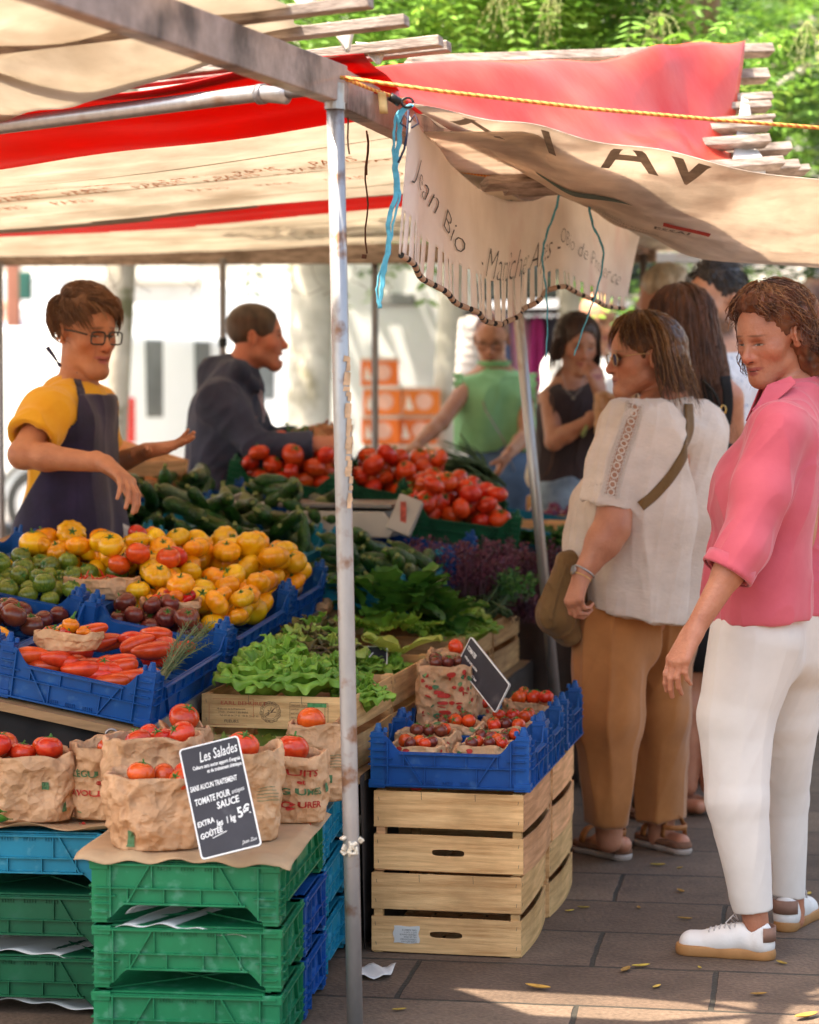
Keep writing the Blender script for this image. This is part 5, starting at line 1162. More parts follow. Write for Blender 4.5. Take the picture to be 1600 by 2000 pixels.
board('chalkboard', P(350, 1472, 5.13), P(464, 1430, 5.15), P(508, 1634, 5.03), P(398, 1698, 5.01), 'slanted black Les Salades price board leaning on the large front bag', [
    ('Les Salades', .44, .36, .033, .35, .56, .0002, 'RIGHT', .06), ('Culture sans aucun apport d\'engrais', .46, .285, .0115, 0, .62, .0003, 'RIGHT', 0), ('et de traitement chimique', .46, .235, .0115, 0, .62, .0003, 'RIGHT', 0),
    ('SANS AUCUN TRAITEMENT', -.45, .10, .0165, .2, .50, .0004, 'LEFT', .03), ('TOMATE POUR', -.42, -.03, .020, .25, .56, .0005, 'LEFT', .08), ('antiques', .20, .00, .014, .3, .6, 0, 'LEFT', .1), ('SAUCE', -.08, -.10, .0215, .2, .75, .0005, 'LEFT', .1), ('les  1 kg', -.14, -.25, .020, .3, .62, .0005, 'LEFT', .12), ('5€', .22, -.22, .032, .1, .8, .0007, 'LEFT', .1),
    ('EXTRA', -.45, -.22, .016, .2, .75, .0004, 'LEFT', .12), ('GOÛTÉE', -.44, -.33, .017, .2, .75, .0004, 'LEFT', .15), ('____', -.25, -.33, .02, 0, .8, .0004, 'LEFT', .25), ('Jean Zen', .2, -.45, .011, .4, .8, 0, 'LEFT', .05)])
board('chalkboard', P(921, 1252, 6.46), P(1000, 1350, 6.40), P(988, 1384, 6.40), P(945, 1372, 6.47), 'slanted black price board standing beside the tall printed bag', []) if False else None
ex_a = P(925, 1251, 6.62); ex_b = P(1001, 1346, 6.40); dn = P(986, 1385, 6.45)-P(1001, 1346, 6.40)+V((-.03, 0, .0))
board('chalkboard', ex_a, ex_b, ex_b+dn, ex_a+dn, 'slanted black price board standing beside the tall printed bag', [('TOMATES', -.46, .12, .016, .1, .8, .0006, 'LEFT', 0), ('mélange extra goûtées', -.44, -.12, .0105, .3, .9, .0002, 'LEFT', 0), ('Anciennes  les 3 bacs', -.36, -.36, .0105, .2, .9, .0003, 'LEFT', 0)])
board('chalkboard', P(436, 975, 8.25), P(476, 962, 8.25), P(496, 1008, 8.2), P(452, 1022, 8.2), 'small grey chalkboard behind the pale courgettes', [('1 KG', -.1, .1, .03, 0, .9, .0006, 'LEFT', 0), ('SANS TRAITEMENT', -.42, -.3, .018, 0, .8, .0004, 'LEFT', 0)], bmat=M('grey_board', (.14, .14, .12), .5))
board('chalkboard', P(700, 1262, 6.95), P(762, 1264, 6.95), P(752, 1298, 6.9), P(698, 1300, 6.9), 'small black chalkboard reading SAL among the lettuces right of the pole', [('Sal...', -.42, .0, .03, .3, .9, .0004, 'LEFT', -.3)])
board('chalkboard', P(712, 912, 9.3), P(722, 915, 9.2), P(782, 962, 9.2), P(752, 962, 9.3), 'thin grey price card leaning among the far red tomatoes', [], bmat=M('grey_board', (.14, .14, .12), .5))
sheet('price_card', lambda u, v: P(214, 1008, 7.55).lerp(P(345, 1078, 7.55), u)+V((.0, .0, -.07*v*(1-u*.4)))+V((-.012*v, 0, 0)), 6, 4, white_paper, 'white card standing between the yellow tomatoes and the courgettes', 'card', .002)
sheet('price_card', lambda u, v: P(189, 1150, 6.9).lerp(P(286, 1245, 6.6), u)+V((.0, .06*v, .010*v)), 6, 4, M('clear_card', (.3, .33, .4), .2, .1), 'clear plastic price card lying across the blue crates', 'card', .002)
for i, (x, y, Y, r) in enumerate([]): pass
# ------------------------------------------------------------------ implicit surfaces -> one continuous mesh (surface nets)
def A3(v): return np.array([v[0], v[1], v[2]], dtype=np.float64)
class Prim:
    __slots__ = ('k', 'a', 'b', 'ra', 'rb', 'n', 'f', 'M', 'r')
def cone(a, b, ra, rb=None, n=None, f=1.):
    p = Prim(); p.k = 0; p.a = A3(a); p.b = A3(b); p.ra = ra; p.rb = ra if rb is None else rb; p.f = f
    p.n = None if n is None else A3(V(n).normalized())
    if p.n is not None: p.b = p.b+p.n*np.dot(p.b-p.a, p.n)*(1/f-1)
    return p
def ell(c, r, rot=None):
    p = Prim(); p.k = 1; p.a = A3(c); p.r = np.array(r, float); p.M = np.eye(3) if rot is None else np.array(rot.to_3x3()); p.n = None; p.f = 1; return p
def pd(p, X):
    if p.k == 0:
        Q = X-p.a
        if p.n is not None: Q = Q+np.outer(Q@p.n, p.n)*(1/p.f-1)
        ba = p.b-p.a; qb = Q@ba; l2 = max(ba@ba, 1e-12); t = np.clip(qb/l2, 0, 1)
        return np.sqrt(np.maximum(np.einsum('ij,ij->i', Q, Q)-2*t*qb+t*t*l2, 0))-(p.ra+(p.rb-p.ra)*t)
    Q = (X-p.a)@p.M
    Q = Q/p.r; k0 = np.sqrt(np.einsum('ij,ij->i', Q, Q)); Q = Q/p.r; k1 = np.sqrt(np.einsum('ij,ij->i', Q, Q))
    return k0*(k0-1)/np.maximum(k1, 1e-9)
def smin(a, b, k):
    h = np.maximum(k-np.abs(a-b), 0)/k; return np.minimum(a, b)-h*h*k*.25
class Shape:
    """groups of primitives (smooth inside a group), cuts, clipping planes, displacement"""
    def __init__(s): s.g = []; s.gc = []; s.kk = .012; s.cuts = []; s.planes = []; s.disp = None
    def group(s, prims, k=.03, cuts=(), planes=()): s.g.append((list(prims), k)); s.gc.append((list(cuts), [(A3(a), A3(V(n).normalized())) for a, n in planes])); return s
    def cut(s, prim, k=.004): s.cuts.append((prim, k)); return s
    def plane(s, p, n, ): s.planes.append((A3(p), A3(V(n).normalized()))); return s      # keeps the side opposite n
    def ev(s, X, sel=None):
        D = None
        for gi, (pr, k) in enumerate(s.g):
            d = None
            for i, p in enumerate(pr):
                if sel is not None and not sel[gi][i]: continue
                e = pd(p, X); d = e if d is None else smin(d, e, k)
            if d is None: continue
            for p in s.gc[gi][0]: e = -pd(p, X); d = -smin(-d, -e, .004)
            for a, n in s.gc[gi][1]: d = np.maximum(d, (X-a)@n)
            D = d if D is None else smin(D, d, s.kk)
        if D is None: D = np.full(len(X), 1.)
        for p, k in s.cuts:
            e = -pd(p, X); D = -smin(-D, -e, k)
        for a, n in s.planes: D = np.maximum(D, (X-a)@n)
        if s.disp is not None: D = D+s.disp(X)
        return D
    def bounds(s):
        lo = np.full(3, 1e9); hi = -lo
        for pr, k in s.g:
            for p in pr:
                r = max(p.ra, p.rb) if p.k == 0 else p.r.max()
                for q in ([p.a, p.b] if p.k == 0 else [p.a]): lo = np.minimum(lo, q-r); hi = np.maximum(hi, q+r)
        return lo-.02, hi+.02
def polygonise(sh, h, B=12):
    dsp, sh.disp = sh.disp, None
    lo, hi = sh.bounds(); n = np.ceil((hi-lo)/h).astype(int)+1; nb = (n+B-1)//B; n = nb*B+1
    F = np.ones(n, np.float32)
    bx, by, bz = [np.arange(q) for q in nb]
    C = np.stack(np.meshgrid(bx, by, bz, indexing='ij'), -1).reshape(-1, 3); ctr = lo+(C*B+B/2)*h; br = B*h*.5*1.7320508+.004
    allp = [(gi, i, p) for gi, (pr, k) in enumerate(sh.g) for i, p in enumerate(pr)]
    dv = np.stack([pd(p, ctr)*(min(1., p.f) if p.k == 0 else 1) for _, _, p in allp], 1)
    dm = dv.min(1)
    cv = sh.ev(ctr[dm < br+.03]); act = np.nonzero(dm < br+.03)[0]; fz = np.zeros(len(act), bool)
    lim = br*1.25+.012; full = act[(cv < -lim)]; 
    for ci in full:
        c = C[ci]; F[c[0]*B:c[0]*B+B+1, c[1]*B:c[1]*B+B+1, c[2]*B:c[2]*B+B+1] = -1
    act = act[np.abs(cv) <= lim]
    o = np.arange(B+1); G = np.stack(np.meshgrid(o, o, o, indexing='ij'), -1).reshape(-1, 3)*h
    for q, ci in enumerate(act):
        c = C[ci]; sel = [[False]*len(pr) for pr, k in sh.g]; any_ = False
        for j, (gi, i, p) in enumerate(allp):
            if dv[ci, j] < max(dm[ci], -.02)+2*br+.045: sel[gi][i] = True
        X = lo+c*B*h+G
        F[c[0]*B:c[0]*B+B+1, c[1]*B:c[1]*B+B+1, c[2]*B:c[2]*B+B+1] = sh.ev(X, sel).reshape(B+1, B+1, B+1)
    S_ = F < 0
    cnt = np.zeros([q-1 for q in n], np.int8)
    for a in (0, 1):
        for b in (0, 1):
            for c in (0, 1): cnt += S_[a:n[0]-1+a, b:n[1]-1+b, c:n[2]-1+c]
    cells = np.argwhere((cnt > 0) & (cnt < 8)); del cnt
    idx = np.full([q-1 for q in n], -1, np.int32); idx[tuple(cells.T)] = np.arange(len(cells))
    off = np.array([(a, b, c) for a in (0, 1) for b in (0, 1) for c in (0, 1)])
    val = np.stack([F[cells[:, 0]+o_[0], cells[:, 1]+o_[1], cells[:, 2]+o_[2]] for o_ in off], 1)
    acc = np.zeros((len(cells), 3)); ct = np.zeros(len(cells))
    for i in range(8):
        for j in range(i+1, 8):
            if np.abs(off[i]-off[j]).sum() != 1: continue
            m_ = (val[:, i] < 0) != (val[:, j] < 0); a = val[m_, i]; b = val[m_, j]; t = a/(a-b)
            acc[m_] += off[i]+(off[j]-off[i])*t[:, None]; ct[m_] += 1
    vs = lo+(cells+acc/ct[:, None])*h; quads = []
    for ax in range(3):
        sl0 = [slice(1, -1)]*3; sl1 = [slice(1, -1)]*3; sl0[ax] = slice(0, -1); sl1[ax] = slice(1, None)
        a = S_[tuple(sl0)]; b = S_[tuple(sl1)]; e = np.argwhere(a != b)
        fl = a[tuple(e.T)]; e = e+1; e[:, ax] -= 1
        u, v = [(1, 2), (2, 0), (0, 1)][ax]; eu = np.zeros(3, int); eu[u] = 1; ev_ = np.zeros(3, int); ev_[v] = 1
        q = np.stack([idx[tuple((e-eu-ev_).T)], idx[tuple((e-ev_).T)], idx[tuple(e.T)], idx[tuple((e-eu).T)]], 1)
        q[~fl] = q[~fl][:, ::-1]; quads.append(q)
    Q = np.concatenate(quads); Q = Q[(Q >= 0).all(1)]; sh.disp = dsp
    if dsp is not None:
        fn_ = np.cross(vs[Q[:, 2]]-vs[Q[:, 0]], vs[Q[:, 3]]-vs[Q[:, 1]]); nn = np.zeros_like(vs)
        for k in range(4): np.add.at(nn, Q[:, k], fn_)
        nn /= np.maximum(np.linalg.norm(nn, axis=1), 1e-12)[:, None]; vs = vs-nn*dsp(vs)[:, None]
    return vs, Q
def np_mesh(name, vs, Q, mats, parent=None, attrs=None, relax=1):
    me = bpy.data.meshes.new(name); nv, nf = len(vs), len(Q); k = Q.shape[1]
    me.vertices.add(nv); me.vertices.foreach_set('co', np.asarray(vs, np.float32).ravel())
    me.loops.add(nf*k); me.loops.foreach_set('vertex_index', Q.astype(np.int32).ravel())
    me.polygons.add(nf); me.polygons.foreach_set('loop_start', np.arange(0, nf*k, k, dtype=np.int32)); me.polygons.foreach_set('use_smooth', np.ones(nf, bool))
    for m in (mats if isinstance(mats, (list, tuple)) else [mats]): me.materials.append(m)
    me.update(calc_edges=True); me.validate()
    for an, arr in (attrs or {}).items():
        at = me.attributes.new(an, 'FLOAT_VECTOR', 'POINT'); at.data.foreach_set('vector', np.asarray(arr, np.float32).ravel())
    o = bpy.data.objects.new(name, me); COL.objects.link(o)
    if parent is not None: o.parent = parent
    if relax:
        md = o.modifiers.new('s', 'SMOOTH'); md.factor = .5; md.iterations = relax
    return o
NC = {}
def npn(X, f, seed=0):   # smooth noise -1..1
    if seed not in NC:
        r_ = np.random.default_rng(seed); NC[seed] = []
        for i in range(5): w_ = r_.normal(size=3); w_ = w_/np.linalg.norm(w_)*(1+.35*i); NC[seed].append((w_*6.283, np.roll(w_, 1)*4.1, r_.uniform(0, 6.28), i))
    D = np.zeros(len(X))
    for w_, w2, ph, i in NC[seed]: D += np.sin(X@w_*f+ph+.8*np.sin(X@w2*f+i))
    return D/5
def ridge(X, f, seed=0): return 1-np.abs(npn(X, f, seed))*2.2
def creases(amp, f, dirv=(0, 0, 1), stretch=.35, seed=0, pw=3):
    d = A3(V(dirv).normalized())
    def fn(X):
        Y = X-np.outer(X@d, d)*(1-stretch)
        r = np.clip(1-np.abs(npn(Y+.006*np.sin(Y*11), f, seed))*1.6, 0, 1)
        return (amp*.8 if seed % 2 == 0 else -amp)*r**pw+amp*(-.2 if seed % 2 == 0 else .25)
    return fn
def folds(amp, f, dirv=(0, 0, 1), stretch=.35, seed=0):
    d = A3(V(dirv).normalized())
    def fn(X):
        Y = X-np.outer(X@d, d)*(1-stretch)
        return -amp*np.clip(ridge(Y, f, seed), -.2, 1)**2*np.sign(ridge(Y, f, seed)+.3)-amp*.7*npn(X, f*.6, seed+5)
    return fn
# ------------------------------------------------------------------ head
class Head:
    """c: centre between the ears, fwd: where the face points, up; s: size"""
    def __init__(s, c, fwd, up=(0, 0, 1), size=1.):
        f = V(fwd).normalized(); u = V(up); u = (u-f*u.dot(f)).normalized(); r = f.cross(u)     # r = the person's right
        s.c, s.f, s.u, s.r, s.s = V(c), f, u, r, size
        s.rot = Matrix((r, f, u)).transposed()
    def w(s, x, y, z): return s.c+(s.r*x+s.f*y+s.u*z)*s.s
    def prims(s, female=False, jaw=1., nose=1., open_=0., chinlen=0., ears=True, cheeks=1.):
        S_ = s.s; W = s.w
        def E(x, y, z, a, b, c): return ell(W(x, y, z), (a*S_, b*S_, c*S_), s.rot)
        skull = [E(0, -.012, .038, .074, .094, .082), E(0, .028, .010, .064, .068, .078), E(0, .030, -.045, .052*jaw, .058, .062)]
        skull += [cone(W(.046*jaw, .005, -.066), W(.012, .072, -.102-chinlen), .017*S_, .016*S_), cone(W(-.046*jaw, .005, -.066), W(-.012, .072, -.102-chinlen), .017*S_, .016*S_), cone(W(-.010, .074, -.100-chinlen), W(.010, .074, -.100-chinlen), .0175*S_),
                  cone(W(0, .060, -.075), W(0, .074, -.095), .030*S_, .018*S_), E(.040, .052, -.022, .024*cheeks, .026, .022), E(-.040, .052, -.022, .024*cheeks, .026, .022), E(0, .070, -.055, .030, .020, .026)]
        det = [cone(W(-.030, .077, .026), W(.030, .077, .026), .0115*S_), cone(W(0, .085, .018), W(0, .103*nose+.002, -.026), .0078*S_, .0095*S_), cone(W(0, .106*nose, -.030), W(0, .104*nose, -.034), .0115*S_),
               cone(W(.0125, .093, -.036), W(.010, .096, -.034), .0078*S_), cone(W(-.0125, .093, -.036), W(-.010, .096, -.034), .0078*S_)]
        oz = open_*.012
        lips = [cone(W(-.021, .083, -.0650), W(-.005, .0945, -.0610), .0038*S_, .0062*S_), cone(W(.021, .083, -.0650), W(.005, .0945, -.0610), .0038*S_, .0062*S_), cone(W(-.005, .0945, -.0610), W(.005, .0945, -.0610), .0062*S_),
                cone(W(-.020, .082, -.067-oz*.6), W(0, .0925, -.0725-oz), .0036*S_, .0072*S_), cone(W(.020, .082, -.067-oz*.6), W(0, .0925, -.0725-oz), .0036*S_, .0072*S_)]
        eyes = [ell(W(sx*.031, .0735, .002), (.0135*S_, .0125*S_, .0115*S_), s.rot) for sx in (-1, 1)]
        ear = []
        if ears:
            for sx in (-1, 1):
                for k in range(7):
                    a = R(-60+k*42); b = R(-60+(k+1)*42)
                    p = lambda a: W(sx*(.076+.009*(1-math.cos(a)*.3)*(.8)), -.014-.014*math.cos(a+.25), -.004+.027*math.sin(a+.25))
                    ear.append(cone(p(a), p(b), .0042*S_))
                ear.append(E(sx*.0745, -.010, -.004, .006, .014, .024)); ear.append(cone(W(sx*.077, -.003, -.026), W(sx*.078, -.006, -.030), .0062*S_))
        return skull, det, lips, eyes, ear
    def add(s, sh, neck_to=None, neck_r=.052, nk2=.058, **k):
        skull, det, lips, eyes, ear = s.prims(**k)
        if neck_to is not None: skull = skull+[cone(s.w(0, -.022, -.055), neck_to, neck_r*s.s, nk2)]
        sh.group(skull, .028*s.s); sh.group(det, .010*s.s); sh.group(lips, .0035); sh.group(ear, .005) if ear else None
        for sx in (-1, 1): sh.cut(ell(s.w(sx*.0305, .092, .003), (.0165*s.s, .0115*s.s, .0105*s.s), s.rot), .010)
        sh.cut(cone(s.w(-.017, .0955, -.0664-.006*k.get('open_', 0)), s.w(.017, .0955, -.0664-.006*k.get('open_', 0)), (.0018+.0055*k.get('open_', 0))*s.s), .002)
        sh.eyes = eyes
    def local(s, vs):
        Q = (vs-A3(s.c)); return np.stack([Q@A3(s.r), Q@A3(s.f), Q@A3(s.u)], 1)/s.s
def skin_mat(name, col, lip=(.42, .13, .11), brow=(.10, .05, .03), iris=(.08, .06, .04), red=.25, lidclose=.35, beard=None, freck=0., gaze=(0, 0), browth=1.):
    m = bpy.data.materials.new(name); m.use_nodes = True; nt = m.node_tree; N = nt.nodes; L = nt.links; b = N['Principled BSDF']
    at = N.new('ShaderNodeAttribute'); at.attribute_name = 'hc'
    sep = N.new('ShaderNodeSeparateXYZ'); L.new(at.outputs['Vector'], sep.inputs[0])
    def mth(op, a, c=None, clamp=False):
        n = N.new('ShaderNodeMath'); n.operation = op; n.use_clamp = clamp
        for i, q in enumerate((a, c)):
            if q is None: continue
            if hasattr(q, 'links'): L.new(q, n.inputs[i])
            else: n.inputs[i].default_value = q
        return n.outputs[0]
    X, Y_, Z = sep.outputs; AXx = mth('ABSOLUTE', X)
    def mask(cx, cz, rx, rz, soft=.12, sx=AXx, miny=.04, tilt=0.):
        dx = mth('DIVIDE', mth('SUBTRACT', sx, cx), rx); zz = Z if not tilt else mth('SUBTRACT', Z, mth('MULTIPLY', mth('SUBTRACT', sx, cx), tilt))
        dz = mth('DIVIDE', mth('SUBTRACT', zz, cz), rz)
        d = mth('SQRT', mth('ADD', mth('MULTIPLY', dx, dx), mth('MULTIPLY', dz, dz)))
        e = mth('MULTIPLY', mth('SUBTRACT', 1+soft, d), 1/(2*soft), True)
        return mth('MULTIPLY', e, mth('MULTIPLY', mth('SUBTRACT', Y_, miny), 200, True))
    tc = N.new('ShaderNodeTexCoord')
    no = N.new('ShaderNodeTexNoise'); no.inputs['Scale'].default_value = 22; no.inputs['Detail'].default_value = 6; L.new(tc.outputs['Object'], no.inputs[0])
    rp = N.new('ShaderNodeValToRGB'); rp.color_ramp.elements[0].position = .3; rp.color_ramp.elements[1].position = .72
    rp.color_ramp.elements[0].color = (col[0]*.86, col[1]*.76, col[2]*.72, 1); rp.color_ramp.elements[1].color = (min(1, col[0]*1.08), min(1, col[1]*1.08), min(1, col[2]*1.08), 1)
    L.new(no.outputs[0], rp.inputs[0]); cs = rp.outputs[0]
    def mix(f, A, B):
        x = N.new('ShaderNodeMix'); x.data_type = 'RGBA'; L.new(f, x.inputs[0]); L.new(A, x.inputs[6])
        if hasattr(B, 'links'): L.new(B, x.inputs[7])
        else: x.inputs[7].default_value = (*B, 1)
        return x.outputs[2]
    flush = (min(1, col[0]*1.0), col[1]*.55, col[2]*.5)
    cs = mix(mth('MULTIPLY', mask(.040, -.028, .026, .022, .8), red), cs, flush)
    cs = mix(mth('MULTIPLY', mask(0, -.032, .016, .014, .6), red*1.2), cs, flush)
    cs = mix(mth('MULTIPLY', mask(.031, -.009, .02, .006, .7), .22), cs, (col[0]*.5, col[1]*.38, col[2]*.36))
    if beard:
        nb = N.new('ShaderNodeTexNoise'); nb.inputs['Scale'].default_value = 260; L.new(tc.outputs['Object'], nb.inputs[0])
        bm_ = mth('MULTIPLY', mask(0, -.085, .085, .058, .22, miny=-.03), mth('MULTIPLY', nb.outputs[0], beard[3]), True)
        cs = mix(bm_, cs, beard[:3])
    cs = mix(mask(.013, -.0615, .019, .0058, .2), cs, lip); cs = mix(mask(0, -.0735, .018, .0062, .25), cs, lip)
    cs = mix(mask(.0, -.0668, .019, .0014, .4), cs, (.06, .015, .012))
    cs = mix(mask(.0115, -.0405, .0035, .0022, .4, miny=.07), cs, (.08, .02, .015))
    bz = .0265; cs = mix(mth('MULTIPLY', mask(.031, bz, .0185, .0032*browth, .45, tilt=-.12), .8), cs, brow)
    op = .0055*(1-lidclose); ez = .0022-.0036*lidclose
    white = mask(.031, ez, .0125, op, .12, miny=.06); 
    cs = mix(mask(.031, ez+op*.75, .0150, .0030, .5, miny=.06), cs, (.030, .012, .010)); cs = mix(mth('MULTIPLY', mask(.031, .012, .019, .010, .8, miny=.05), .35), cs, (col[0]*.45, col[1]*.32, col[2]*.3)); cs = mix(mth('MULTIPLY', mask(.030, -.048, .0022, .020, 1.2, tilt=0, miny=.04), .35), cs, (col[0]*.45, col[1]*.32, col[2]*.3))  # lash line, then eye socket and nasolabial crease shade painted into the skin
    cs = mix(white, cs, (.36, .31, .28))
    ir = mth('MAXIMUM', mask(.031+gaze[0], ez+gaze[1], .0056, .0056, .15, sx=X, miny=.06), mask(-.031+gaze[0], ez+gaze[1], .0056, .0056, .15, sx=X, miny=.06))
    irx = mth('MULTIPLY', ir, white); cs = mix(irx, cs, iris)
    cs = mix(mask(.031, ez+.0115, .014, .0011, .8, miny=.055), cs, (col[0]*.55, col[1]*.4, col[2]*.36))
    L.new(cs, b.inputs['Base Color'])
    b.inputs['Roughness'].default_value = .48; b.inputs['Subsurface Weight'].default_value = .12; b.inputs['Subsurface Radius'].default_value = (.012, .004, .002); b.inputs['Subsurface Scale'].default_value = .8
    n2 = N.new('ShaderNodeTexNoise'); n2.inputs['Scale'].default_value = 130; n2.inputs['Detail'].default_value = 5; L.new(tc.outputs['Object'], n2.inputs[0])
    bp_ = N.new('ShaderNodeBump'); bp_.inputs['Distance'].default_value = .0018; L.new(n2.outputs[0], bp_.inputs['Height']); L.new(bp_.outputs[0], b.inputs['Normal'])
    return m
# ------------------------------------------------------------------ hands
def hand(wrist, d, pn, thumb_side, curl=(.35, .4, .45, .5), size=1., spread=.05, tcurl=.5, tout=.7, bendw=0.):
    """d: direction from wrist to knuckles, pn: palm normal (the way the palm looks), thumb_side: +1/-1 along d x pn"""
    d = V(d).normalized(); pn = V(pn); pn = (pn-d*pn.dot(d)).normalized(); t = d.cross(pn)*thumb_side; w_ = V(wrist); s = size
    kn = []; palm = []
    for i, (off, ln, r) in enumerate(((.027, .088, .0105), (.0085, .092, .0108), (-.0095, .087, .0102), (-.026, .078, .0092))):
        k = w_+d*ln*s+t*off*s-pn*.002*s; kn.append(k)
        palm.append(cone(w_+t*off*.55*s+d*.008*s, k, .0155*s, r*1.12*s))
    palm.append(cone(w_+d*.02*s+t*.018*s+pn*.006*s, w_+d*.06*s+t*.020*s+pn*.006*s, .015*s, .012*s))
    palm.append(cone(w_-d*.03*s, w_+d*.015*s, .0235*s, .0225*s, pn, .75))
    groups = [(palm, .016*s)]
    L_ = ((.040, .026, .021), (.044, .029, .022), (.041, .027, .022), (.032, .021, .019)); rr = (.0088, .0090, .0085, .0076)
    for i in range(4):
        c = curl[i]; dirv = (d+t*(spread*(1.5-i))).normalized(); p = kn[i]; pr = []; a = 0
        for j in range(3):
            a += c*(1.0 if j == 0 else 1.15 if j == 1 else .8)
            v = dirv*math.cos(a)+pn*math.sin(a); q = p+v*L_[i][j]*s
            pr.append(cone(p, q, rr[i]*(1-.10*j)*s, rr[i]*(1-.10*(j+1))*s)); p = q
        groups.append((pr, .004*s))
    b = w_+d*.018*s+t*.018*s+pn*.004*s; v = (d*.72+t*tout+pn*.30).normalized(); q = b+v*.043*s; pr = [cone(b, q, .0145*s, .0115*s)]
    v2 = (v+(d*.5-t*.25+pn*.35)*tcurl).normalized(); q2 = q+v2*.033*s; pr.append(cone(q, q2, .0112*s, .0098*s)); v3 = (v2+(d*.3-t*.3+pn*.4)*tcurl).normalized(); pr.append(cone(q2, q2+v3*.025*s, .0098*s, .0080*s))
    groups.append((pr, .006*s))
    return groups
# ------------------------------------------------------------------ hair
def strands(n, root_fn, path_fn, r0, mats, name, parent, seg=9, seed=0, sides=3):
    rr = np.random.default_rng(seed); vs = []; fs = []; 
    for i in range(n):
        pts = path_fn(root_fn(rr), rr)
        if pts is None: continue
        pts = [V(p) for p in pts]; N_ = len(pts); b = len(vs); k = r0*rr.uniform(.6, 1.5); u = None
        for j, p in enumerate(pts):
            t = (pts[min(j+1, N_-1)]-pts[max(j-1, 0)]); t = t.normalized() if t.length > 1e-9 else V((0, 0, 1))
            u = t.orthogonal().normalized() if u is None else (u-t*u.dot(t)); u = u.normalized() if u.length > 1e-6 else t.orthogonal().normalized(); w_ = t.cross(u); q = k*(1-.75*(j/(N_-1))**2)
            for a in range(sides): an = 2*math.pi*a/sides; vs.append(p+(u*math.cos(an)+w_*math.sin(an))*q)
        for j in range(N_-1):
            for a in range(sides): fs.append((b+j*sides+a, b+j*sides+(a+1) % sides, b+(j+1)*sides+(a+1) % sides, b+(j+1)*sides+a))
    if not vs: return None
    return np_mesh(name, np.array([tuple(v) for v in vs]), np.array(fs), mats, parent, relax=0)
def hairm(name, c, c2, sc=26):
    return M(name, c, .38, .25, sc, 0, col2=c2, stretch=(1, 1, .25), spec=.35, sheen=.1)
def cap_path(H, crown, parts, L_, vol=.008, wave=0., wf=40., drop=1., clump=24, seg=11, flick=0., ycut=None, hug=.0, back=0.):
    """hair that leaves the crown, follows the skull and then hangs; root: (azimuth from the face, polar start)"""
    cl = np.random.default_rng(int(abs(crown[0])*1000)+5); CL = cl.uniform(-1, 1, (200, 5))
    def path(root, rr):
        az, po, li = root; cid = int((az+4)*clump+int(po*3)*7) % 200; ck = CL[cid]
        pts = []; L0 = L_*(li)*(1+.12*ck[0]); s_ = 0; x = 0; step = L0/seg; hang = None; ph = po; z = 0
        for j in range(seg+1):
            if hang is None:
                a = az+back*math.copysign(1, az)*(j/seg)
                r = V((math.sin(a)*math.sin(ph)*(.083+vol*(1+ck[1]*.5)), math.cos(a)*math.sin(ph)*(.100+vol*(1+ck[1]*.5))-.012, math.cos(ph)*(.088+vol*(1+.4*ck[1]))+.036))
                pts.append(r); ph += step/.095
                if ph > 1.75: hang = r
            else:
                z += step; o_ = V((math.sin(az), math.cos(az), 0)); q = z/max(L0, .01)
                r = hang+o_*(.012*math.sin(q*3)+flick*q*q-hug*q)+V((0, 0, -z*drop)); pts.append(r)
        out = []
        for j, r in enumerate(pts):
            q = j/len(pts); wv_ = wave*q*math.sin(j*wf*step+ck[2]*6+rr.uniform(-.3, .3)); wv2 = wave*q*math.cos(j*wf*step*.9+ck[3]*6)
            t_ = V((math.cos(az), -math.sin(az), 0)); o_ = V((math.sin(az), math.cos(az), 0))
            out.append(H.w(*(r+t_*wv_+o_*wv2*.8+V((rr.normal()*.0012, rr.normal()*.0012, rr.normal()*.0012)))))
        return out
    return path
# ------------------------------------------------------------------ people
def lerpn(a, b, f): return V(a).lerp(V(b), f)
def arm(sh, sho, elb, wri, hd, r=(.048, .040, .026), **k):
    sh.group([cone(sho, elb, r[0], r[1]), cone(elb, lerpn(elb, wri, .3), r[1]*.98, r[1]*.97), cone(lerpn(elb, wri, .3), wri, r[1]*.95, r[2])], .02)
    if hd: 
        for pr, kk in hand(wri, **hd): sh.group(pr, kk)
def body_shape(H, nb, sh_l, sh_r, pel, hips, knees, ankles, hk, tw=.10, leg=(.085, .055, .036), chest=.105, neck_r=.05, feet=None):
    sh = Shape(); sh.kk = .008
    H.add(sh, neck_to=nb, neck_r=neck_r, nk2=neck_r*1.1, **hk)
    m1 = lerpn(nb, pel, .28); tors = [cone(lerpn(sh_l, sh_r, .22)-V((0, 0, .06)), lerpn(sh_l, sh_r, .30)*.5+V(pel)*.5, chest*.82, tw*.85), cone(lerpn(sh_l, sh_r, .78)-V((0, 0, .06)), lerpn(sh_l, sh_r, .70)*.5+V(pel)*.5, chest*.82, tw*.85),
            cone(m1, pel, chest*.9, tw), cone(nb, sh_l, .045, .046), cone(nb, sh_r, .045, .046), cone(nb, m1, .06, .09)]
    for h in hips: tors.append(cone(lerpn(pel, h, .5), h, tw*.9, leg[0]))
    sh.group(tors, .05)
    for h, k_, a in zip(hips, knees, ankles): sh.group([cone(h, k_, leg[0], leg[1]), cone(k_, lerpn(k_, a, .3), leg[1]*.95, leg[1]*.98), cone(lerpn(k_, a, .3), a, leg[1]*.97, leg[2])], .03)
    for (hl, toe) in feet or []:
        d = (V(toe)-V(hl)); sh.group([cone(V(hl)+V((0, 0, .032)), lerpn(hl, toe, .5)+V((0, 0, .034)), .025, .024), cone(lerpn(hl, toe, .5)+V((0, 0, .034)), lerpn(hl, toe, .92)+V((0, 0, .020)), .024, .014, (-d.y, d.x, 0), 1.3)], .02)
    return sh
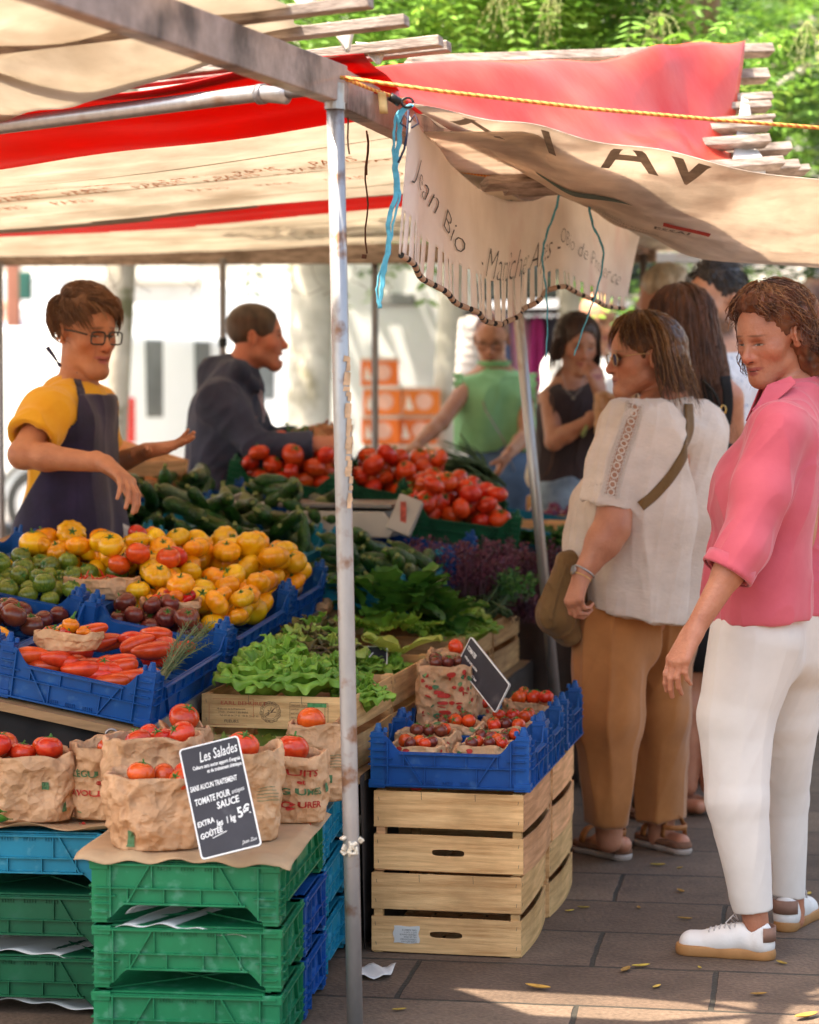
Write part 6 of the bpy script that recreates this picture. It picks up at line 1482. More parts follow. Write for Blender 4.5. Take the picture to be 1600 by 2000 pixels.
def finish(root, H, sh, h, mat):
    vs, Q = polygonise(sh, h); o = np_mesh('body', vs, Q, mat, root, {'hc': H.local(vs)}); return o
def cloth(root, name, sh, h, mat, relax=2):
    vs, Q = polygonise(sh, h); return np_mesh(name, vs, Q, mat, root, relax=relax)
def trace_many(sh, pts, d, start=.35, off=.002):
    """slide from outside towards the points along d until the surface of the shape"""
    D = A3(V(d).normalized()); Q = np.array([tuple(p) for p in pts])-D*start; live = np.ones(len(Q), bool); go = np.zeros(len(Q))
    for _ in range(60):
        if not live.any(): break
        e = sh.ev(Q[live]); st = np.minimum(e*.8, .05); st[e < .0006] = 0; i = np.nonzero(live)[0]; Q[i] += D*st[:, None]; go[i] += st; live[i] = (e >= .0006) & (go[i] < start*2.2)
    miss = go >= start*2.2
    if miss.any():   # keep missed points level with the nearest hit
        ok = np.nonzero(~miss)[0]
        for i in np.nonzero(miss)[0]:
            if len(ok): j = ok[np.abs(ok-i).argmin()]; Q[i] += D*((Q[j]-Q[i])@D)
    return [V(q) for q in Q-D*off]
def trace(sh, p, d, start=.35, off=.002): return trace_many(sh, [p], d, start, off)[0]
def ribbon(root, name, sh, pts, width, mat, d=(0, 1, 0), thick=.002, off=.0025, n=None, nu=4):
    """band laid on a surface: pts = world guide points, seen along d"""
    n = n or len(pts)*8; m = MB(); rows = []
    P_ = [catm([V(p) for p in pts], i/n) for i in range(n+1)]
    for i, p in enumerate(P_):
        t = (P_[min(i+1, n)]-P_[max(i-1, 0)]).normalized(); s_ = t.cross(V(d)).normalized(); w_ = width(i/n) if callable(width) else width
        for j in range(nu+1): rows.append(p+s_*w_*(j/nu-.5))
    rows = trace_many(sh, rows, d, off=off)
    m.add(rows, [(i*(nu+1)+j, i*(nu+1)+j+1, (i+1)*(nu+1)+j+1, (i+1)*(nu+1)+j) for i in range(n) for j in range(nu)])
    return m.build(name, mat, root, smooth=True, solid=thick)
def glasses(root, H, mat, w_=.024, h_=.018, rnd=.5, y=.098, z=.002, lens=None, r=.0016, side=(1, -1)):
    m = MB()
    for sx in (-1, 1):
        pts = []
        for k in range(25):
            a = 2*math.pi*k/24; c, s_ = math.cos(a), math.sin(a)
            x = w_*math.copysign(abs(c)**rnd, c); zz = h_*math.copysign(abs(s_)**rnd, s_)
            pts.append(H.w(sx*.033+x, y-.10*(abs(sx*.033+x))**1.5*1.2, z+zz))
        m.tube(pts, r*H.s, 8)
        e = H.w(sx*(.033+w_), y-.020, z+h_*.4); m.tube([e, H.w(sx*.078, .05, z+.012), H.w(sx*.083, -.005, z+.010), H.w(sx*.083, -.022, z-.006)], r*H.s, 6)
    m.tube([H.w(-.010, y-.001, z+.004), H.w(0, y+.001, z+.008), H.w(.010, y-.001, z+.004)], r*H.s, 6)
    o = m.build('glasses', mat, root, smooth=True)
    if lens:
        m = MB()
        for sx in (-1, 1): m.add([H.w(sx*.033+w_*.97*math.copysign(abs(math.cos(a))**rnd, math.cos(a)), y-.001-.10*(abs(sx*.033+w_*math.cos(a)))**1.5*1.2, z+h_*.97*math.copysign(abs(math.sin(a))**rnd, math.sin(a))) for a in [k*math.pi/12 for k in range(24)]], [tuple(range(24))])
        m.build('lens', lens, o)
    return o
def trainer(root, heel, toe, z0=0., side=1):
    hl, te = V(heel), V(toe); hl.z = te.z = z0; d = (te-hl).normalized(); s_ = V((d.y, -d.x, 0)); L_ = (te-hl).length; u = V((0, 0, 1))
    def w(x, y, z): return hl+d*x*L_+s_*y+u*z
    sole = Shape(); sole.kk = .01
    sole.group([cone(w(.14, 0, .013), w(.45, 0, .013), .034, .030), cone(w(.45, 0, .013), w(.83, side*.004, .013), .032, .043)], .02, planes=[(w(0, 0, .0275), (0, 0, 1)), (w(0, 0, 0.0), (0, 0, -1))])
    cloth(root, 'sole', sole, .003, M('gum_sole', (.36, .17, .06), .6, .12, 20, .0006, 80), 1)
    sh = Shape(); sh.kk = .006
    sh.group([cone(w(.15, 0, .035), w(.17, 0, .068), .031, .030), cone(w(.17, 0, .04), w(.50, 0, .045), .032, .029), cone(w(.36, 0, .062), w(.60, 0, .042), .026, .026), cone(w(.5, 0, .034), w(.83, side*.004, .026), .030, .034)], .02, planes=[(w(0, 0, .022), (0, 0, -1)), (w(.1, 0, .092), (u-d*.12).normalized())])
    sh.cut(cone(w(.20, 0, .075), w(.25, 0, .15), .026, .03))
    cloth(root, 'upper', sh, .0028, M('white_leather', (.70, .66, .63), .5, .06, 12, .0012, 60, dirt=((.5, .43, .38), 18, .6, .9)), 1)
    tabm = M('brown_suede', (.26, .14, .10), .8, .1, 40)
    m = MB(); rows = []
    for i in range(13):
        a = R(-75+150*i/12)
        for z in (.048, .084): rows.append(w(.15, 0, z)+(-d*math.cos(a)+s_*math.sin(a))*(.0335+.0015))
    m.add(rows, [(2*i, 2*i+1, 2*i+3, 2*i+2) for i in range(12)]); m.build('heel_tab', tabm, root, smooth=True, solid=.002)
    m = MB()
    for k in range(6):
        f = .40+.05*k; z = .083-.011*k
        m.tube([trace(sh, w(f, side*q, z), -u, .1, off=.001) for q in (-.02, -.008, .008, .02)], .0019, 6)
        m.tube([trace(sh, w(f, -.018, z), -u, .1, off=.002), trace(sh, w(f+.05, .018, z-.01), -u, .1, off=.002)], .0019, 6)
    for sg in (-1, 1): m.tube([w(.38, 0, .094), w(.42, .015*sg, .108), w(.48, .03*sg, .092), w(.43, .035*sg, .078)], .0017, 6)
    m.build('laces', M('grey_laces', (.48, .43, .41), .8, .1, 50), root, smooth=True)
def sandal(root, heel, toe, mats, plat=.034):
    hl, te = V(heel), V(toe); hl.z = te.z = 0; d = (te-hl).normalized(); s_ = V((d.y, -d.x, 0)); L_ = (te-hl).length
    def w(x, y, z): return hl+d*x*L_+s_*y+V((0, 0, z))
    for nm, z0, z1, m_ in (('sole', 0, plat*.5, mats[1]), ('midsole', plat*.5+.0005, plat, mats[2])):
        sh = Shape(); sh.group([cone(w(.15, 0, plat/2), w(.45, 0, plat/2), .036, .032), cone(w(.45, 0, plat/2), w(.85, 0, plat/2), .034, .044)], .02, planes=[(w(0, 0, z1), (0, 0, 1)), (w(0, 0, z0), (0, 0, -1))]); cloth(root, nm, sh, .004, m_, 1)
    for (x0, z0, x1, z1, wd) in ((.30, plat, .10, plat+.055, .016), (.30, plat+.01, .30, plat+.078, .02), (.72, plat, .72, plat+.045, .026)):
        m = MB(); n = 14; rows = []
        for i in range(n+1):
            a = math.pi*i/n; x = x0+(x1-x0)*math.sin(a); z = z0+(z1-z0)*math.sin(a); y = .042*math.cos(a)
            if x1 < x0: p = w(x1+(x0-x1)*(1-math.sin(a)), y, z1-.008); 
            else: p = w(x, y, z)
            if x1 < x0: p = w(.13+.20*(1-math.sin(a)) , y*.95, plat+.042)
            e = V((0, 0, wd)) if x1 < x0 else d*wd
            rows += [p-e*.5, p+e*.5]
        m.add(rows, [(2*i, 2*i+1, 2*i+3, 2*i+2) for i in range(n)]); m.build('strap', mats[0], root, smooth=True, solid=.0035)
def cuffcut(p, d, r, dep=.035):   # hollow the end of a sleeve or leg
    p, d = V(p), V(d).normalized(); return cone(p-d*dep, p+d*.15, r, r)
def wcut(p, d, r=.10): p, d = V(p), V(d).normalized(); return cone(p+d*r, p+d*(r+.25), r, r)
SK1 = skin_mat('skin_pink_woman', (.46, .19, .11), lip=(.30, .07, .055), brow=(.14, .055, .028), iris=(.05, .04, .03), red=.40, lidclose=.70, gaze=(.003, -.001))
SK2 = skin_mat('skin_white_blouse_woman', (.48, .21, .125), lip=(.40, .15, .12), brow=(.25, .14, .08), iris=(.05, .05, .05), red=.35, lidclose=.2)
SK3 = skin_mat('skin_boy', (.54, .24, .13), lip=(.46, .14, .12), brow=(.14, .07, .04), iris=(.04, .04, .04), red=.35, lidclose=.55, browth=1.3)
SK4 = skin_mat('skin_hooded_man', (.55, .23, .14), lip=(.40, .12, .10), brow=(.06, .035, .02), red=.5, lidclose=.2, beard=(.20, .11, .07, .45))
SK5 = skin_mat('skin_background', (.50, .26, .17), lip=(.40, .12, .10), brow=(.10, .05, .03), red=.3, lidclose=.5)
SK6 = skin_mat('skin_bearded_man', (.58, .31, .20), lip=(.38, .13, .10), brow=(.03, .02, .015), red=.3, lidclose=.2, beard=(.05, .035, .03, 1.5), browth=1.6)
SK7 = skin_mat('skin_dark', (.10, .045, .03), lip=(.12, .04, .035), brow=(.02, .01, .01), red=.2)
def root_at(p, label): 
    return empty('person', (p[0], p[1], 0), 0, label, 'person')
def kid(root):   # keep parts where they are
    inv = Matrix.Translation(-V(root.location))
    for c in root.children: c.matrix_parent_inverse = inv.copy()
def linen(name, c, c2, weave=420): return M(name, c, .85, .06, 5, .0006, weave, col2=c2, transl=.12, sheen=.2)
# ================= woman in the pink shirt
Yp = 6.15
rt = root_at(P(1500, 1000, Yp), 'curly haired woman in a pink shirt and white trousers looking down, at the right edge')
H1 = Head(P(1508, 655, Yp), (-math.cos(R(37)), -math.sin(R(37)), -.34), size=.955)
nb = P(1553, 772, 6.18); sl = P(1522, 842, 5.98); sr_ = P(1585, 832, 6.36); pel = P(1500, 1215, 6.2)
hips = [P(1462, 1270, 6.1), P(1535, 1265, 6.3)]; knees = [P(1436, 1500, 6.08), P(1532, 1495, 6.4)]; ank = [P(1478, 1812, 6.07), P(1548, 1795, 6.40)]
elb = P(1452, 1070, 5.9); wri = P(1356, 1232, 5.85); elr = P(1560, 1060, 6.46); wrr = P(1540, 1200, 6.44)
b1 = body_shape(H1, nb, sl, sr_, pel, hips, knees, ank, dict(female=True, nose=1.04, jaw=.82, cheeks=1.12, chinlen=-.006), tw=.085, chest=.09, leg=(.08, .045, .032), neck_r=.045, feet=[(V((P(1490, 1885, 6.06).x, 6.06, .01)), V((P(1375, 1880, 6.08).x, 6.09, .01))), (V((P(1535, 1832, 6.38).x, 6.38, .01)), V((P(1560, 1800, 6.46).x, 6.46, .01)))])
dfw = (wri-elb).normalized()
arm(b1, sl, elb, wri, dict(d=P(1322, 1298, 5.83)-wri, pn=V((.75, .55, .15)), thumb_side=-1, curl=(.30, .32, .38, .45), size=.96, spread=.03, tcurl=.25, tout=.32), r=(.046, .038, .0245))
arm(b1, sr_, elr, wrr, None, r=(.046, .038, .025))
finish(rt, H1, b1, .0030, SK1)
pinkm = M('pink_cotton', (.54, .075, .110), .72, .06, 4, .0012, 26, col2=(.60, .110, .145), sheen=.25)
sh = Shape(); sh.kk = .03
tor = [cone(P(1530, 868, 6.08), P(1498, 960, 6.08), .105, .118), cone(P(1575, 868, 6.30), P(1545, 960, 6.30), .105, .118), cone(P(1455, 930, 6.10), P(1440, 985, 6.12), .055, .055), cone(P(1498, 960, 6.08), P(1490, 1185, 6.10), .112, .125), cone(P(1545, 960, 6.30), P(1535, 1185, 6.30), .112, .13), cone(P(1420, 1080, 6.15), P(1418, 1200, 6.18), .05, .065), cone(nb+V((0, 0, -.03)), lerpn(sl, sr_, .5), .06, .085), cone(nb, sl+V((0, .03, .0)), .052, .06), cone(nb, sr_, .052, .06), cone(P(1580, 1150, 6.28), P(1585, 1200, 6.28), .10, .11)]
hemz = P(1500, 1210, 6.15).z
sh.group(tor, .06, planes=[(P(1500, 1207, 6.15), (.05, 0, -1)), (nb+V((0, 0, .055)), (-.3, 0, 1))])
cuff = P(1421, 1118, 5.89)
sh.group([cone(sl, lerpn(sl, elb, .5), .068, .066), cone(lerpn(sl, elb, .5), elb, .066, .060), cone(elb, lerpn(elb, wri, .5), .060, .062)], .03, cuts=[cuffcut(cuff, dfw, .052)], planes=[(cuff, dfw)])
sh.group([cone(sr_, elr, .07, .066), cone(elr, wrr, .062, .05)], .03)
fd = creases(.008, 3.6, (0.3, 0, 1), .14, 3, 2); fd2 = creases(.0045, 6, (.6, 0, .8), .10, 9, 3)
sh.disp = lambda X: fd(X)+fd2(X)
shirt1 = sh; sh.g = sh.g
cloth(rt, 'shirt', sh, .0036, pinkm)
# turned back cuff, collar, seams
cb = MB(); n = 28
ax_ = dfw; o1 = ax_.orthogonal().normalized(); o2 = ax_.cross(o1)
rows = []
for j, (l_, r_) in enumerate(((-.030, .0655), (.0, .0665), (.004, .0625))):
    for i in range(n): a = 2*math.pi*i/n; rows.append(cuff+dfw*l_+(o1*math.cos(a)+o2*math.sin(a))*(r_+.0015*math.sin(3*a)))
cb.add(rows, [(j*n+i, j*n+(i+1) % n, (j+1)*n+(i+1) % n, (j+1)*n+i) for j in range(2) for i in range(n)]); cb.build('cuff', pinkm, rt, smooth=True, solid=.003)
def colp(u, v):      # collar band round the neck with a fallen point at the front
    a = R(-150+300*u)-.15; f_ = V((-math.cos(R(25)), -math.sin(R(25)), 0)); s2 = V((-f_.y, f_.x, 0)); c = nb+V((-.004, -.002, .020))-f_*.004
    open_ = (abs(u-.5)*2)
    dr = f_*-math.cos(a)+s2*math.sin(a); rad = .060+.020*v+.03*max(0, open_-.7)*v*2
    return c+dr*rad+f_*.035*max(0, open_-.55)*2+V((0, 0, .030-.055*v-.055*max(0, open_-.5)*2*(.4+v*.7)))
cm_ = MB(); cm_.grid(colp, 40, 6); cm_.build('collar', pinkm, rt, smooth=True, solid=.003)
m = MB(); m.add([P(1478, 790, 6.02), P(1499, 752, 6.06), P(1545, 735, 6.06), P(1556, 748, 6.05), P(1522, 778, 6.02), P(1478, 814, 6.0), P(1469, 800, 6.0)], [(0, 1, 5, 6), (1, 2, 3, 4), (1, 4, 5)])
m.build('collar_flap', pinkm, rt, solid=.004, bevel=.001)
dV = (0, 1, 0)
# trousers
whm = M('off_white_cotton', (.66, .60, .55), .8, .05, 3, .0014, 18, col2=(.72, .66, .61), sheen=.2)
tr = Shape(); tr.kk = .02
tr.group([cone(P(1500, 1190, 6.18), P(1480, 1270, 6.16), .105, .12), cone(P(1560, 1205, 6.26), P(1562, 1265, 6.28), .10, .108)], .05)
tr.group([cone(hips[0]+V((.02, 0, .03)), P(1438, 1400, 6.1), .118, .096), cone(P(1438, 1400, 6.1), P(1440, 1560, 6.08), .096, .079), cone(P(1440, 1560, 6.08), P(1474, 1800, 6.07), .079, .046)], .014, planes=[(P(1468, 1779, 6.07), (.10, 0, -1))])
tr.group([cone(hips[1]+V((.01, 0, .02)), P(1535, 1400, 6.34), .118, .085), cone(P(1535, 1400, 6.34), P(1534, 1560, 6.40), .085, .060), cone(P(1534, 1560, 6.4), P(1540, 1765, 6.40), .060, .042)], .014, planes=[(P(1537, 1750, 6.4), (-.12, 0, -1))])
f1 = creases(.005, 4.0, (.05, 0, 1), .06, 21, 2); f2 = creases(.0018, 9, (.5, 0, .9), .10, 23, 2)
tr.disp = lambda X: f1(X)*.6+f2(X)*.8*np.clip((1.1-X[:, 2])/.5, .3, 1)
cloth(rt, 'trousers', tr, .0038, whm)
trainer(rt, P(1518, 1886, 6.04), P(1318, 1884, 6.12)); trainer(rt, P(1528, 1834, 6.34), P(1580, 1800, 6.56))
# hair, curly to the shoulder
curl = hairm('curly_auburn_hair', (.045, .012, .004), (.16, .045, .014)); 
def hair_base(root, H, extra, mat, h=.005, front=.058, ztop=.062, amp=.004, seed=0, kk=.03, face=True, hairline=.122):
    s_ = Shape(); s_.kk = .02; S_ = H.s
    s_.group([ell(H.w(0, -.020, .040), (.0805*S_, .096*S_, .087*S_), H.rot)]+extra, kk)
    if face: s_.cut(ell(H.w(0, .095, -.045), (.070*S_, .075*S_, hairline*S_), H.rot), .01); s_.cut(cone(H.w(.0, .1, -.03), H.w(.0, .15, -.05), .068*S_), .01)
    for sx in (-1, 1): s_.cut(ell(H.w(sx*.085, -.004, -.012), (.026*S_, .026*S_, .036*S_), H.rot), .006) if face != 'noear' else None
    s_.disp = lambda X: amp*npn(X, 22, seed)+amp*.6*npn(X, 45, seed+1)
    vs, Q = polygonise(s_, h); o = np_mesh('hair', vs, Q, mat, root, relax=1); return s_, o
W1 = H1.w
hb, ho = hair_base(rt, H1, hairline=.138, extra=[ell(W1(0, -.035, .055), (.086, .088, .078), H1.rot), cone(W1(-.045, -.055, 0), W1(-.05, -.07, -.10), .045, .045), cone(W1(.045, -.055, 0), W1(.05, -.07, -.08), .045, .04), cone(W1(-.03, -.09, .03), W1(-.03, -.10, -.10), .055, .045), cone(W1(-.03, .045, .108), W1(.04, .040, .105), .022, .022), cone(W1(-.045, .01, .09), W1(-.07, -.03, .05), .03, .03)], mat=curl, amp=.006, seed=4)
def curly_root(rr):
    az = rr.uniform(-math.pi, math.pi)
    if abs(az) < 1.25: return (math.copysign(abs(az)+.25, az), rr.uniform(.1, .55), rr.uniform(.18, .36))
    po = rr.uniform(.1, 1.25); return (az, po, rr.uniform(.7, 1.0) if abs(az) > 1.75 else rr.uniform(.30, .5))
strands(1500, curly_root, cap_path(H1, (.3, 0, 0), None, .27, .016, .016, 95, 1., clump=15, seg=22, flick=.03, back=.5), .0015, curl, 'hair_strands', ho, seed=1, sides=3)
cl2 = hairm('light_auburn_hair', (.17, .06, .02), (.33, .14, .05)); strands(420, curly_root, cap_path(H1, (.35, 0, 0), None, .28, .021, .017, 95, 1., clump=14, seg=22, flick=.035, back=.5), .0012, cl2, 'hair_strands', ho, seed=2)
strands(60, lambda rr: (rr.uniform(.9, 1.35), 1.3, rr.uniform(.5, .75)), cap_path(H1, (.37, 0, 0), None, .24, .006, .013, 90, 1., clump=20, seg=18), .0008, curl, 'hair_strands', ho, seed=3)
kid(rt)
# ================= woman in the white blouse
Yw = 7.3
rt = root_at(P(1260, 1000, Yw), 'woman with bobbed brown hair, glasses, white lace sleeve blouse and brown trousers')
H2 = Head(P(1254, 697, Yw), (-math.cos(R(13)), -math.sin(R(13)), -.10), size=.96)
nb = P(1298, 775, 7.32); sl = P(1222, 838, 7.08); sr_ = P(1368, 832, 7.55); pel = P(1240, 1190, 7.35)
hips = [P(1196, 1240, 7.25), P(1288, 1240, 7.5)]; knees = [P(1188, 1440, 7.25), P(1290, 1430, 7.5)]; ank = [P(1190, 1640, 7.28), P(1292, 1636, 7.5)]
elb = P(1196, 1030, 6.98); wri = P(1138, 1122, 6.95); elr = P(1345, 1030, 7.62); wrr = P(1300, 1150, 7.55)
b2 = body_shape(H2, nb, sl, sr_, pel, hips, knees, ank, dict(female=True, jaw=1.12, nose=1.04, cheeks=1.1), tw=.10, leg=(.085, .055, .040), neck_r=.054, chest=.10, feet=[(P(1218, 1670, 7.3)+V((0, 0, .0)), P(1130, 1660, 7.5)), (P(1332, 1665, 7.42), P(1255, 1645, 7.62))])
arm(b2, sl, elb, wri, dict(d=P(1122, 1175, 6.93)-wri, pn=V((.75, .6, 0)), thumb_side=-1, curl=(.75, .8, .85, .9), size=.95, spread=.02, tcurl=.6, tout=.3), r=(.060, .052, .028))
arm(b2, sr_, elr, wrr, None, r=(.06, .05, .03)); finish(rt, H2, b2, .0034, SK2)
blm = M('white_gauze', (.76, .65, .57), .85, .06, 5, .0028, 60, col2=(.86, .75, .67), transl=.22, stretch=(1, 1, 2.4), sheen=.2)
sh = Shape(); sh.kk = .035
tor = [cone(P(1262, 860, 7.15), P(1250, 1000, 7.15), .12, .145), cone(P(1345, 860, 7.45), P(1325, 1000, 7.45), .12, .135), cone(P(1250, 1000, 7.15), P(1248, 1190, 7.2), .145, .145), cone(P(1325, 1000, 7.45), P(1312, 1200, 7.45), .135, .13),
       cone(P(1180, 990, 7.3), P(1178, 1070, 7.3), .10, .105), cone(P(1178, 1070, 7.3), P(1208, 1150, 7.3), .10, .09), cone(nb+V((0, 0, -.05)), lerpn(sl, sr_, .5), .06, .10), cone(nb+V((0, 0, -.03)), sl, .05, .068), cone(nb+V((0, 0, -.03)), sr_, .05, .068)]
sh.group(tor, .07, planes=[(P(1240, 1196, 7.3), (-.20, 0, -1)), (P(1300, 778, 7.2), (-.12, .10, 1))])
cuff = P(1183, 985, 7.02); da = (elb-sl).normalized(); da2 = (da+V((-.10, 0, 0))).normalized()
sh.group([cone(sl, lerpn(sl, cuff, .5), .080, .083), cone(lerpn(sl, cuff, .5), cuff+da*.08, .083, .080)], .03, cuts=[cuffcut(cuff, V((-.22, 0, -1)), .068)], planes=[(cuff, V((-.22, 0, -1)))])
fd = creases(.012, 2.8, (0.05, 0, 1), .10, 31, 2); fd2 = creases(.004, 7, (.15, 0, 1), .12, 33, 2)
sh.disp = lambda X: fd(X)+fd2(X)
blouse = sh; cloth(rt, 'blouse', sh, .0040, blm)
lacew = M('lace_white', (.72, .64, .58), .85, .05, 30); laceg = M('lace_ground', (.42, .22, .14), .7, .15, 60)
gp = [P(1236, 790, 7.1), P(1222, 845, 7.05), P(1205, 900, 7.0), P(1190, 965, 6.98)]
ribbon(rt, 'lace_panel', blouse, gp, .034, laceg, dV, .0015, .001, n=40, nu=6)
lm_ = MB(); N_ = 12
for i in range(N_+0):
    p = catm(gp, (i+.5)/N_); t = (catm(gp, min(1, (i+.6)/N_))-catm(gp, (i+.4)/N_)).normalized(); s_ = t.cross(V(dV)).normalized()
    def ring(c, r, th, k=14): lm_.tube(trace_many(blouse, [c+(t*math.sin(a)+s_*math.cos(a))*r for a in [2*math.pi*q/k for q in range(k+1)]], dV, off=.0035), th, 5, cap=False)
    ring(p, .0092, .0022)
    for sg in (-1, 1):
        for q in (-.33, 0, .33): ring(p+s_*sg*.0205+t*q*.032, .0040, .0011, 8)
    for k in range(8): a = 2*math.pi*k/8+.2; lm_.tube([trace(blouse, p+(t*math.sin(a)+s_*math.cos(a))*.011, dV, off=.003), trace(blouse, p+(t*math.sin(a)*1.0+s_*math.cos(a))*.0165, dV, off=.003)], .0008, 4)
for sg in (-1.45, -.78, .78, 1.45):
    pts = []
    for i in range(40):
        p = catm(gp, i/39); t = (catm(gp, min(1, i/39+.02))-catm(gp, max(0, i/39-.02))).normalized(); s_ = t.cross(V(dV)).normalized(); pts.append(p+s_*sg*.0185)
    lm_.tube(trace_many(blouse, pts, dV, off=.003), .0011, 5)
lm_.build('lace_rings', lacew, rt, smooth=True)
brm = M('brown_cotton', (.33, .120, .030), .8, .10, 4, .0012, 22, col2=(.42, .165, .048), sheen=.25)
tr = Shape(); tr.kk = .02
tr.group([cone(P(1215, 1170, 7.3), P(1205, 1250, 7.28), .12, .13), cone(P(1290, 1170, 7.45), P(1285, 1250, 7.45), .12, .115)], .05)
tr.group([cone(P(1192, 1230, 7.22), P(1186, 1400, 7.22), .112, .098), cone(P(1186, 1400, 7.22), P(1184, 1640, 7.25), .095, .062)], .04, planes=[(P(1185, 1606, 7.25), (-.06, 0, -1))])
tr.group([cone(P(1288, 1230, 7.45), P(1290, 1400, 7.48), .105, .086), cone(P(1290, 1400, 7.48), P(1288, 1640, 7.5), .086, .075)], .035, planes=[(P(1286, 1597, 7.5), (.03, 0, -1))])
f1 = creases(.014, 2.8, (.05, 0, 1), .07, 41, 2); f2 = creases(.004, 6, (.4, 0, .9), .12, 43, 2); tr.disp = lambda X: f1(X)+f2(X)
cloth(rt, 'trousers', tr, .0045, brm)
tanl = M('tan_leather', (.34, .13, .04), .55, .15, 20, .0005, 60); pale = M('pale_sole', (.42, .34, .30), .7, .12, 30); cork = M('cork_sole', (.18, .08, .045), .8, .2, 60)
for h_, t_ in ((P(1228, 1683, 7.30), P(1130, 1668, 7.48)), (P(1344, 1674, 7.38), P(1252, 1645, 7.60))):
    h_.z = t_.z = 0; sandal(rt, h_, t_, (tanl, pale, cork), .040)
H_ = H2; bobm = hairm('brown_bob_hair', (.045, .015, .006), (.15, .06, .022)); W2 = H2.w
hb, ho = hair_base(rt, H2, [ell(W2(0, -.035, .050), (.090, .098, .082), H2.rot), cone(W2(0, -.085, .02), W2(0, -.110, -.07), .062, .05), cone(W2(-.050, -.065, 0), W2(-.055, -.085, -.09), .038, .034), cone(W2(.05, -.065, 0), W2(.055, -.085, -.09), .038, .034), cone(W2(-.03, .03, .095), W2(-.055, .035, .06), .022, .016)], bobm, amp=.004, seed=9)
def bob_root(rr):
    az = rr.uniform(-math.pi, math.pi)
    if abs(az) < 1.45: return (math.copysign(abs(az)+.3, az), rr.uniform(.05, .5), rr.uniform(.26, .50))
    return (az, rr.uniform(.05, 1.25), rr.uniform(.7, 1.))
strands(1700, bob_root, cap_path(H2, (.2, 0, 0), None, .255, .014, .006, 34, 1., clump=14, seg=16, flick=.06, back=.30), .0014, bobm, 'hair_strands', ho, seed=1)
gold = hairm('golden_brown_hair', (.17, .07, .022), (.34, .17, .055)); strands(420, bob_root, cap_path(H2, (.25, 0, 0), None, .26, .020, .008, 34, 1., clump=11, seg=16, flick=.065, back=.30), .0012, gold, 'hair_strands', ho, seed=2)
lens = M('tinted_lens', (.05, .05, .12), .05, .1, 5, coat=.5)
glasses(rt, H2, M('gold_wire', (.6, .42, .2), .3, .05, metal=.9), .021, .020, .8, .100, .000, lens, r=.0012)
m = MB(); c = lerpn(elb, wri, .93); ax_ = (wri-elb).normalized(); o1 = ax_.orthogonal().normalized(); o2 = ax_.cross(o1)
m.tube([c+(o1*math.cos(a)+o2*math.sin(a))*.0315 for a in [k*math.pi/12 for k in range(25)]], .0030, 6); m.build('watch_strap', galv, rt, smooth=True)
m = MB(); m.tube([c+V((-.030, -.012, .004)), c+V((-.036, -.014, .005))], .013, 16); m.build('watch_face', galv, rt)
m = MB(); c = lerpn(elb, wri, 1.06); m.tube([c+(o1*math.cos(a)+o2*math.sin(a))*(.031)+ax_*.006*math.sin(a) for a in [k*math.pi/12 for k in range(25)]], .0018, 6); m.build('bracelet', M('gold_metal', (.75, .5, .18), .3, .05, metal=.9), rt, smooth=True)
kid(rt)
# her shoulder bag: strap over the back and pouch at the hip
bg_ = empty('shoulder_bag', P(1090, 1200, 7.1), 0, 'olive brown fabric shoulder bag worn by the woman in the white blouse', 'bag')
bagm = M('olive_canvas', (.16, .085, .028), .8, .2, 10, .002, 40, sheen=.1)
o = ribbon(bg_, 'strap', blouse, [P(1366, 790, 7), P(1362, 850, 7), P(1325, 915, 7), P(1285, 960, 7), P(1250, 988, 7)], .030, bagm, dV, .003, .002, n=40)
s_ = Shape(); s_.kk = .02; s_.group([cone(P(1108, 1100, 7.12), P(1085, 1200, 7.12), .035, .052), cone(P(1120, 1120, 7.2), P(1108, 1225, 7.2), .04, .050), cone(P(1085, 1200, 7.12), P(1112, 1240, 7.15), .050, .03)], .03)
f5 = folds(.006, 8, (-.2, 0, 1), .3, 51); s_.disp = f5; cloth(bg_, 'pouch', s_, .004, bagm)
ribbon(bg_, 'flap_edge', s_, [P(1112, 1105, 7), P(1092, 1160, 7), P(1078, 1215, 7)], .008, bagm, dV, .003, .002)
kid(bg_)
# ================= boy in the yellow shirt and apron
Yb = 6.6
def PB(x, y, Y): return P(x, y, 7.5+(Y-6.6)*1.136)
def kone(a, b, ra, rb=None, n=None, f=1.): return cone(a, b, ra*1.136, None if rb is None else rb*1.136, n, f)
rt = root_at(PB(150, 1000, Yb), 'young seller with glasses in a yellow T-shirt and dark apron, gesturing with both hands')
H3 = Head(PB(167, 650, Yb), (math.cos(R(43)), -math.sin(R(43)), -.16), size=1.035)
nb = PB(150, 758, 6.62); sl = PB(182, 795, 6.84); sr_ = PB(92, 808, 6.42); pel = PB(140, 1080, 6.62)
elb_r = PB(44, 888, 6.30); wri_r = PB(205, 905, 6.22); elb_l = PB(195, 920, 6.92); wri_l = PB(283, 882, 6.72)
b3 = body_shape(H3, nb, sl, sr_, pel, [PB(110, 1120, 6.6), PB(180, 1120, 6.7)], [PB(110, 1400, 6.6), PB(180, 1400, 6.7)], [PB(110, 1690, 6.6), PB(180, 1690, 6.7)], dict(open_=.5, jaw=.86, nose=1.0, chinlen=.006), tw=.07, chest=.072, leg=(.085, .055, .045), neck_r=.052)
arm(b3, sr_, elb_r, wri_r, dict(d=(PB(246, 938, 6.17)-wri_r), pn=V((-.35, -.1, -.9)), thumb_side=1, curl=(.42, .40, .40, .42), size=1.1, spread=.10, tcurl=.3, tout=.35), r=(.045, .041, .026))
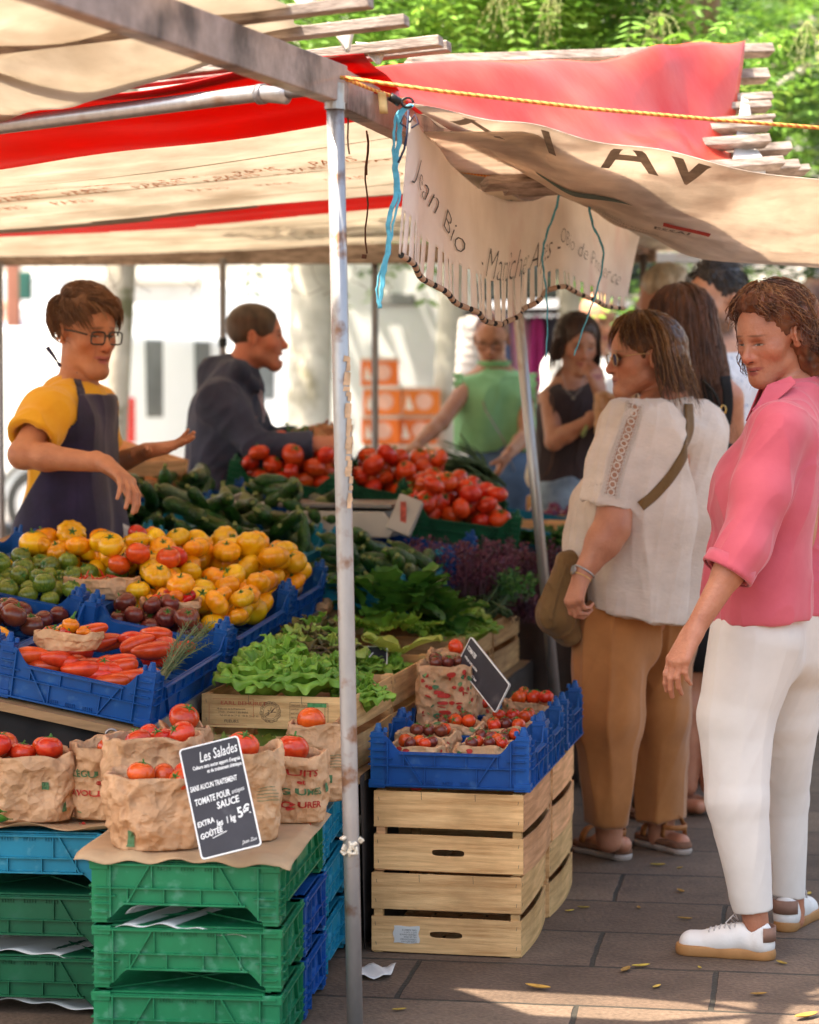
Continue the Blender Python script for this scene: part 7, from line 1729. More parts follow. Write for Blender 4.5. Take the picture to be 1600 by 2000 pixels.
arm(b3, sl, elb_l, wri_l, dict(d=(PB(330, 872, 6.68)-wri_l), pn=V((-.05, -.35, .93)), thumb_side=1, curl=(.12, .10, .14, .22), size=1.1, spread=.10, tcurl=.15, tout=1.0), r=(.045, .041, .026))
finish(rt, H3, b3, .0030, SK3)
yem = M('yellow_cotton', (.78, .33, .006), .78, .06, 4, .0012, 26, col2=(.80, .43, .03), sheen=.2)
sh = Shape(); sh.kk = .03
sh.group([kone(PB(142, 810, 6.62), PB(140, 1010, 6.62), .085, .092), kone(PB(122, 838, 6.5), PB(120, 1010, 6.52), .088, .095), kone(PB(160, 838, 6.72), PB(158, 1010, 6.70), .082, .088), kone(PB(120, 1010, 6.52), PB(112, 1110, 6.52), .095, .10), kone(PB(158, 1010, 6.70), PB(155, 1110, 6.70), .088, .10), kone(nb+V((0, 0, -.06)), lerpn(sl, sr_, .5), .07, .09), kone(nb+V((0, 0, -.03)), sl, .05, .06), kone(nb+V((0, 0, -.03)), sr_, .05, .06)], .06, planes=[(PB(120, 1062, 6.6), (0, 0, -1)), (PB(190, 752, 6.6), (.35, -.1, 1))])
da = (elb_r-sr_).normalized(); cu = lerpn(sr_, elb_r, .62)
sh.group([kone(sr_, cu+da*.04, .066, .070)], .02, cuts=[cuffcut(cu, da, .060)], planes=[(cu, da)])
da = (elb_l-sl).normalized(); cu = lerpn(sl, elb_l, .6); sh.group([kone(sl, cu+da*.04, .066, .068)], .02, planes=[(cu, da)])
fd = creases(.007, 4, (.3, 0, 1), .15, 61, 2); fd2 = creases(.004, 7, (.7, 0, .6), .15, 63, 2); sh.disp = lambda X: fd(X)+fd2(X); yshirt = sh
cloth(rt, 'shirt', sh, .004, yem)
apm = M('navy_apron', (.010, .008, .032), .8, .2, 6, .001, 60, col2=(.022, .016, .060), sheen=.2)
def grow(pr, e):
    o = []
    for p in pr:
        q = Prim(); q.k, q.a, q.b, q.n, q.f, q.ra, q.rb = p.k, p.a, p.b, p.n, p.f, p.ra+e, p.rb+e; o.append(q)
    return o
ap = Shape(); ap.kk = .006; tp = yshirt.g[0][0]+[kone(PB(115, 1060, 6.52), PB(112, 1400, 6.55), .100, .12), kone(PB(165, 1060, 6.70), PB(165, 1400, 6.70), .095, .12)]
ap.group(grow(tp, .016), .07, planes=[(PB(190, 771, 6.6), (.02, 0, 1)), (PB(150, 800, 6.4), (-1, 0, .0)), (PB(150, 1300, 6.6), (0, 0, -1))])
ap.group(grow(tp, .016), .07, planes=[(PB(140, 885, 6.5), (-.80, .3, .62)), (PB(150, 1300, 6.6), (0, 0, -1))])
ap.disp = creases(.005, 3, (0, 0, 1), .1, 65, 2); cloth(rt, 'apron', ap, .0045, apm)
ribbon(rt, 'apron_strap', yshirt, [PB(118, 716, 6.4), PB(132, 735, 6.4), PB(146, 758, 6.4), PB(154, 780, 6.4)], .016, apm, dV, .002, .010)
m = MB(); m.tube([PB(113, 708, 6.5), PB(104, 694, 6.5), PB(92, 678, 6.5)], [.003, .006, .008], 6); m.tube([PB(113, 708, 6.5), PB(118, 716, 6.5)], .006, 6); m.build('apron_knot', apm, rt, smooth=True)
m = MB(); add_text(m, 'J', lambda x, y: trace(yshirt, PB(149, 829, 6.4)+V((x, 0, y)), dV, off=.002), .05, shear=.3, bold=.001, maxlen=.01); m.build('shirt_print', M('grey_print', (.12, .10, .06), .7), rt)
bh = hairm('brown_short_hair', (.075, .028, .012), (.19, .085, .04)); W3 = H3.w
hb, ho = hair_base(rt, H3, [ell(W3(0, -.020, .062), (.083, .094, .074), H3.rot), kone(W3(.045, .035, .095), W3(-.045, .050, .090), .026, .028), kone(W3(-.045, .055, .085), W3(-.055, .045, .06), .020, .012)], bh, amp=.003, seed=12, hairline=.112)
def short_path(H, L_, lift, ff, seed=0, comb=(.4, .9)):
    def path(root, rr):
        az, po, li = root; p = V((math.sin(az)*math.sin(po)*.088, math.cos(az)*math.sin(po)*.101-.015, math.cos(po)*.090+.046)); n_ = V((p.x/.088**2, (p.y+.015)/.1**2, (p.z-.046)/.09**2)).normalized()
        d = V((comb[0]*(1 if True else -1), comb[1], -.15 if po < .9 else -1.2)); d = (d-n_*d.dot(n_)).normalized(); pts = []; n = 6
        for j in range(n+1): pts.append(H.w(*(p+n_*(.004+lift*math.sin(j/n*2.2)+rr.normal()*.0008)))); d = (d-n_*d.dot(n_)*.9).normalized(); p = p+d*L_*li/n; n_ = V((p.x/.088**2, (p.y+.015)/.1**2, (p.z-.046)/.09**2)).normalized()
        return pts
    return path
def sr3(rr):
    az = rr.uniform(-math.pi, math.pi); lim = .95 if abs(az) < .8 else (1.45 if abs(az) < 1.6 else 1.9); return (az, rr.uniform(.02, lim), rr.uniform(.6, 1.1))
strands(1800, sr3, short_path(H3, .06, .013, 0, comb=(-.55, .8)), .0017, bh, 'hair_strands', ho, seed=4)
strands(300, lambda rr: (rr.uniform(-.7, .9), rr.uniform(.5, .95), rr.uniform(.7, 1.2)), short_path(H3, .065, .016, 0, comb=(-.8, .5)), .0015, hairm('brown_hair_highlights', (.2, .09, .04), (.32, .16, .08)), 'hair_strands', ho, seed=5)
glasses(rt, H3, M('dark_acetate', (.03, .035, .04), .3, .1, 10, coat=.4), .0255, .0185, .45, .101, -.002, None, r=.0026)
kid(rt)
# ================= man in the navy hooded top
Yh = 9.3
rt = root_at(P(440, 1000, Yh), 'man with cropped hair in a navy hooded sweatshirt calling out as he fills a bag')
H4 = Head(P(500, 659, Yh), (math.cos(R(4)), math.sin(R(4)), -.02), size=1.02)
nb = P(462, 735, 9.3); sr_ = P(428, 785, 9.12); sl = P(470, 785, 9.5); pel = P(425, 985, 9.3)
elb_r = P(510, 878, 9.05); wri_r = P(612, 868, 9.05); elb_l = P(520, 870, 9.55); wri_l = P(585, 852, 9.45)
b4 = body_shape(H4, nb, sl, sr_, pel, [P(405, 1010, 9.2), P(440, 1010, 9.4)], [P(405, 1200, 9.2), P(440, 1200, 9.4)], [P(405, 1440, 9.2), P(440, 1440, 9.4)], dict(open_=1.4, jaw=1.05, nose=1.05), tw=.10, leg=(.08, .055, .045), neck_r=.058, chest=.10)
arm(b4, sr_, elb_r, wri_r, dict(d=V((.9, .25, .05)), pn=V((.1, .6, -.7)), thumb_side=-1, curl=(.6, .6, .6, .6), size=1.05), r=(.05, .045, .03))
arm(b4, sl, elb_l, wri_l, dict(d=V((.9, -.1, .15)), pn=V((.1, -.6, .2)), thumb_side=1, curl=(.5, .5, .5, .5), size=1.05), r=(.05, .045, .03)); finish(rt, H4, b4, .0045, SK4)
nav = M('navy_sweatshirt', (.022, .032, .065), .85, .15, 5, .0012, 60, col2=(.042, .056, .10), sheen=.1)
sh = Shape(); sh.kk = .04
sh.group([cone(P(440, 825, 9.18), P(425, 960, 9.2), .108, .108), cone(P(462, 825, 9.42), P(445, 960, 9.4), .108, .105), cone(P(420, 800, 9.25), P(412, 900, 9.25), .088, .098), cone(nb+V((-.02, 0, -.03)), lerpn(sl, sr_, .5), .08, .11), cone(nb, sl, .06, .07), cone(nb, sr_, .06, .07)], .07, planes=[(P(430, 968, 9.3), (.1, 0, -1))])
da = (wri_r-elb_r).normalized(); sh.group([cone(sr_, elb_r, .070, .056), cone(elb_r, wri_r, .056, .042), cone(wri_r-da*.05, wri_r-da*.01, .042, .040)], .03, planes=[(wri_r-da*.005, da)])
da = (wri_l-elb_l).normalized(); sh.group([cone(sl, elb_l, .08, .06), cone(elb_l, wri_l, .06, .044)], .03, planes=[(wri_l-da*.03, da)])
sh.group([cone(P(412, 722, 9.3), P(470, 722, 9.16), .034, .024), cone(P(412, 722, 9.3), P(470, 716, 9.43), .034, .024), cone(P(470, 722, 9.16), P(506, 762, 9.22), .024, .014), cone(P(470, 716, 9.43), P(506, 762, 9.3), .024, .014), cone(P(418, 745, 9.3), P(430, 765, 9.3), .045, .06)], .05)
f1 = creases(.010, 3, (.8, 0, .6), .12, 71, 2); f2 = creases(.005, 6, (.5, 0, .8), .15, 73, 2); sh.disp = lambda X: f1(X)+f2(X)
cloth(rt, 'hooded_top', sh, .005, nav)
m = MB(); m.tube([P(509, 762, 9.17), P(513, 790, 9.14), P(518, 812, 9.14)], .0025, 5); m.tube([P(505, 770, 9.2), P(514, 800, 9.17), P(515, 825, 9.17)], .0025, 5); m.build('drawstring', M('pale_cord', (.45, .42, .5), .8), rt)
tr = Shape(); tr.group([cone(P(420, 960, 9.3), P(415, 1010, 9.3), .13, .135), cone(P(405, 1010, 9.2), P(405, 1400, 9.2), .11, .07), cone(P(440, 1010, 9.4), P(440, 1400, 9.4), .11, .07)], .04); cloth(rt, 'trousers', tr, .008, M('violet_blue_denim', (.06, .045, .16), .8, .15, 6))
ch = hairm('cropped_dark_hair', (.035, .022, .015), (.085, .055, .035))
s_ = Shape(); s_.kk = .01; s_.group([ell(H4.w(0, -.018, .042), (.082, .100, .090), H4.rot), ell(H4.w(0, .020, .030), (.074, .074, .087), H4.rot)], .02); s_.cut(ell(H4.w(0, .125, -.02), (.09, .078, .125), H4.rot), .01); s_.cut(cone(H4.w(-.06, .06, -.05), H4.w(.06, .06, -.05), .055), .01)
for sx in (-1, 1): s_.cut(ell(H4.w(sx*.085, .002, -.028), (.034, .030, .036), H4.rot), .01)
s_.disp = lambda X: .0012*npn(X, 90, 3); vs, Q = polygonise(s_, .005); np_mesh('hair', vs, Q, ch, rt)
kid(rt)
bag(P(650, 905, 9.25), .07, .06, .14, 0, 77, label='paper bag being filled by the man in the hooded top', cr=.006)
herb('parsley_sprigs', P(615, 872, 9.3), .05, .04, .07, 22, kalem, 'sprigs of parsley held by the man in the hooded top', 'parsley', 8, .012)
# ================= woman with long brown hair, seen from behind
def simple_person(lbl, Y, hc, fwd, hs, nb, sl, sr_, pel, hips, skin, hk={}, arms=(), res=.006, legs=True, ank_y=None, **k):
    rt = root_at(pel, lbl); H = Head(hc, fwd, size=hs)
    kn = [V((h.x, h.y, .48)) for h in hips]; an = [V((h.x, h.y, .10)) for h in hips]
    b = body_shape(H, nb, sl, sr_, pel, hips, kn, an, hk, feet=[(V((a.x-fwd[0]*.05, a.y-fwd[1]*.05, .0)), V((a.x+fwd[0]*.18, a.y+fwd[1]*.18, 0))) for a in an], **k)
    for a in arms: arm(b, *a[:3], a[3], r=a[4] if len(a) > 4 else (.042, .035, .023))
    finish(rt, H, b, res, skin); return rt, H
Yl = 8.1
rt, H5 = simple_person('woman with long brown hair seen from behind in a black strappy top', Yl, P(1325, 638, Yl), (-.75, .65, -.1), .98, P(1365, 715, 8.1), P(1330, 770, 8.25), P(1425, 775, 8.0), P(1370, 1020, 8.1), [P(1345, 1080, 8.1), P(1392, 1080, 8.1)], SK2, dict(female=True), arms=[(P(1425, 775, 8.0), P(1440, 900, 8.1), P(1400, 980, 8.3), None)], tw=.095, chest=.10, neck_r=.05)
sh = Shape(); sh.kk = .03; sh.group([cone(P(1345, 880, 8.13), P(1350, 1010, 8.1), .105, .115), cone(P(1405, 880, 8.05), P(1400, 1010, 8.1), .105, .115)], .05, planes=[(P(1380, 850, 8), (.35, 0, 1))]); cloth(rt, 'top', sh, .007, M('black_jersey', (.010, .010, .012), .8, .2))
bs = Shape(); bs.group([cone(P(1345, 760, 8.13), P(1350, 1010, 8.1), .10, .10), cone(P(1405, 760, 8.02), P(1400, 1010, 8.1), .10, .10)], .05)
blk = MATS['black_jersey']; ribbon(rt, 'shoulder_strap', bs, [P(1362, 730, 7.9), P(1385, 790, 7.9), P(1412, 880, 7.9)], .045, blk, dV, .003); ribbon(rt, 'shoulder_strap', bs, [P(1418, 735, 7.9), P(1424, 800, 7.9), P(1408, 880, 7.9)], .035, blk, dV, .003)
sk = Shape(); sk.group([cone(P(1370, 1010, 8.1), P(1368, 1240, 8.1), .15, .17)], .05, planes=[(P(1360, 1306, 8.1), (0, 0, -1))]); cloth(rt, 'skirt', sk, .008, blk)
lh = hairm('long_dark_brown_hair', (.045, .016, .008), (.15, .06, .028)); W5 = H5.w
hb, ho = hair_base(rt, H5, [ell(W5(0, -.03, .05), (.086, .094, .080), H5.rot), cone(W5(0, -.075, .0), W5(.02, -.11, -.17), .058, .04), cone(W5(.05, -.05, .0), W5(.065, -.085, -.18), .038, .028)], lh, amp=.002, seed=15, h=.007)
strands(1500, lambda rr: (rr.uniform(.9, 5.4), rr.uniform(.1, 1.2), rr.uniform(.75, 1.1)), cap_path(H5, (.2, 0, 0), None, 
.42, .020, .005, 24, 1., clump=12, seg=15, flick=.05), .0018, lh, 'hair_strands', ho, seed=7)
s_ = V((P(1350, 1590, 8.1).x, 8.1, 0)); sandal(rt, s_, s_+V((-.12, .2, 0)), (M('dark_leather', (.06, .03, .02), .5), cork, cork), .03); s_ = V((P(1285, 1610, 8.0).x, 7.98, 0)); sandal(rt, s_, s_+V((-.16, .16, 0)), (MATS['dark_leather'], cork, cork), .03)
kid(rt)
sb = empty('handbag', P(1435, 900, 7.9), 0, 'thin black leather strap with brass buckle on the bare back of the long haired woman', 'handbag')
ribbon(sb, 'strap', bs, [P(1360, 728, 7.9), P(1395, 765, 7.9), P(1413, 810, 7.9), P(1420, 850, 7.9), P(1432, 880, 7.9)], .009, black_pl, dV, .004, .008)
m = MB(); c = P(1413, 800, 7.86); m.tube([c+V((.009*math.cos(a), 0, .014*math.sin(a))) for a in [k*math.pi/6 for k in range(13)]], .002, 6); m.build('buckle', MATS['gold_metal'], sb); kid(sb)
# ================= dark haired bearded man
Ym = 8.8
rt, H6 = simple_person('dark haired bearded man in a pale printed shirt behind the women', Ym, P(1395, 588, Ym), (-.78, -.62, -.05), 1.06, P(1410, 675, 8.82), P(1375, 735, 8.65), P(1465, 740, 9.0), P(1420, 960, 8.8), [P(1400, 1000, 8.8), P(1440, 1000, 8.8)], SK6, dict(jaw=1.08, nose=1.02), tw=.10, neck_r=.058, res=.005)
sh = Shape(); sh.kk = .03; sh.group([cone(P(1395, 770, 8.75), P(1395, 970, 8.75), .13, .13), cone(P(1450, 770, 8.9), P(1445, 970, 8.9), .13, .13), cone(P(1412, 715, 8.82), P(1420, 760, 8.82), .08, .10), cone(P(1412, 705, 8.82), P(1375, 740, 8.65), .055, .07), cone(P(1412, 705, 8.82), P(1465, 740, 9.), .055, .07), cone(P(1465, 745, 9.), P(1480, 860, 8.95), .075, .07), cone(P(1372, 745, 8.65), P(1368, 850, 8.6), .075, .07)], .05)
f1 = creases(.008, 4, (.1, 0, 1), .4, 81); sh.disp = f1; cloth(rt, 'shirt', sh, .007, M('pale_printed_shirt', (.66, .64, .66), .8, .1, 40, dirt=((.25, .3, .42), 55, .62, .66)))
tr = Shape(); tr.group([cone(P(1420, 960, 8.8), P(1420, 1000, 8.8), .14, .14), cone(P(1400, 1010, 8.8), P(1400, 1480, 8.8), .11, .08), cone(P(1440, 1010, 8.8), P(1440, 1480, 8.8), .11, .08)], .04); cloth(rt, 'trousers', tr, .01, M('dark_trousers', (.03, .03, .04), .8))
dh = hairm('black_wavy_hair', (.010, .009, .010), (.05, .04, .038)); W6 = H6.w
hb, ho = hair_base(rt, H6, [ell(W6(0, -.02, .06), (.09, .10, .08), H6.rot)], dh, amp=.006, seed=17, h=.006)
strands(700, sr3, short_path(H6, .055, .012, 0, comb=(.3, -.5)), .0016, dh, 'hair_strands', ho, seed=9); kid(rt)
# ================= woman in the dark vest
Yv = 10.0
wr_ = P(1168, 812, 9.75); rt, H7 = simple_person('woman in a dark brown vest top looking down with her hand at her mouth', Yv, P(1128, 672, Yv), (.28, -.94, -.28), .95, P(1115, 745, 10.02), P(1165, 785, 10.0), P(1072, 780, 9.95), P(1105, 960, 10), [P(1088, 985, 10), P(1125, 985, 10)], SK5, dict(female=True), tw=.09, chest=.095, neck_r=.045,
    arms=[(P(1074, 782, 9.93), P(1082, 862, 9.82), wr_, dict(d=V((1, .1, .1)), pn=V((0, .9, -.2)), thumb_side=1, curl=(.4, .4, .4, .4))), (P(1168, 788, 9.98), P(1185, 845, 9.8), P(1172, 765, 9.78), dict(d=V((-.35, .0, 1)), pn=V((-.5, .7, 0)), thumb_side=-1, curl=(.7, .8, .9, .9)))], res=.005)
sh = Shape(); sh.kk = .03; sh.group([cone(P(1098, 800, 9.96), P(1095, 925, 9.98), .105, .105), cone(P(1140, 800, 10.0), P(1130, 925, 10.0), .105, .105), cone(P(1085, 765, 9.98), P(1092, 810, 9.96), .03, .06), cone(P(1148, 765, 10.0), P(1142, 810, 9.98), .03, .06)], .04, planes=[(P(1110, 940, 10), (0, 0, -1))])
sh.cut(cone(P(1120, 740, 9.88), P(1120, 778, 9.82), .075, .02), .01); f1 = creases(.006, 5, (.3, 0, 1), .4, 83); sh.disp = f1
cloth(rt, 'vest', sh, .006, M('dark_plum_vest', (.035, .022, .026), .8, .15, 12, sheen=.2))
jean = M('faded_denim', (.10, .17, .27), .8, .2, 6, .001, 50, col2=(.26, .36, .46)); tr = Shape(); tr.group([cone(P(1105, 945, 10), P(1105, 985, 10), .125, .14), cone(P(1086, 985, 9.95), P(1084, 1300, 9.95), .105, .07), cone(P(1128, 985, 10), P(1130, 1300, 10), .105, .07)], .035); tr.disp = creases(.006, 5, (1, 0, .2), .5, 85); cloth(rt, 'jeans', tr, .007, jean)
vh = hairm('dark_brown_hair', (.022, .012, .010), (.07, .04, .03)); W7 = H7.w
hb, ho = hair_base(rt, H7, [cone(W7(-.075, -.02, .03), W7(-.09, -.02, -.085), .035, .028), cone(W7(.07, -.02, .03), W7(.078, -.03, -.06), .03, .022), ell(W7(0, -.02, .05), (.085, .10, .082), H7.rot)], vh, amp=.004, seed=19, h=.006)
strands(500, lambda rr: (rr.choice([-1, 1])*rr.uniform(1.0, 3.1), rr.uniform(.1, 1.2), rr.uniform(.7, 1.)), cap_path(H7, (.2, 0, 0), None, .25, .01, .004, 24, 1., seg=12), .0018, vh, 'hair_strands', ho, seed=11)
m = MB(); c = P(1143, 835, 9.78); 
for k in range(14):
    a = k*2*math.pi/14; m.lathe([(.001, .009), (.008, .005), (.009, 0), (.008, -.005), (.001, -.009)], 6, c=tuple(c+V((.010*math.cos(a), .030*math.sin(a)-.0, .030*math.cos(a)))))
m.build('bead_bracelet', M('green_beads', (.30, .40, .18), .4, .4, 30), rt, smooth=True)
m = MB(); m.tube([P(1098, 730, 9.94), P(1108, 765, 9.87), P(1120, 776, 9.85), P(1134, 762, 9.87), P(1142, 732, 9.94)], .0015, 5); m.lathe([(.001, .008), (.010, 0), (.001, -.008)], 8, c=tuple(P(1120, 778, 9.84))); m.build('necklace', galv, rt); kid(rt)
vb = empty('shoulder_bag', P(1062, 950, 10), 0, 'cream bag on a dark strap at the hip of the woman in the dark vest', 'bag')
m = MB(); m.tube([P(1078, 770, 9.86), P(1086, 850, 9.84), P(1078, 905, 9.82), P(1066, 930, 9.85)], .004, 6); m.build('strap', brown_cord, vb, smooth=True)
s_ = Shape(); s_.group([cone(P(1060, 870, 10.0), P(1058, 930, 10), .05, .07)], .03); cloth(vb, 'pouch', s_, .01, M('cream_cloth_bag', (.6, .55, .45), .8)); kid(vb)
# ================= woman in the green blouse
Yg = 11.0
rt, H8 = simple_person('woman in a frilled light green blouse reaching over the far end of the stall', Yg, P(960, 662, Yg), (-.12, -.93, -.35), .96, P(965, 720, 11.02), P(1022, 755, 11.0), P(912, 752, 10.95), P(975, 900, 11.0), [P(955, 930, 11), P(1002, 930, 11)], SK5, dict(female=True), tw=.10, chest=.10, neck_r=.045,
    arms=[(P(912, 755, 10.93), P(862, 825, 10.75), P(800, 882, 10.55), dict(d=V((-.85, -.2, -.45)), pn=V((-.2, -.2, -.9)), thumb_side=-1, curl=(.3, .3, .3, .3))), (P(1024, 758, 10.98), P(1028, 850, 10.85), P(990, 890, 10.55), dict(d=V((-.4, -.3, -.7)), pn=V((-.8, 0, .3)), thumb_side=-1, curl=(.4, .4, .4, .4)))], res=.006)
grn = M('light_green_cotton', (.24, .58, .28), .8, .08, 6, .002, 30, col2=(.32, .66, .36), transl=.15, sheen=.2)
sh = Shape(); sh.kk = .03; sh.group([cone(P(938, 785, 10.96), P(940, 860, 10.96), .115, .125), cone(P(996, 785, 11), P(998, 860, 11), .115, .125), cone(P(965, 725, 11.02), P(966, 760, 11), .062, .10), cone(P(965, 745, 11), P(918, 757, 10.95), .055, .055), cone(P(965, 745, 11), P(1018, 757, 11), .055, .055)], .05, planes=[(P(970, 880, 11), (0, 0, -1))])
f1 = creases(.011, 5, (.05, 0, 1), .3, 87, 2); sh.disp = f1; cloth(rt, 'blouse', sh, .006, grn)
for (c0, ax0) in ((P(908, 762, 10.93), -1), (P(1026, 762, 10.98), 1)):
    m = MB(); m.grid(lambda u, v: c0+V((ax0*(.01+.035*v+.008*math.sin(u*32)*v), (u-.5)*.02-.05*math.sin(u*math.pi)*1.2, .075-.19*u+.006*math.sin(u*40)*v)), 50, 4); m.build('ruffle', grn, rt, smooth=True, solid=.003)
m = MB(); m.grid(lambda u, v: P(965, 725, 11)+V((.062*math.cos(u*6.283)*(1+.25*v)+.004*math.sin(u*60)*v, .055*math.sin(u*6.283)*(1+.25*v)-.01, .02+.025*v)), 70, 3); m.build('collar_ruffle', grn, rt, smooth=True, solid=.003)
tr = Shape(); tr.group([cone(P(975, 885, 11), P(978, 925, 11), .135, .15), cone(P(952, 930, 10.95), P(950, 1150, 10.95), .12, .08), cone(P(1004, 930, 11), P(1006, 1150, 11), .12, .08)], .035); cloth(rt, 'jeans', tr, .009, M('blue_denim', (.05, .10, .20), .8, .2, 6, col2=(.10, .18, .32)))
hb, ho = hair_base(rt, H8, [], hairm('reddish_hair', (.10, .04, .03), (.2, .09, .06)), amp=.002, seed=21, h=.007)
glasses(rt, H8, black_pl, .024, .016, .5, .101, 0, None, r=.0018)
m = MB(); m.tube([P(932, 740, 10.9), P(948, 800, 10.82), P(985, 862, 10.82), P(1005, 920, 10.85)], .0035, 5); m.build('bag_strap', galv, rt, smooth=True); kid(rt)
# ================= figures farther back, only heads and shoulders seen
def bg_person(lbl, hc, Y, fwd, size, shirt_m, skin, hair_m=None, hair_extra=None, shw=.19, bald=False):
    d = V((fwd[0], fwd[1], 0)).normalized(); s_ = V((d.y, -d.x, 0)); nb_ = hc+V((0, 0, -.165))-d*.03; sr0 = nb_+s_*shw+V((0, 0, -.08)); sl0 = nb_-s_*shw+V((0, 0, -.08)); pl_ = nb_+V((0, 0, -.52))
    rt, H = simple_person(lbl, Y, hc, fwd, size, nb_, sl0, sr0, pl_, [pl_+s_*.09+V((0, 0, -.08)), pl_-s_*.09+V((0, 0, -.08))], skin, {}, tw=.11, chest=.11, neck_r=.055, res=.009, arms=[(sr0, sr0+s_*.05+V((0, 0, -.28)), sr0+s_*.04+d*.15+V((0, 0, -.45)), None), (sl0, sl0-s_*.05+V((0, 0, -.28)), sl0-s_*.04+d*.15+V((0, 0, -.45)), None)])
    sh = Shape(); sh.kk = .03; sh.group([cone(nb_+s_*.08+V((0, 0, -.14)), pl_+s_*.08, .13, .13), cone(nb_-s_*.08+V((0, 0, -.14)), pl_-s_*.08, .13, .13), cone(nb_+V((0, 0, -.06)), nb_+V((0, 0, -.14)), .07, .12), cone(nb_+V((0, 0, -.05)), sr0, .05, .07), cone(nb_+V((0, 0, -.05)), sl0, .05, .07), cone(sr0, sr0+s_*.04+V((0, 0, -.2)), .075, .07), cone(sl0, sl0-s_*.04+V((0, 0, -.2)), .075, .07)], .05)
    sh.disp = creases(.008, 4, (.1, 0, 1), .4, 91); cloth(rt, 'shirt', sh, .010, shirt_m)
    tr = Shape(); tr.group([cone(pl_+V((0, 0, -.02)), pl_+V((0, 0, -.1)), .15, .15)]+[cone(pl_+s_*.09*q+V((0, 0, -.1)), V((pl_.x+s_.x*.1*q, pl_.y+s_.y*.1*q, .06)), .12, .07) for q in (-1, 1)], .04); cloth(rt, 'trousers', tr, .012, M('dark_trousers', (.03, .03, .04), .8))
    if hair_m: hair_base(rt, H, hair_extra(H) if hair_extra else [], hair_m, amp=.006, seed=23, h=.009)
    kid(rt); return rt
wts = M('white_t_shirt', (.78, .78, .80), .8, .05)
bg_person('bald man in a white T-shirt standing behind the woman in the dark vest', P(1166, 622, 11.6), 11.6, (.5, -.8, -.3), 1.0, wts, SK5, shw=.2)
bg_person('grey blond haired person behind the long haired woman', P(1293, 580, 10.2), 10.2, (-.8, .4, 0), 1.0, M('grey_shirt', (.25, .22, .2), .8), SK5, hairm('grey_blond_hair', (.30, .24, .16), (.5, .42, .3)), lambda H: [ell(H.w(0, -.02, .06), (.095, .10, .085), H.rot)])
bg_person('man with dark skin and shaved head far behind the curly haired woman', P(1588, 588, 12.2), 12.2, (-.6, -.8, 0), 1.0, M('dark_shirt', (.05, .04, .05), .8), SK7)
bg_person('small far figure in a pale shirt at the left edge of the street', P(18, 600, 30), 30, (.3, -.9, 0), 1.0, M('pale_blue_shirt', (.5, .5, .6), .8), SK5, hairm('grey_far_hair', (.3, .28, .26), (.45, .42, .4)))
bag(P(1206, 905, 9.6)+V((0, 0, .06)), .085, .07, .22, 0, 88, label='crumpled grey brown paper bag held up beside the woman in the dark vest', cr=.010)
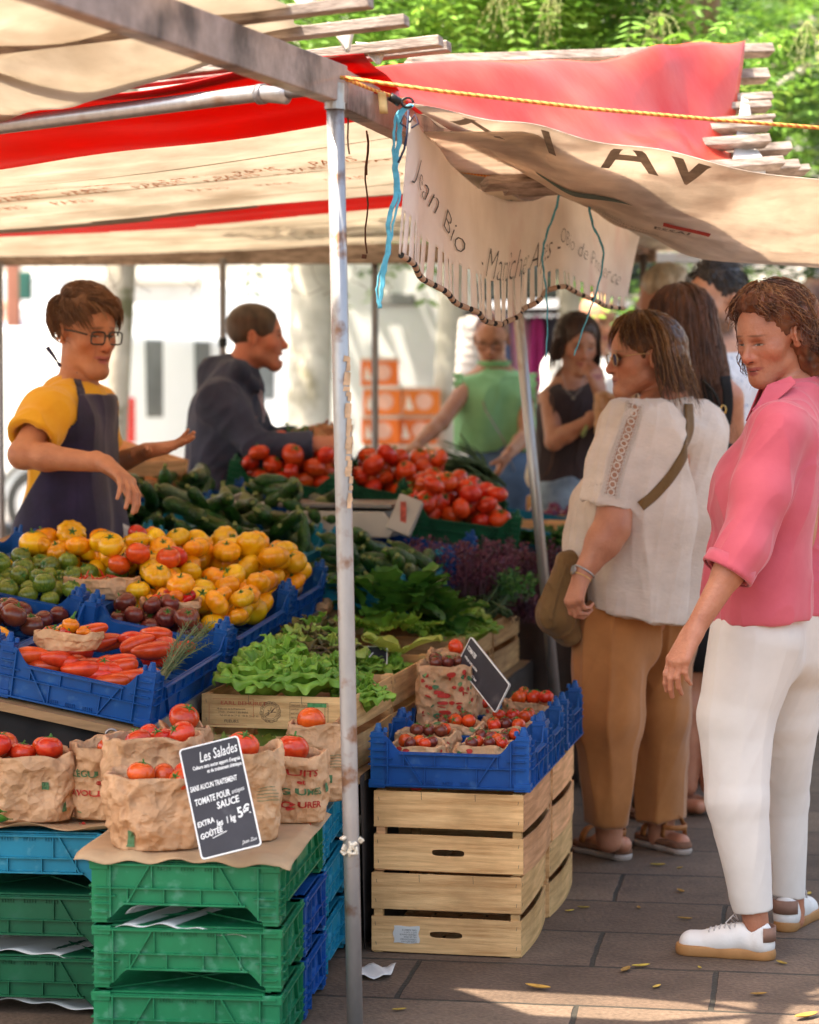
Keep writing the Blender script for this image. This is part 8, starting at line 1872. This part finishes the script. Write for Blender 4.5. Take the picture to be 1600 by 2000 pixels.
# ------------------------------------------------------------------ trees
bark = M('plane_bark', (.34, .29, .22), .85, .25, 3, .01, 12, col2=(.52, .47, .38), dirt=((.16, .15, .08), 4.5, .52, .6), stretch=(1, 1, .6))
def leafmat(n, c, c2): return M(n, c, .5, .25, 1.4, col2=c2, transl=.42, ramp=(.35, .65))
lf_a = leafmat('pagoda_leaf', (.08, .20, .025), (.20, .38, .05)); lf_b = leafmat('tree_leaf_dark', (.035, .10, .03), (.10, .20, .04)); lf_c = leafmat('tree_leaf_yellow', (.15, .28, .045), (.32, .44, .09))
def tree(name_label, base, h, r, crown_c, crown_r, n, mats, lsz, seed, lean=(0, 0), cat='tree', big=3, holes=.0):
    """trunk with limbs; crown of pinnate leaflets grouped on twigs"""
    rr = np.random.default_rng(seed); root = empty('street_tree', base, 0, name_label, cat); m = MB(); b = V((0, 0, 0)); top = V((lean[0], lean[1], h))
    m.tube([b+V((0, 0, -.05)), b+V((.0, 0, .15)), b.lerp(top, .3)+V((.04, 0, 0)), b.lerp(top, .7)-V((.03, 0, 0)), top], [r*1.35, r*1.05, r*.95, r*.85, r*.75], 18)
    cc = V(crown_c)-V(base)
    for k in range(8):
        a = k*.8+seed; e = cc+V((crown_r[0]*.75*math.cos(a), crown_r[1]*.75*math.sin(a), crown_r[2]*rr.uniform(-.3, .6))); md = top.lerp(e, .5)+V((0, 0, .4)); m.tube([top-V((0, 0, .1)), md, e], [r*.55, r*.3, r*.06], 8)
    m.build('trunk', bark, root, smooth=True)
    V_ = []; F_ = []; mi = []
    ntw = n//14
    C = rr.normal(size=(34, 3))*.42
    for t in range(ntw):
        q = C[rr.integers(34)]+rr.normal(size=3)*.17; p = cc+V((q[0]*crown_r[0], q[1]*crown_r[1], q[2]*crown_r[2])); d = V(rr.normal(size=3)); d.z = d.z*.4-.35; d.normalize(); s_ = d.cross(V((0, 0, 1))).normalized(); u = s_.cross(d); ln = lsz*rr.uniform(4., 6.5); mm = rr.choice(len(mats)-1 if len(mats) > 1 and rr.random() < .8 else len(mats))
        for k in range(14):
            f = (k//2)/6.5; sg = 1 if k % 2 else -1; c = p+d*ln*f-V((0, 0, f*f*ln*.25)); o_ = (s_*sg+d*.45+u*rr.uniform(-.3, .3)).normalized(); w_ = o_.cross(u+V((rr.uniform(-.4, .4), 0, 0))).normalized(); L_ = lsz*rr.uniform(.75, 1.15); b_ = len(V_)
            V_ += [c, c+o_*L_*.35+w_*L_*.19, c+o_*L_*.75+w_*L_*.15-V((0, 0, L_*.05)), c+o_*L_-V((0, 0, L_*.12)), c+o_*L_*.75-w_*L_*.15-V((0, 0, L_*.05)), c+o_*L_*.35-w_*L_*.19]; F_.append((b_, b_+1, b_+2, b_+3, b_+4, b_+5)); mi.append(int(mm))
    me = bpy.data.meshes.new('crown'); me.from_pydata([tuple(v) for v in V_], [], F_)
    for x in mats: me.materials.append(x)
    me.polygons.foreach_set('material_index', mi); o = bpy.data.objects.new('crown', me); link(o, root); return root
tree('pagoda tree with leafy branches hanging over the red tarpaulin', (1.9, 12.2, 0), 3.0, .12, P(1080, 120, 9.6)+V((0, 0, .30)), (1.25, .9, .52), 16000, [lf_a, lf_a, lf_c], .056, 1, (-.6, -1.0))
tree('dark leaved tree behind the roof slats at the right', (3.9, 14.5, 0), 3.2, .14, P(1480, 190, 13.0), (1.3, 1.6, 1.0), 17000, [lf_b, lf_a, lf_c], .055, 2, (-.4, -.6))
tree('tree with yellow green leaves far behind the red tarpaulin', (2.2, 22, 0), 3.6, .2, P(1130, 70, 20), (2.8, 2.5, 1.7), 15000, [lf_c, lf_a, lf_c], .13, 3)
tree('darker green tree filling the gap beyond the near roof slats', (1.2, 17.5, 0), 3.2, .13, P(860, 90, 16), (1.6, 1.5, 1.15), 14000, [lf_b, lf_a, lf_c], .085, 4)
tree('dark tree at the far right beyond the slats', (5.2, 20, 0), 3.6, .2, P(1560, 170, 19), (2.4, 2.0, 2.0), 14000, [lf_b, lf_b, lf_a], .11, 5)
# flower panicles hanging on the near tree
rr = random.Random(3)
for (x, y, Y, lb) in ((1075, 20, 8.9, 'pale flower panicle hanging at the top centre of the leaves'), (985, 10, 8.9, 'drooping green flower panicle left of the top centre'), (1290, 55, 8.9, 'pale drooping panicle among the leaves at top right'), (1575, 70, 8.6, 'dry beige flower panicle at the upper right edge')):
    m = MB(); c = P(x, y-30, Y)
    for k in range(16):
        e = c+V((rr.gauss(0, .05), rr.gauss(0, .04), -rr.uniform(.05, .20))); md = c.lerp(e, .5)+V((rr.gauss(0, .02), 0, .02)); m.tube([c, md, e], [.0016, .0012, .0008], 4)
        for q in range(4): p = md.lerp(e, q/3); m.lathe([(.0005, .006), (.0035, .002), (.0005, -.004)], 5, c=tuple(p+V((rr.gauss(0, .004), 0, rr.gauss(0, .004)))))
    tag(m.build('flower_panicle', M('panicle', (.36, .40, .16), .7, .2, 30, transl=.3)), lb, 'flower')
def trunk_only(x, Y, r, lb, lean=0.):
    p = P(x, 1000, Y); root = empty('street_tree', (p.x, Y, 0), 0, lb, 'tree'); m = MB()
    m.tube([(0, 0, -.05), (0, 0, .2), (lean*.3, 0, 1.2), (lean*.6+.03, 0, 2.4), (lean, 0, 4.2)], [r*1.3, r*1.05, r, r*.95, r*.9], 20); m.build('trunk', bark, root, smooth=True)
    V_ = []; F_ = []; q = np.random.default_rng(int(x))
    for t in range(2600):
        c = V((q.normal()*1.6+lean, q.normal()*1.6, 5.3+q.normal()*.8)); d = V(q.normal(size=3)).normalized(); s_ = d.orthogonal().normalized(); b_ = len(V_); L_ = .16; V_ += [c, c+d*L_*.5+s_*L_*.3, c+d*L_, c+d*L_*.5-s_*L_*.3]; F_.append((b_, b_+1, b_+2, b_+3))
    me = bpy.data.meshes.new('crown'); me.from_pydata([tuple(v) for v in V_], [], F_); me.materials.append(lf_a); link(bpy.data.objects.new('crown', me), root)
trunk_only(208, 15.5, .095, 'slim mottled plane tree trunk behind the young seller', .15)
pale_b = M('pale_plane_bark', (.55, .50, .40), .85, .2, 3, .01, 12, col2=(.70, .66, .56), dirt=((.34, .30, .2), 3.5, .55, .68))
_b = bark; bark = pale_b
trunk_only(603, 16.5, .155, 'wide pale plane tree trunk right of the hooded man'); trunk_only(862, 17.5, .10, 'pale tree trunk left of the woman in green', .1); trunk_only(1325, 17, .07, 'thin pale trunk above the far heads', 0)
bark = _b
# ------------------------------------------------------------------ vans
vanw = M('white_van_paint', (.80, .80, .80), .3, .03, 2, coat=.5); glassd = M('dark_glass', (.10, .11, .11), .08, .3, 2, coat=.4); tyre = M('tyre_rubber', (.02, .02, .02), .8); rim = M('steel_rim', (.45, .45, .47), .35, .1, 8, metal=.6); redl = M('red_tail_light', (.6, .01, .01), .2, .1, 10, coat=.6); greyb = M('grey_bumper', (.28, .28, .28), .6)
def van(loc, rz, L_, Hh, label, W_=1.95, nose=True, rearwin=True):
    """length along local x (front at -x), side towards -y"""
    root = empty('parked_van', loc, rz, label, 'van'); x0 = -L_/2; x1 = L_/2
    prof = [(x0, .35), (x0, .85), (x0+.08, 1.05), (x0+.95, 1.25), (x0+1.75, 2.05 if Hh > 2 else Hh-.08), (x0+2.1, Hh-.03), (x0+2.4, Hh), (x1-.12, Hh), (x1, Hh-.1), (x1+.02, .9), (x1, .35)] if nose else [(x0, .5), (x0, Hh), (x1, Hh), (x1, .5)]
    m = MB(); n = len(prof)
    m.add([(x, -W_/2+(.06 if z > 1.2 else 0), z) for x, z in prof]+[(x, W_/2-(.06 if z > 1.2 else 0), z) for x, z in prof], [tuple(range(n)), tuple(range(2*n-1, n-1, -1))]+[(i, n+i, n+(i+1) % n, (i+1) % n) for i in range(n)]); m.build('body', vanw, root, bevel=.06)
    if nose:
        y = -W_/2+.052; m = MB(); m.add([(x0+1.1, y, 1.28), (x0+1.80, y, min(Hh-.25, 1.9)), (x0+2.35, y, min(Hh-.22, 1.93)), (x0+2.35, y, 1.22)], [(0, 1, 2, 3)]); m.build('side_window', glassd, root, solid=.01)
        m = MB(); m.add([(x0+.98, -W_/2+.14, 1.29), (x0+1.72, -W_/2+.16, min(Hh-.15, 1.98)), (x0+1.72, W_/2-.16, min(Hh-.15, 1.98)), (x0+.98, W_/2-.14, 1.29)], [(0, 1, 2, 3)]); o = m.build('windscreen', glassd, root, solid=.01); o.location = (-.03, 0, .04)
        m = MB(); m.box((x0+.03, 0, .48), (.16, W_-.1, .26)); m.build('front_bumper', greyb, root, bevel=.03)
        for sy in (-1, 1): m = MB(); m.box((x0+.10, sy*(W_/2-.16), .92), (.22, .24, .2)); m.build('headlight', M('headlight_glass', (.6, .6, .62), .1, .1, coat=.5), root, bevel=.04)
    for sx in (x0+.95, x1-.95):
        for sy in (-1, 1):
            m = MB(); c = V((sx, sy*(W_/2-.10), .335)); m.tube([c-V((0, .12, 0)), c+V((0, .12, 0))], .335, 28); w_ = m.build('wheel', tyre, root, bevel=.03)
            m = MB(); m.tube([c+V((0, sy*.115, 0)), c+V((0, sy*.13, 0))], .215, 24); m.build('rim', rim, w_, bevel=.01)
            m = MB(); m.tube([V((sx+.42*math.cos(a), sy*(W_/2+.004), .335+.42*math.sin(a))) for a in [k*math.pi/12 for k in range(13)]], .035, 8); m.build('wheel_arch', greyb, root)
    m = MB(); m.box((x1+.02, 0, .48), (.14, W_-.1, .22)); m.build('rear_bumper', greyb, root, bevel=.03)
    for sy in (-1, 1): m = MB(); m.box((x1-.0, sy*(W_/2-.09), 1.12), (.07, .15, .42)); m.build('tail_light', redl, root, bevel=.02)
    if rearwin:
        for sy in (-1, 1): m = MB(); m.box((x1+.012, sy*.45, 1.5), (.02, .30, .72)); m.build('rear_window', glassd, root, bevel=.01)
    m = MB(); 
    for x in (x0+2.45, x0+3.4): m.box((x, -W_/2+.02, .95), (.008, .012, 1.1))
    m.build('door_seams', greyb, root)
    return root
van((-4.45, 23.94, 0), R(-25), 5.0, 1.98, 'white panel van at the left edge with its wheel behind the young seller')
van((-1.62, 35.9, 0), R(2), 5.4, 2.35, 'white van between the young seller and the hooded man')
van((P(560, 1000, 24).x+1.1, 40.5, 0), R(2), 6.5, 3.1, 'tall white box van behind the tree trunks', nose=False, rearwin=False)
van((P(150, 1000, 34).x-1, 36, 0), R(3), 5.6, 2.6, 'white van farther back above the left van')
van((P(100, 1000, 44).x-3, 44, 0), R(3), 6.6, 3.4, 'tall white van far back at the left', nose=False, rearwin=False)
bx = empty('box_van', (P(770, 1000, 19).x, 19.6, 0), R(-3), 'rear of a white box truck with a grey handle slot right of the front pole', 'truck')
m = MB(); m.box((0, .9, 1.55), (1.5, 2.4, 2.1)); m.build('cargo_box', vanw, bx, bevel=.03)
m = MB(); m.box((.02, -.315, 2.12), (.32, .03, .10)); m.build('handle_slot', greyb, bx, bevel=.02); m = MB(); m.box((.42, -.32, 1.5), (.05, .03, 2.0)); m.build('door_bar', steel_grey, bx); m = MB(); m.box((0, .9, .42), (1.4, 2.2, .2)); m.build('chassis', black_pl, bx)
for sx in (-1, 1):
    m = MB(); m.tube([(sx*.6, .3, .33), (sx*.6+sx*.2, .3, .33)], .33, 20); m.build('wheel', tyre, bx)
# ------------------------------------------------------------------ orange cartons
def carton(loc, rz, label, w_=.265, d_=.3, h_=.203):
    root = empty('carton', loc, rz, label, 'carton', 'orange fruit cartons stacked behind the stall'); m = MB(); m.box((0, 0, h_/2), (w_, d_, h_-.004)); m.build('box', M('orange_carton', (.86, .18, .03), .6, .1, 3, rnd=.08), root, bevel=.004)
    m = MB(); m.box((0, 0, h_-.012), (w_+.004, d_+.004, .022)); m.build('lid_edge', M('pale_carton', (.72, .55, .42), .7), root)
    m = MB(); m.tube([(.02, -d_/2-.0015, h_*.48), (.02, -d_/2-.003, h_*.48)], .06, 20); m.build('emblem', M('carton_emblem', (.85, .45, .32), .7), root)
    m = MB(); m.add([(-w_*.42, -d_/2-.003, h_*.2), (-w_*.2, -d_/2-.003, h_*.2), (-w_*.36, -d_/2-.003, h_*.75)], [(0, 1, 2)]); m.build('triangle_print', M('carton_print', (.9, .75, .6), .7), root)
    return root
rows = [(5, 'bottom'), (4, 'second'), (3, 'third'), (2, 'fourth'), (1, 'top')]
Yc = 17.2; base = carton((0, 0, 0), 0, 'x'); first = True
for r_ in range(8):
    for c_ in range(3 if r_ < 4 else (2 if r_ < 7 else 1)):
        o = base if first else copy_tree(base); first = False
        xx = P(748, 1000, Yc).x+c_*.272-.02*(r_ % 2); o.location = (xx, Yc+.02*((r_*c_) % 3), r_*.205); o.rotation_euler = (0, 0, .03*((r_+c_) % 3-1))
        tag(o, 'orange carton in the %s column of the stack, %s from the ground' % (('left', 'middle', 'right')[c_], ('first', 'second', 'third', 'fourth', 'fifth', 'sixth', 'seventh', 'topmost')[r_]))
# ------------------------------------------------------------------ far stall with hanging clothes
fs = empty('clothes_stall', P(1150, 1000, 19), 0, 'far market stall with a dark roof and clothes rails behind the people', 'stall')
m = MB(); m.add([tuple(P(x, 1000, Y).xy)+(z,) for x, Y, z in ((930, 17.5, 2.05), (1330, 17.5, 2.12), (1330, 21, 2.5), (930, 21, 2.45))], [(0, 1, 2, 3)]); child_world(m.build('roof', M('dark_tarp', (.05, .05, .055), .6), fs, solid=.02), fs)
m = MB(); m.tube([P(870, 1000, 18).xy.to_3d()+V((0, 0, 1.98)), P(1330, 1000, 18).xy.to_3d()+V((0, 0, 2.0))], .025, 8); child_world(m.build('rail', steel_grey, fs), fs)
for x in (875, 1235): m = MB(); q = P(x, 1000, 18).xy.to_3d(); m.tube([q, q+V((0, 0, 2.02))], .022, 8); child_world(m.build('pole', steel_grey, fs), fs)
cols = [(.55, .05, .25), (.75, .72, .70), (.10, .09, .12), (.45, .12, .30), (.30, .08, .10), (.62, .55, .50), (.12, .16, .30), (.06, .06, .07), (.65, .30, .42), (.7, .12, .1)]
names_ = ['magenta', 'white', 'charcoal', 'plum', 'maroon', 'beige', 'blue', 'black', 'pink', 'red']
grm = [M('garment_'+n_, c, .8, .2, 6) for n_, c in zip(names_, cols)]
random.seed(12)
for i in range(34):
    x = 880+i*11.2; k = (i*7+i//3) % 10; Yq = 17.9+.15*(i % 3); p = P(x, 1000, Yq); ln = random.uniform(.55, 1.15); w_ = random.uniform(.07, .12)
    m = MB(); m.grid(lambda u, v: (p.x+(u-.5)*w_*(1.0+.4*v), Yq+.05*math.sin(u*9+v*2+i)*(.3+v), 1.97-ln*v-.02*abs(u-.5)*(1-v)*6), 8, 8)
    tag(m.build('hanging_garment', grm[k], smooth=True, solid=.01), '%s garment on the far clothes rail' % names_[k], 'garment', 'clothes hanging on the far rail')
m = MB()
for i in range(11): m.lathe([(.001, .07), (.06, .05), (.07, 0), (.06, -.05), (.001, -.07)], 10, c=tuple(P(918-1.2*i, 640+17*i, 14.2)))
tag(m.build('garlic_string', M('garlic_white', (.62, .55, .5), .6, .1), smooth=True), 'string of pale garlic bulbs hanging left of the woman in green', 'garlic')
# green car bonnet seen under the hooded man's arm and a teal chair
gb = empty('green_bin', P(560, 845, 18), 0, 'bright green lidded bin seen under the arm of the hooded man', 'bin'); q = P(558, 1000, 18); gb.location = (q.x, 18, 0)
m = MB(); m.prism([(-.16, .05), (.16, .05), (.19, 1.02), (-.19, 1.02)], -.2, .2); m.build('body', M('green_bin_plastic', (.12, .42, .06), .4), gb, bevel=.02); m = MB(); m.box((0, 0, 1.06), (.42, .46, .07)); m.build('lid', MATS['green_bin_plastic'], gb, bevel=.03)
ch_ = empty('metal_chair', P(1545, 1400, 10), 0, 'turquoise tubular metal chair partly behind the white trousers', 'chair'); tq = M('turquoise_metal', (.02, .30, .32), .35, .1, metal=.2)
p0 = P(1562, 1448, 9.85); p0 = V((p0.x, p0.y, 0)); ch_.location = p0
for dx, dy in ((0, 0), (.42, 0), (0, .42), (.42, .42)):
    m = MB(); m.tube([(dx, dy, 0), (dx, dy, .40), (dx+(.03 if dx == 0 else -.03), dy, .43)], .012, 8); m.build('leg', tq, ch_, smooth=True)
m = MB(); m.box((.21, .21, .44), (.44, .44, .02)); m.build('seat', tq, ch_, bevel=.008)
m = MB(); m.tube([(.02, .42, .44), (.0, .46, .85), (.42, .46, .85), (.40, .42, .44)], .011, 8)
for k in range(3): m.box((.21, .455, .58+.1*k), (.40, .012, .05))
m.build('backrest', tq, ch_)
# ------------------------------------------------------------------ buildings
stone = M('limestone_facade', (.72, .68, .60), .85, .08, 1.5, .01, 6, col2=(.80, .76, .68)); winm = M('window_glass', (.06, .07, .08), .1, .3, .5, coat=.3); zinc = M('zinc_roof', (.22, .24, .27), .5, .1, metal=.3); frm = M('window_frame', (.6, .58, .54), .6)
def building(loc, rz, W_, floors, label, d_=10):
    root = empty('building', loc, rz, label, 'building'); H_ = 4.2+floors*3.2; m = MB(); m.box((0, d_/2, H_/2), (W_, d_, H_)); m.build('wall', stone, root)
    m = MB(); m.prism([(-W_/2, H_), (W_/2, H_), (W_/2-.8, H_+2.8), (-W_/2+.8, H_+2.8)], .3, d_-.3); m.build('roof', zinc, root)
    nb_ = int(W_/2.6)
    for f in range(floors):
        m = MB(); m.box((0, -.08, 4.15+3.2*f), (W_, .18, .16)); m.build('cornice', stone, root)
        for i in range(nb_):
            x = -W_/2+W_*(i+.5)/nb_; z = 4.2+3.2*f+1.35; m = MB(); m.box((x, -.012, z), (1.25, .05, 2.1)); fo = m.build('window', frm, root); m = MB(); m.box((x-.27, -.045, z), (.46, .02, 1.85)); m.box((x+.27, -.045, z), (.46, .02, 1.85)); m.build('pane', winm, fo)
    for i in range(nb_):
        x = -W_/2+W_*(i+.5)/nb_; m = MB(); m.box((x, -.02, 1.7), (1.9, .06, 2.7)); m.build('shop_window', winm, root)
    return root
building((-16, 62, 0), R(2), 30, 5, 'pale limestone apartment building far behind the vans'); building((16, 70, 0), R(-3), 32, 5, 'pale limestone building far behind the clothes stall'); building((48, 64, 0), R(-10), 28, 5, 'limestone building at the far right'); building((-46, 40, 0), R(38), 30, 5, 'limestone building along the left of the street')
tl = empty('traffic_post', (P(30, 1000, 26).x, 26, 0), 0, 'reddish brown post with a small green light at the left edge', 'post')
m = MB(); m.box((0, 0, 1.6), (.14, .14, 3.2)); m.build('post', M('reddish_post', (.30, .12, .08), .7), tl, bevel=.01); m = MB(); m.box((.14, -.05, 2.5), (.13, .12, .3)); m.build('signal', M('dark_green_signal', (.02, .09, .07), .5), tl, bevel=.02)
# added awning, hidden over the aisle and shaped to keep sun off the people
def far_fn(u, v):
    Y = 5.62+v*5.3; z = 2.03+.02*v; a = -.02+.11*(Y-5.6); xl = min(1436, 790+((750-(z-1.45)*4730/Y)-218)/.19); b = max(a+.02, (xl-800)*Y/4730)
    return V((a+u*(b-a), Y, z-.01*math.sin(v*9)))
m = MB(); m.grid(far_fn, 10, 30); tag(m.build('added_shade_awning', tan_c, smooth=True, solid=.003), 'tan awning added over the aisle to shade the people, mostly hidden behind the red tarpaulin', 'awning')
for _o in [x for x in bpy.data.meshes if x.users == 0]: bpy.data.meshes.remove(_o)
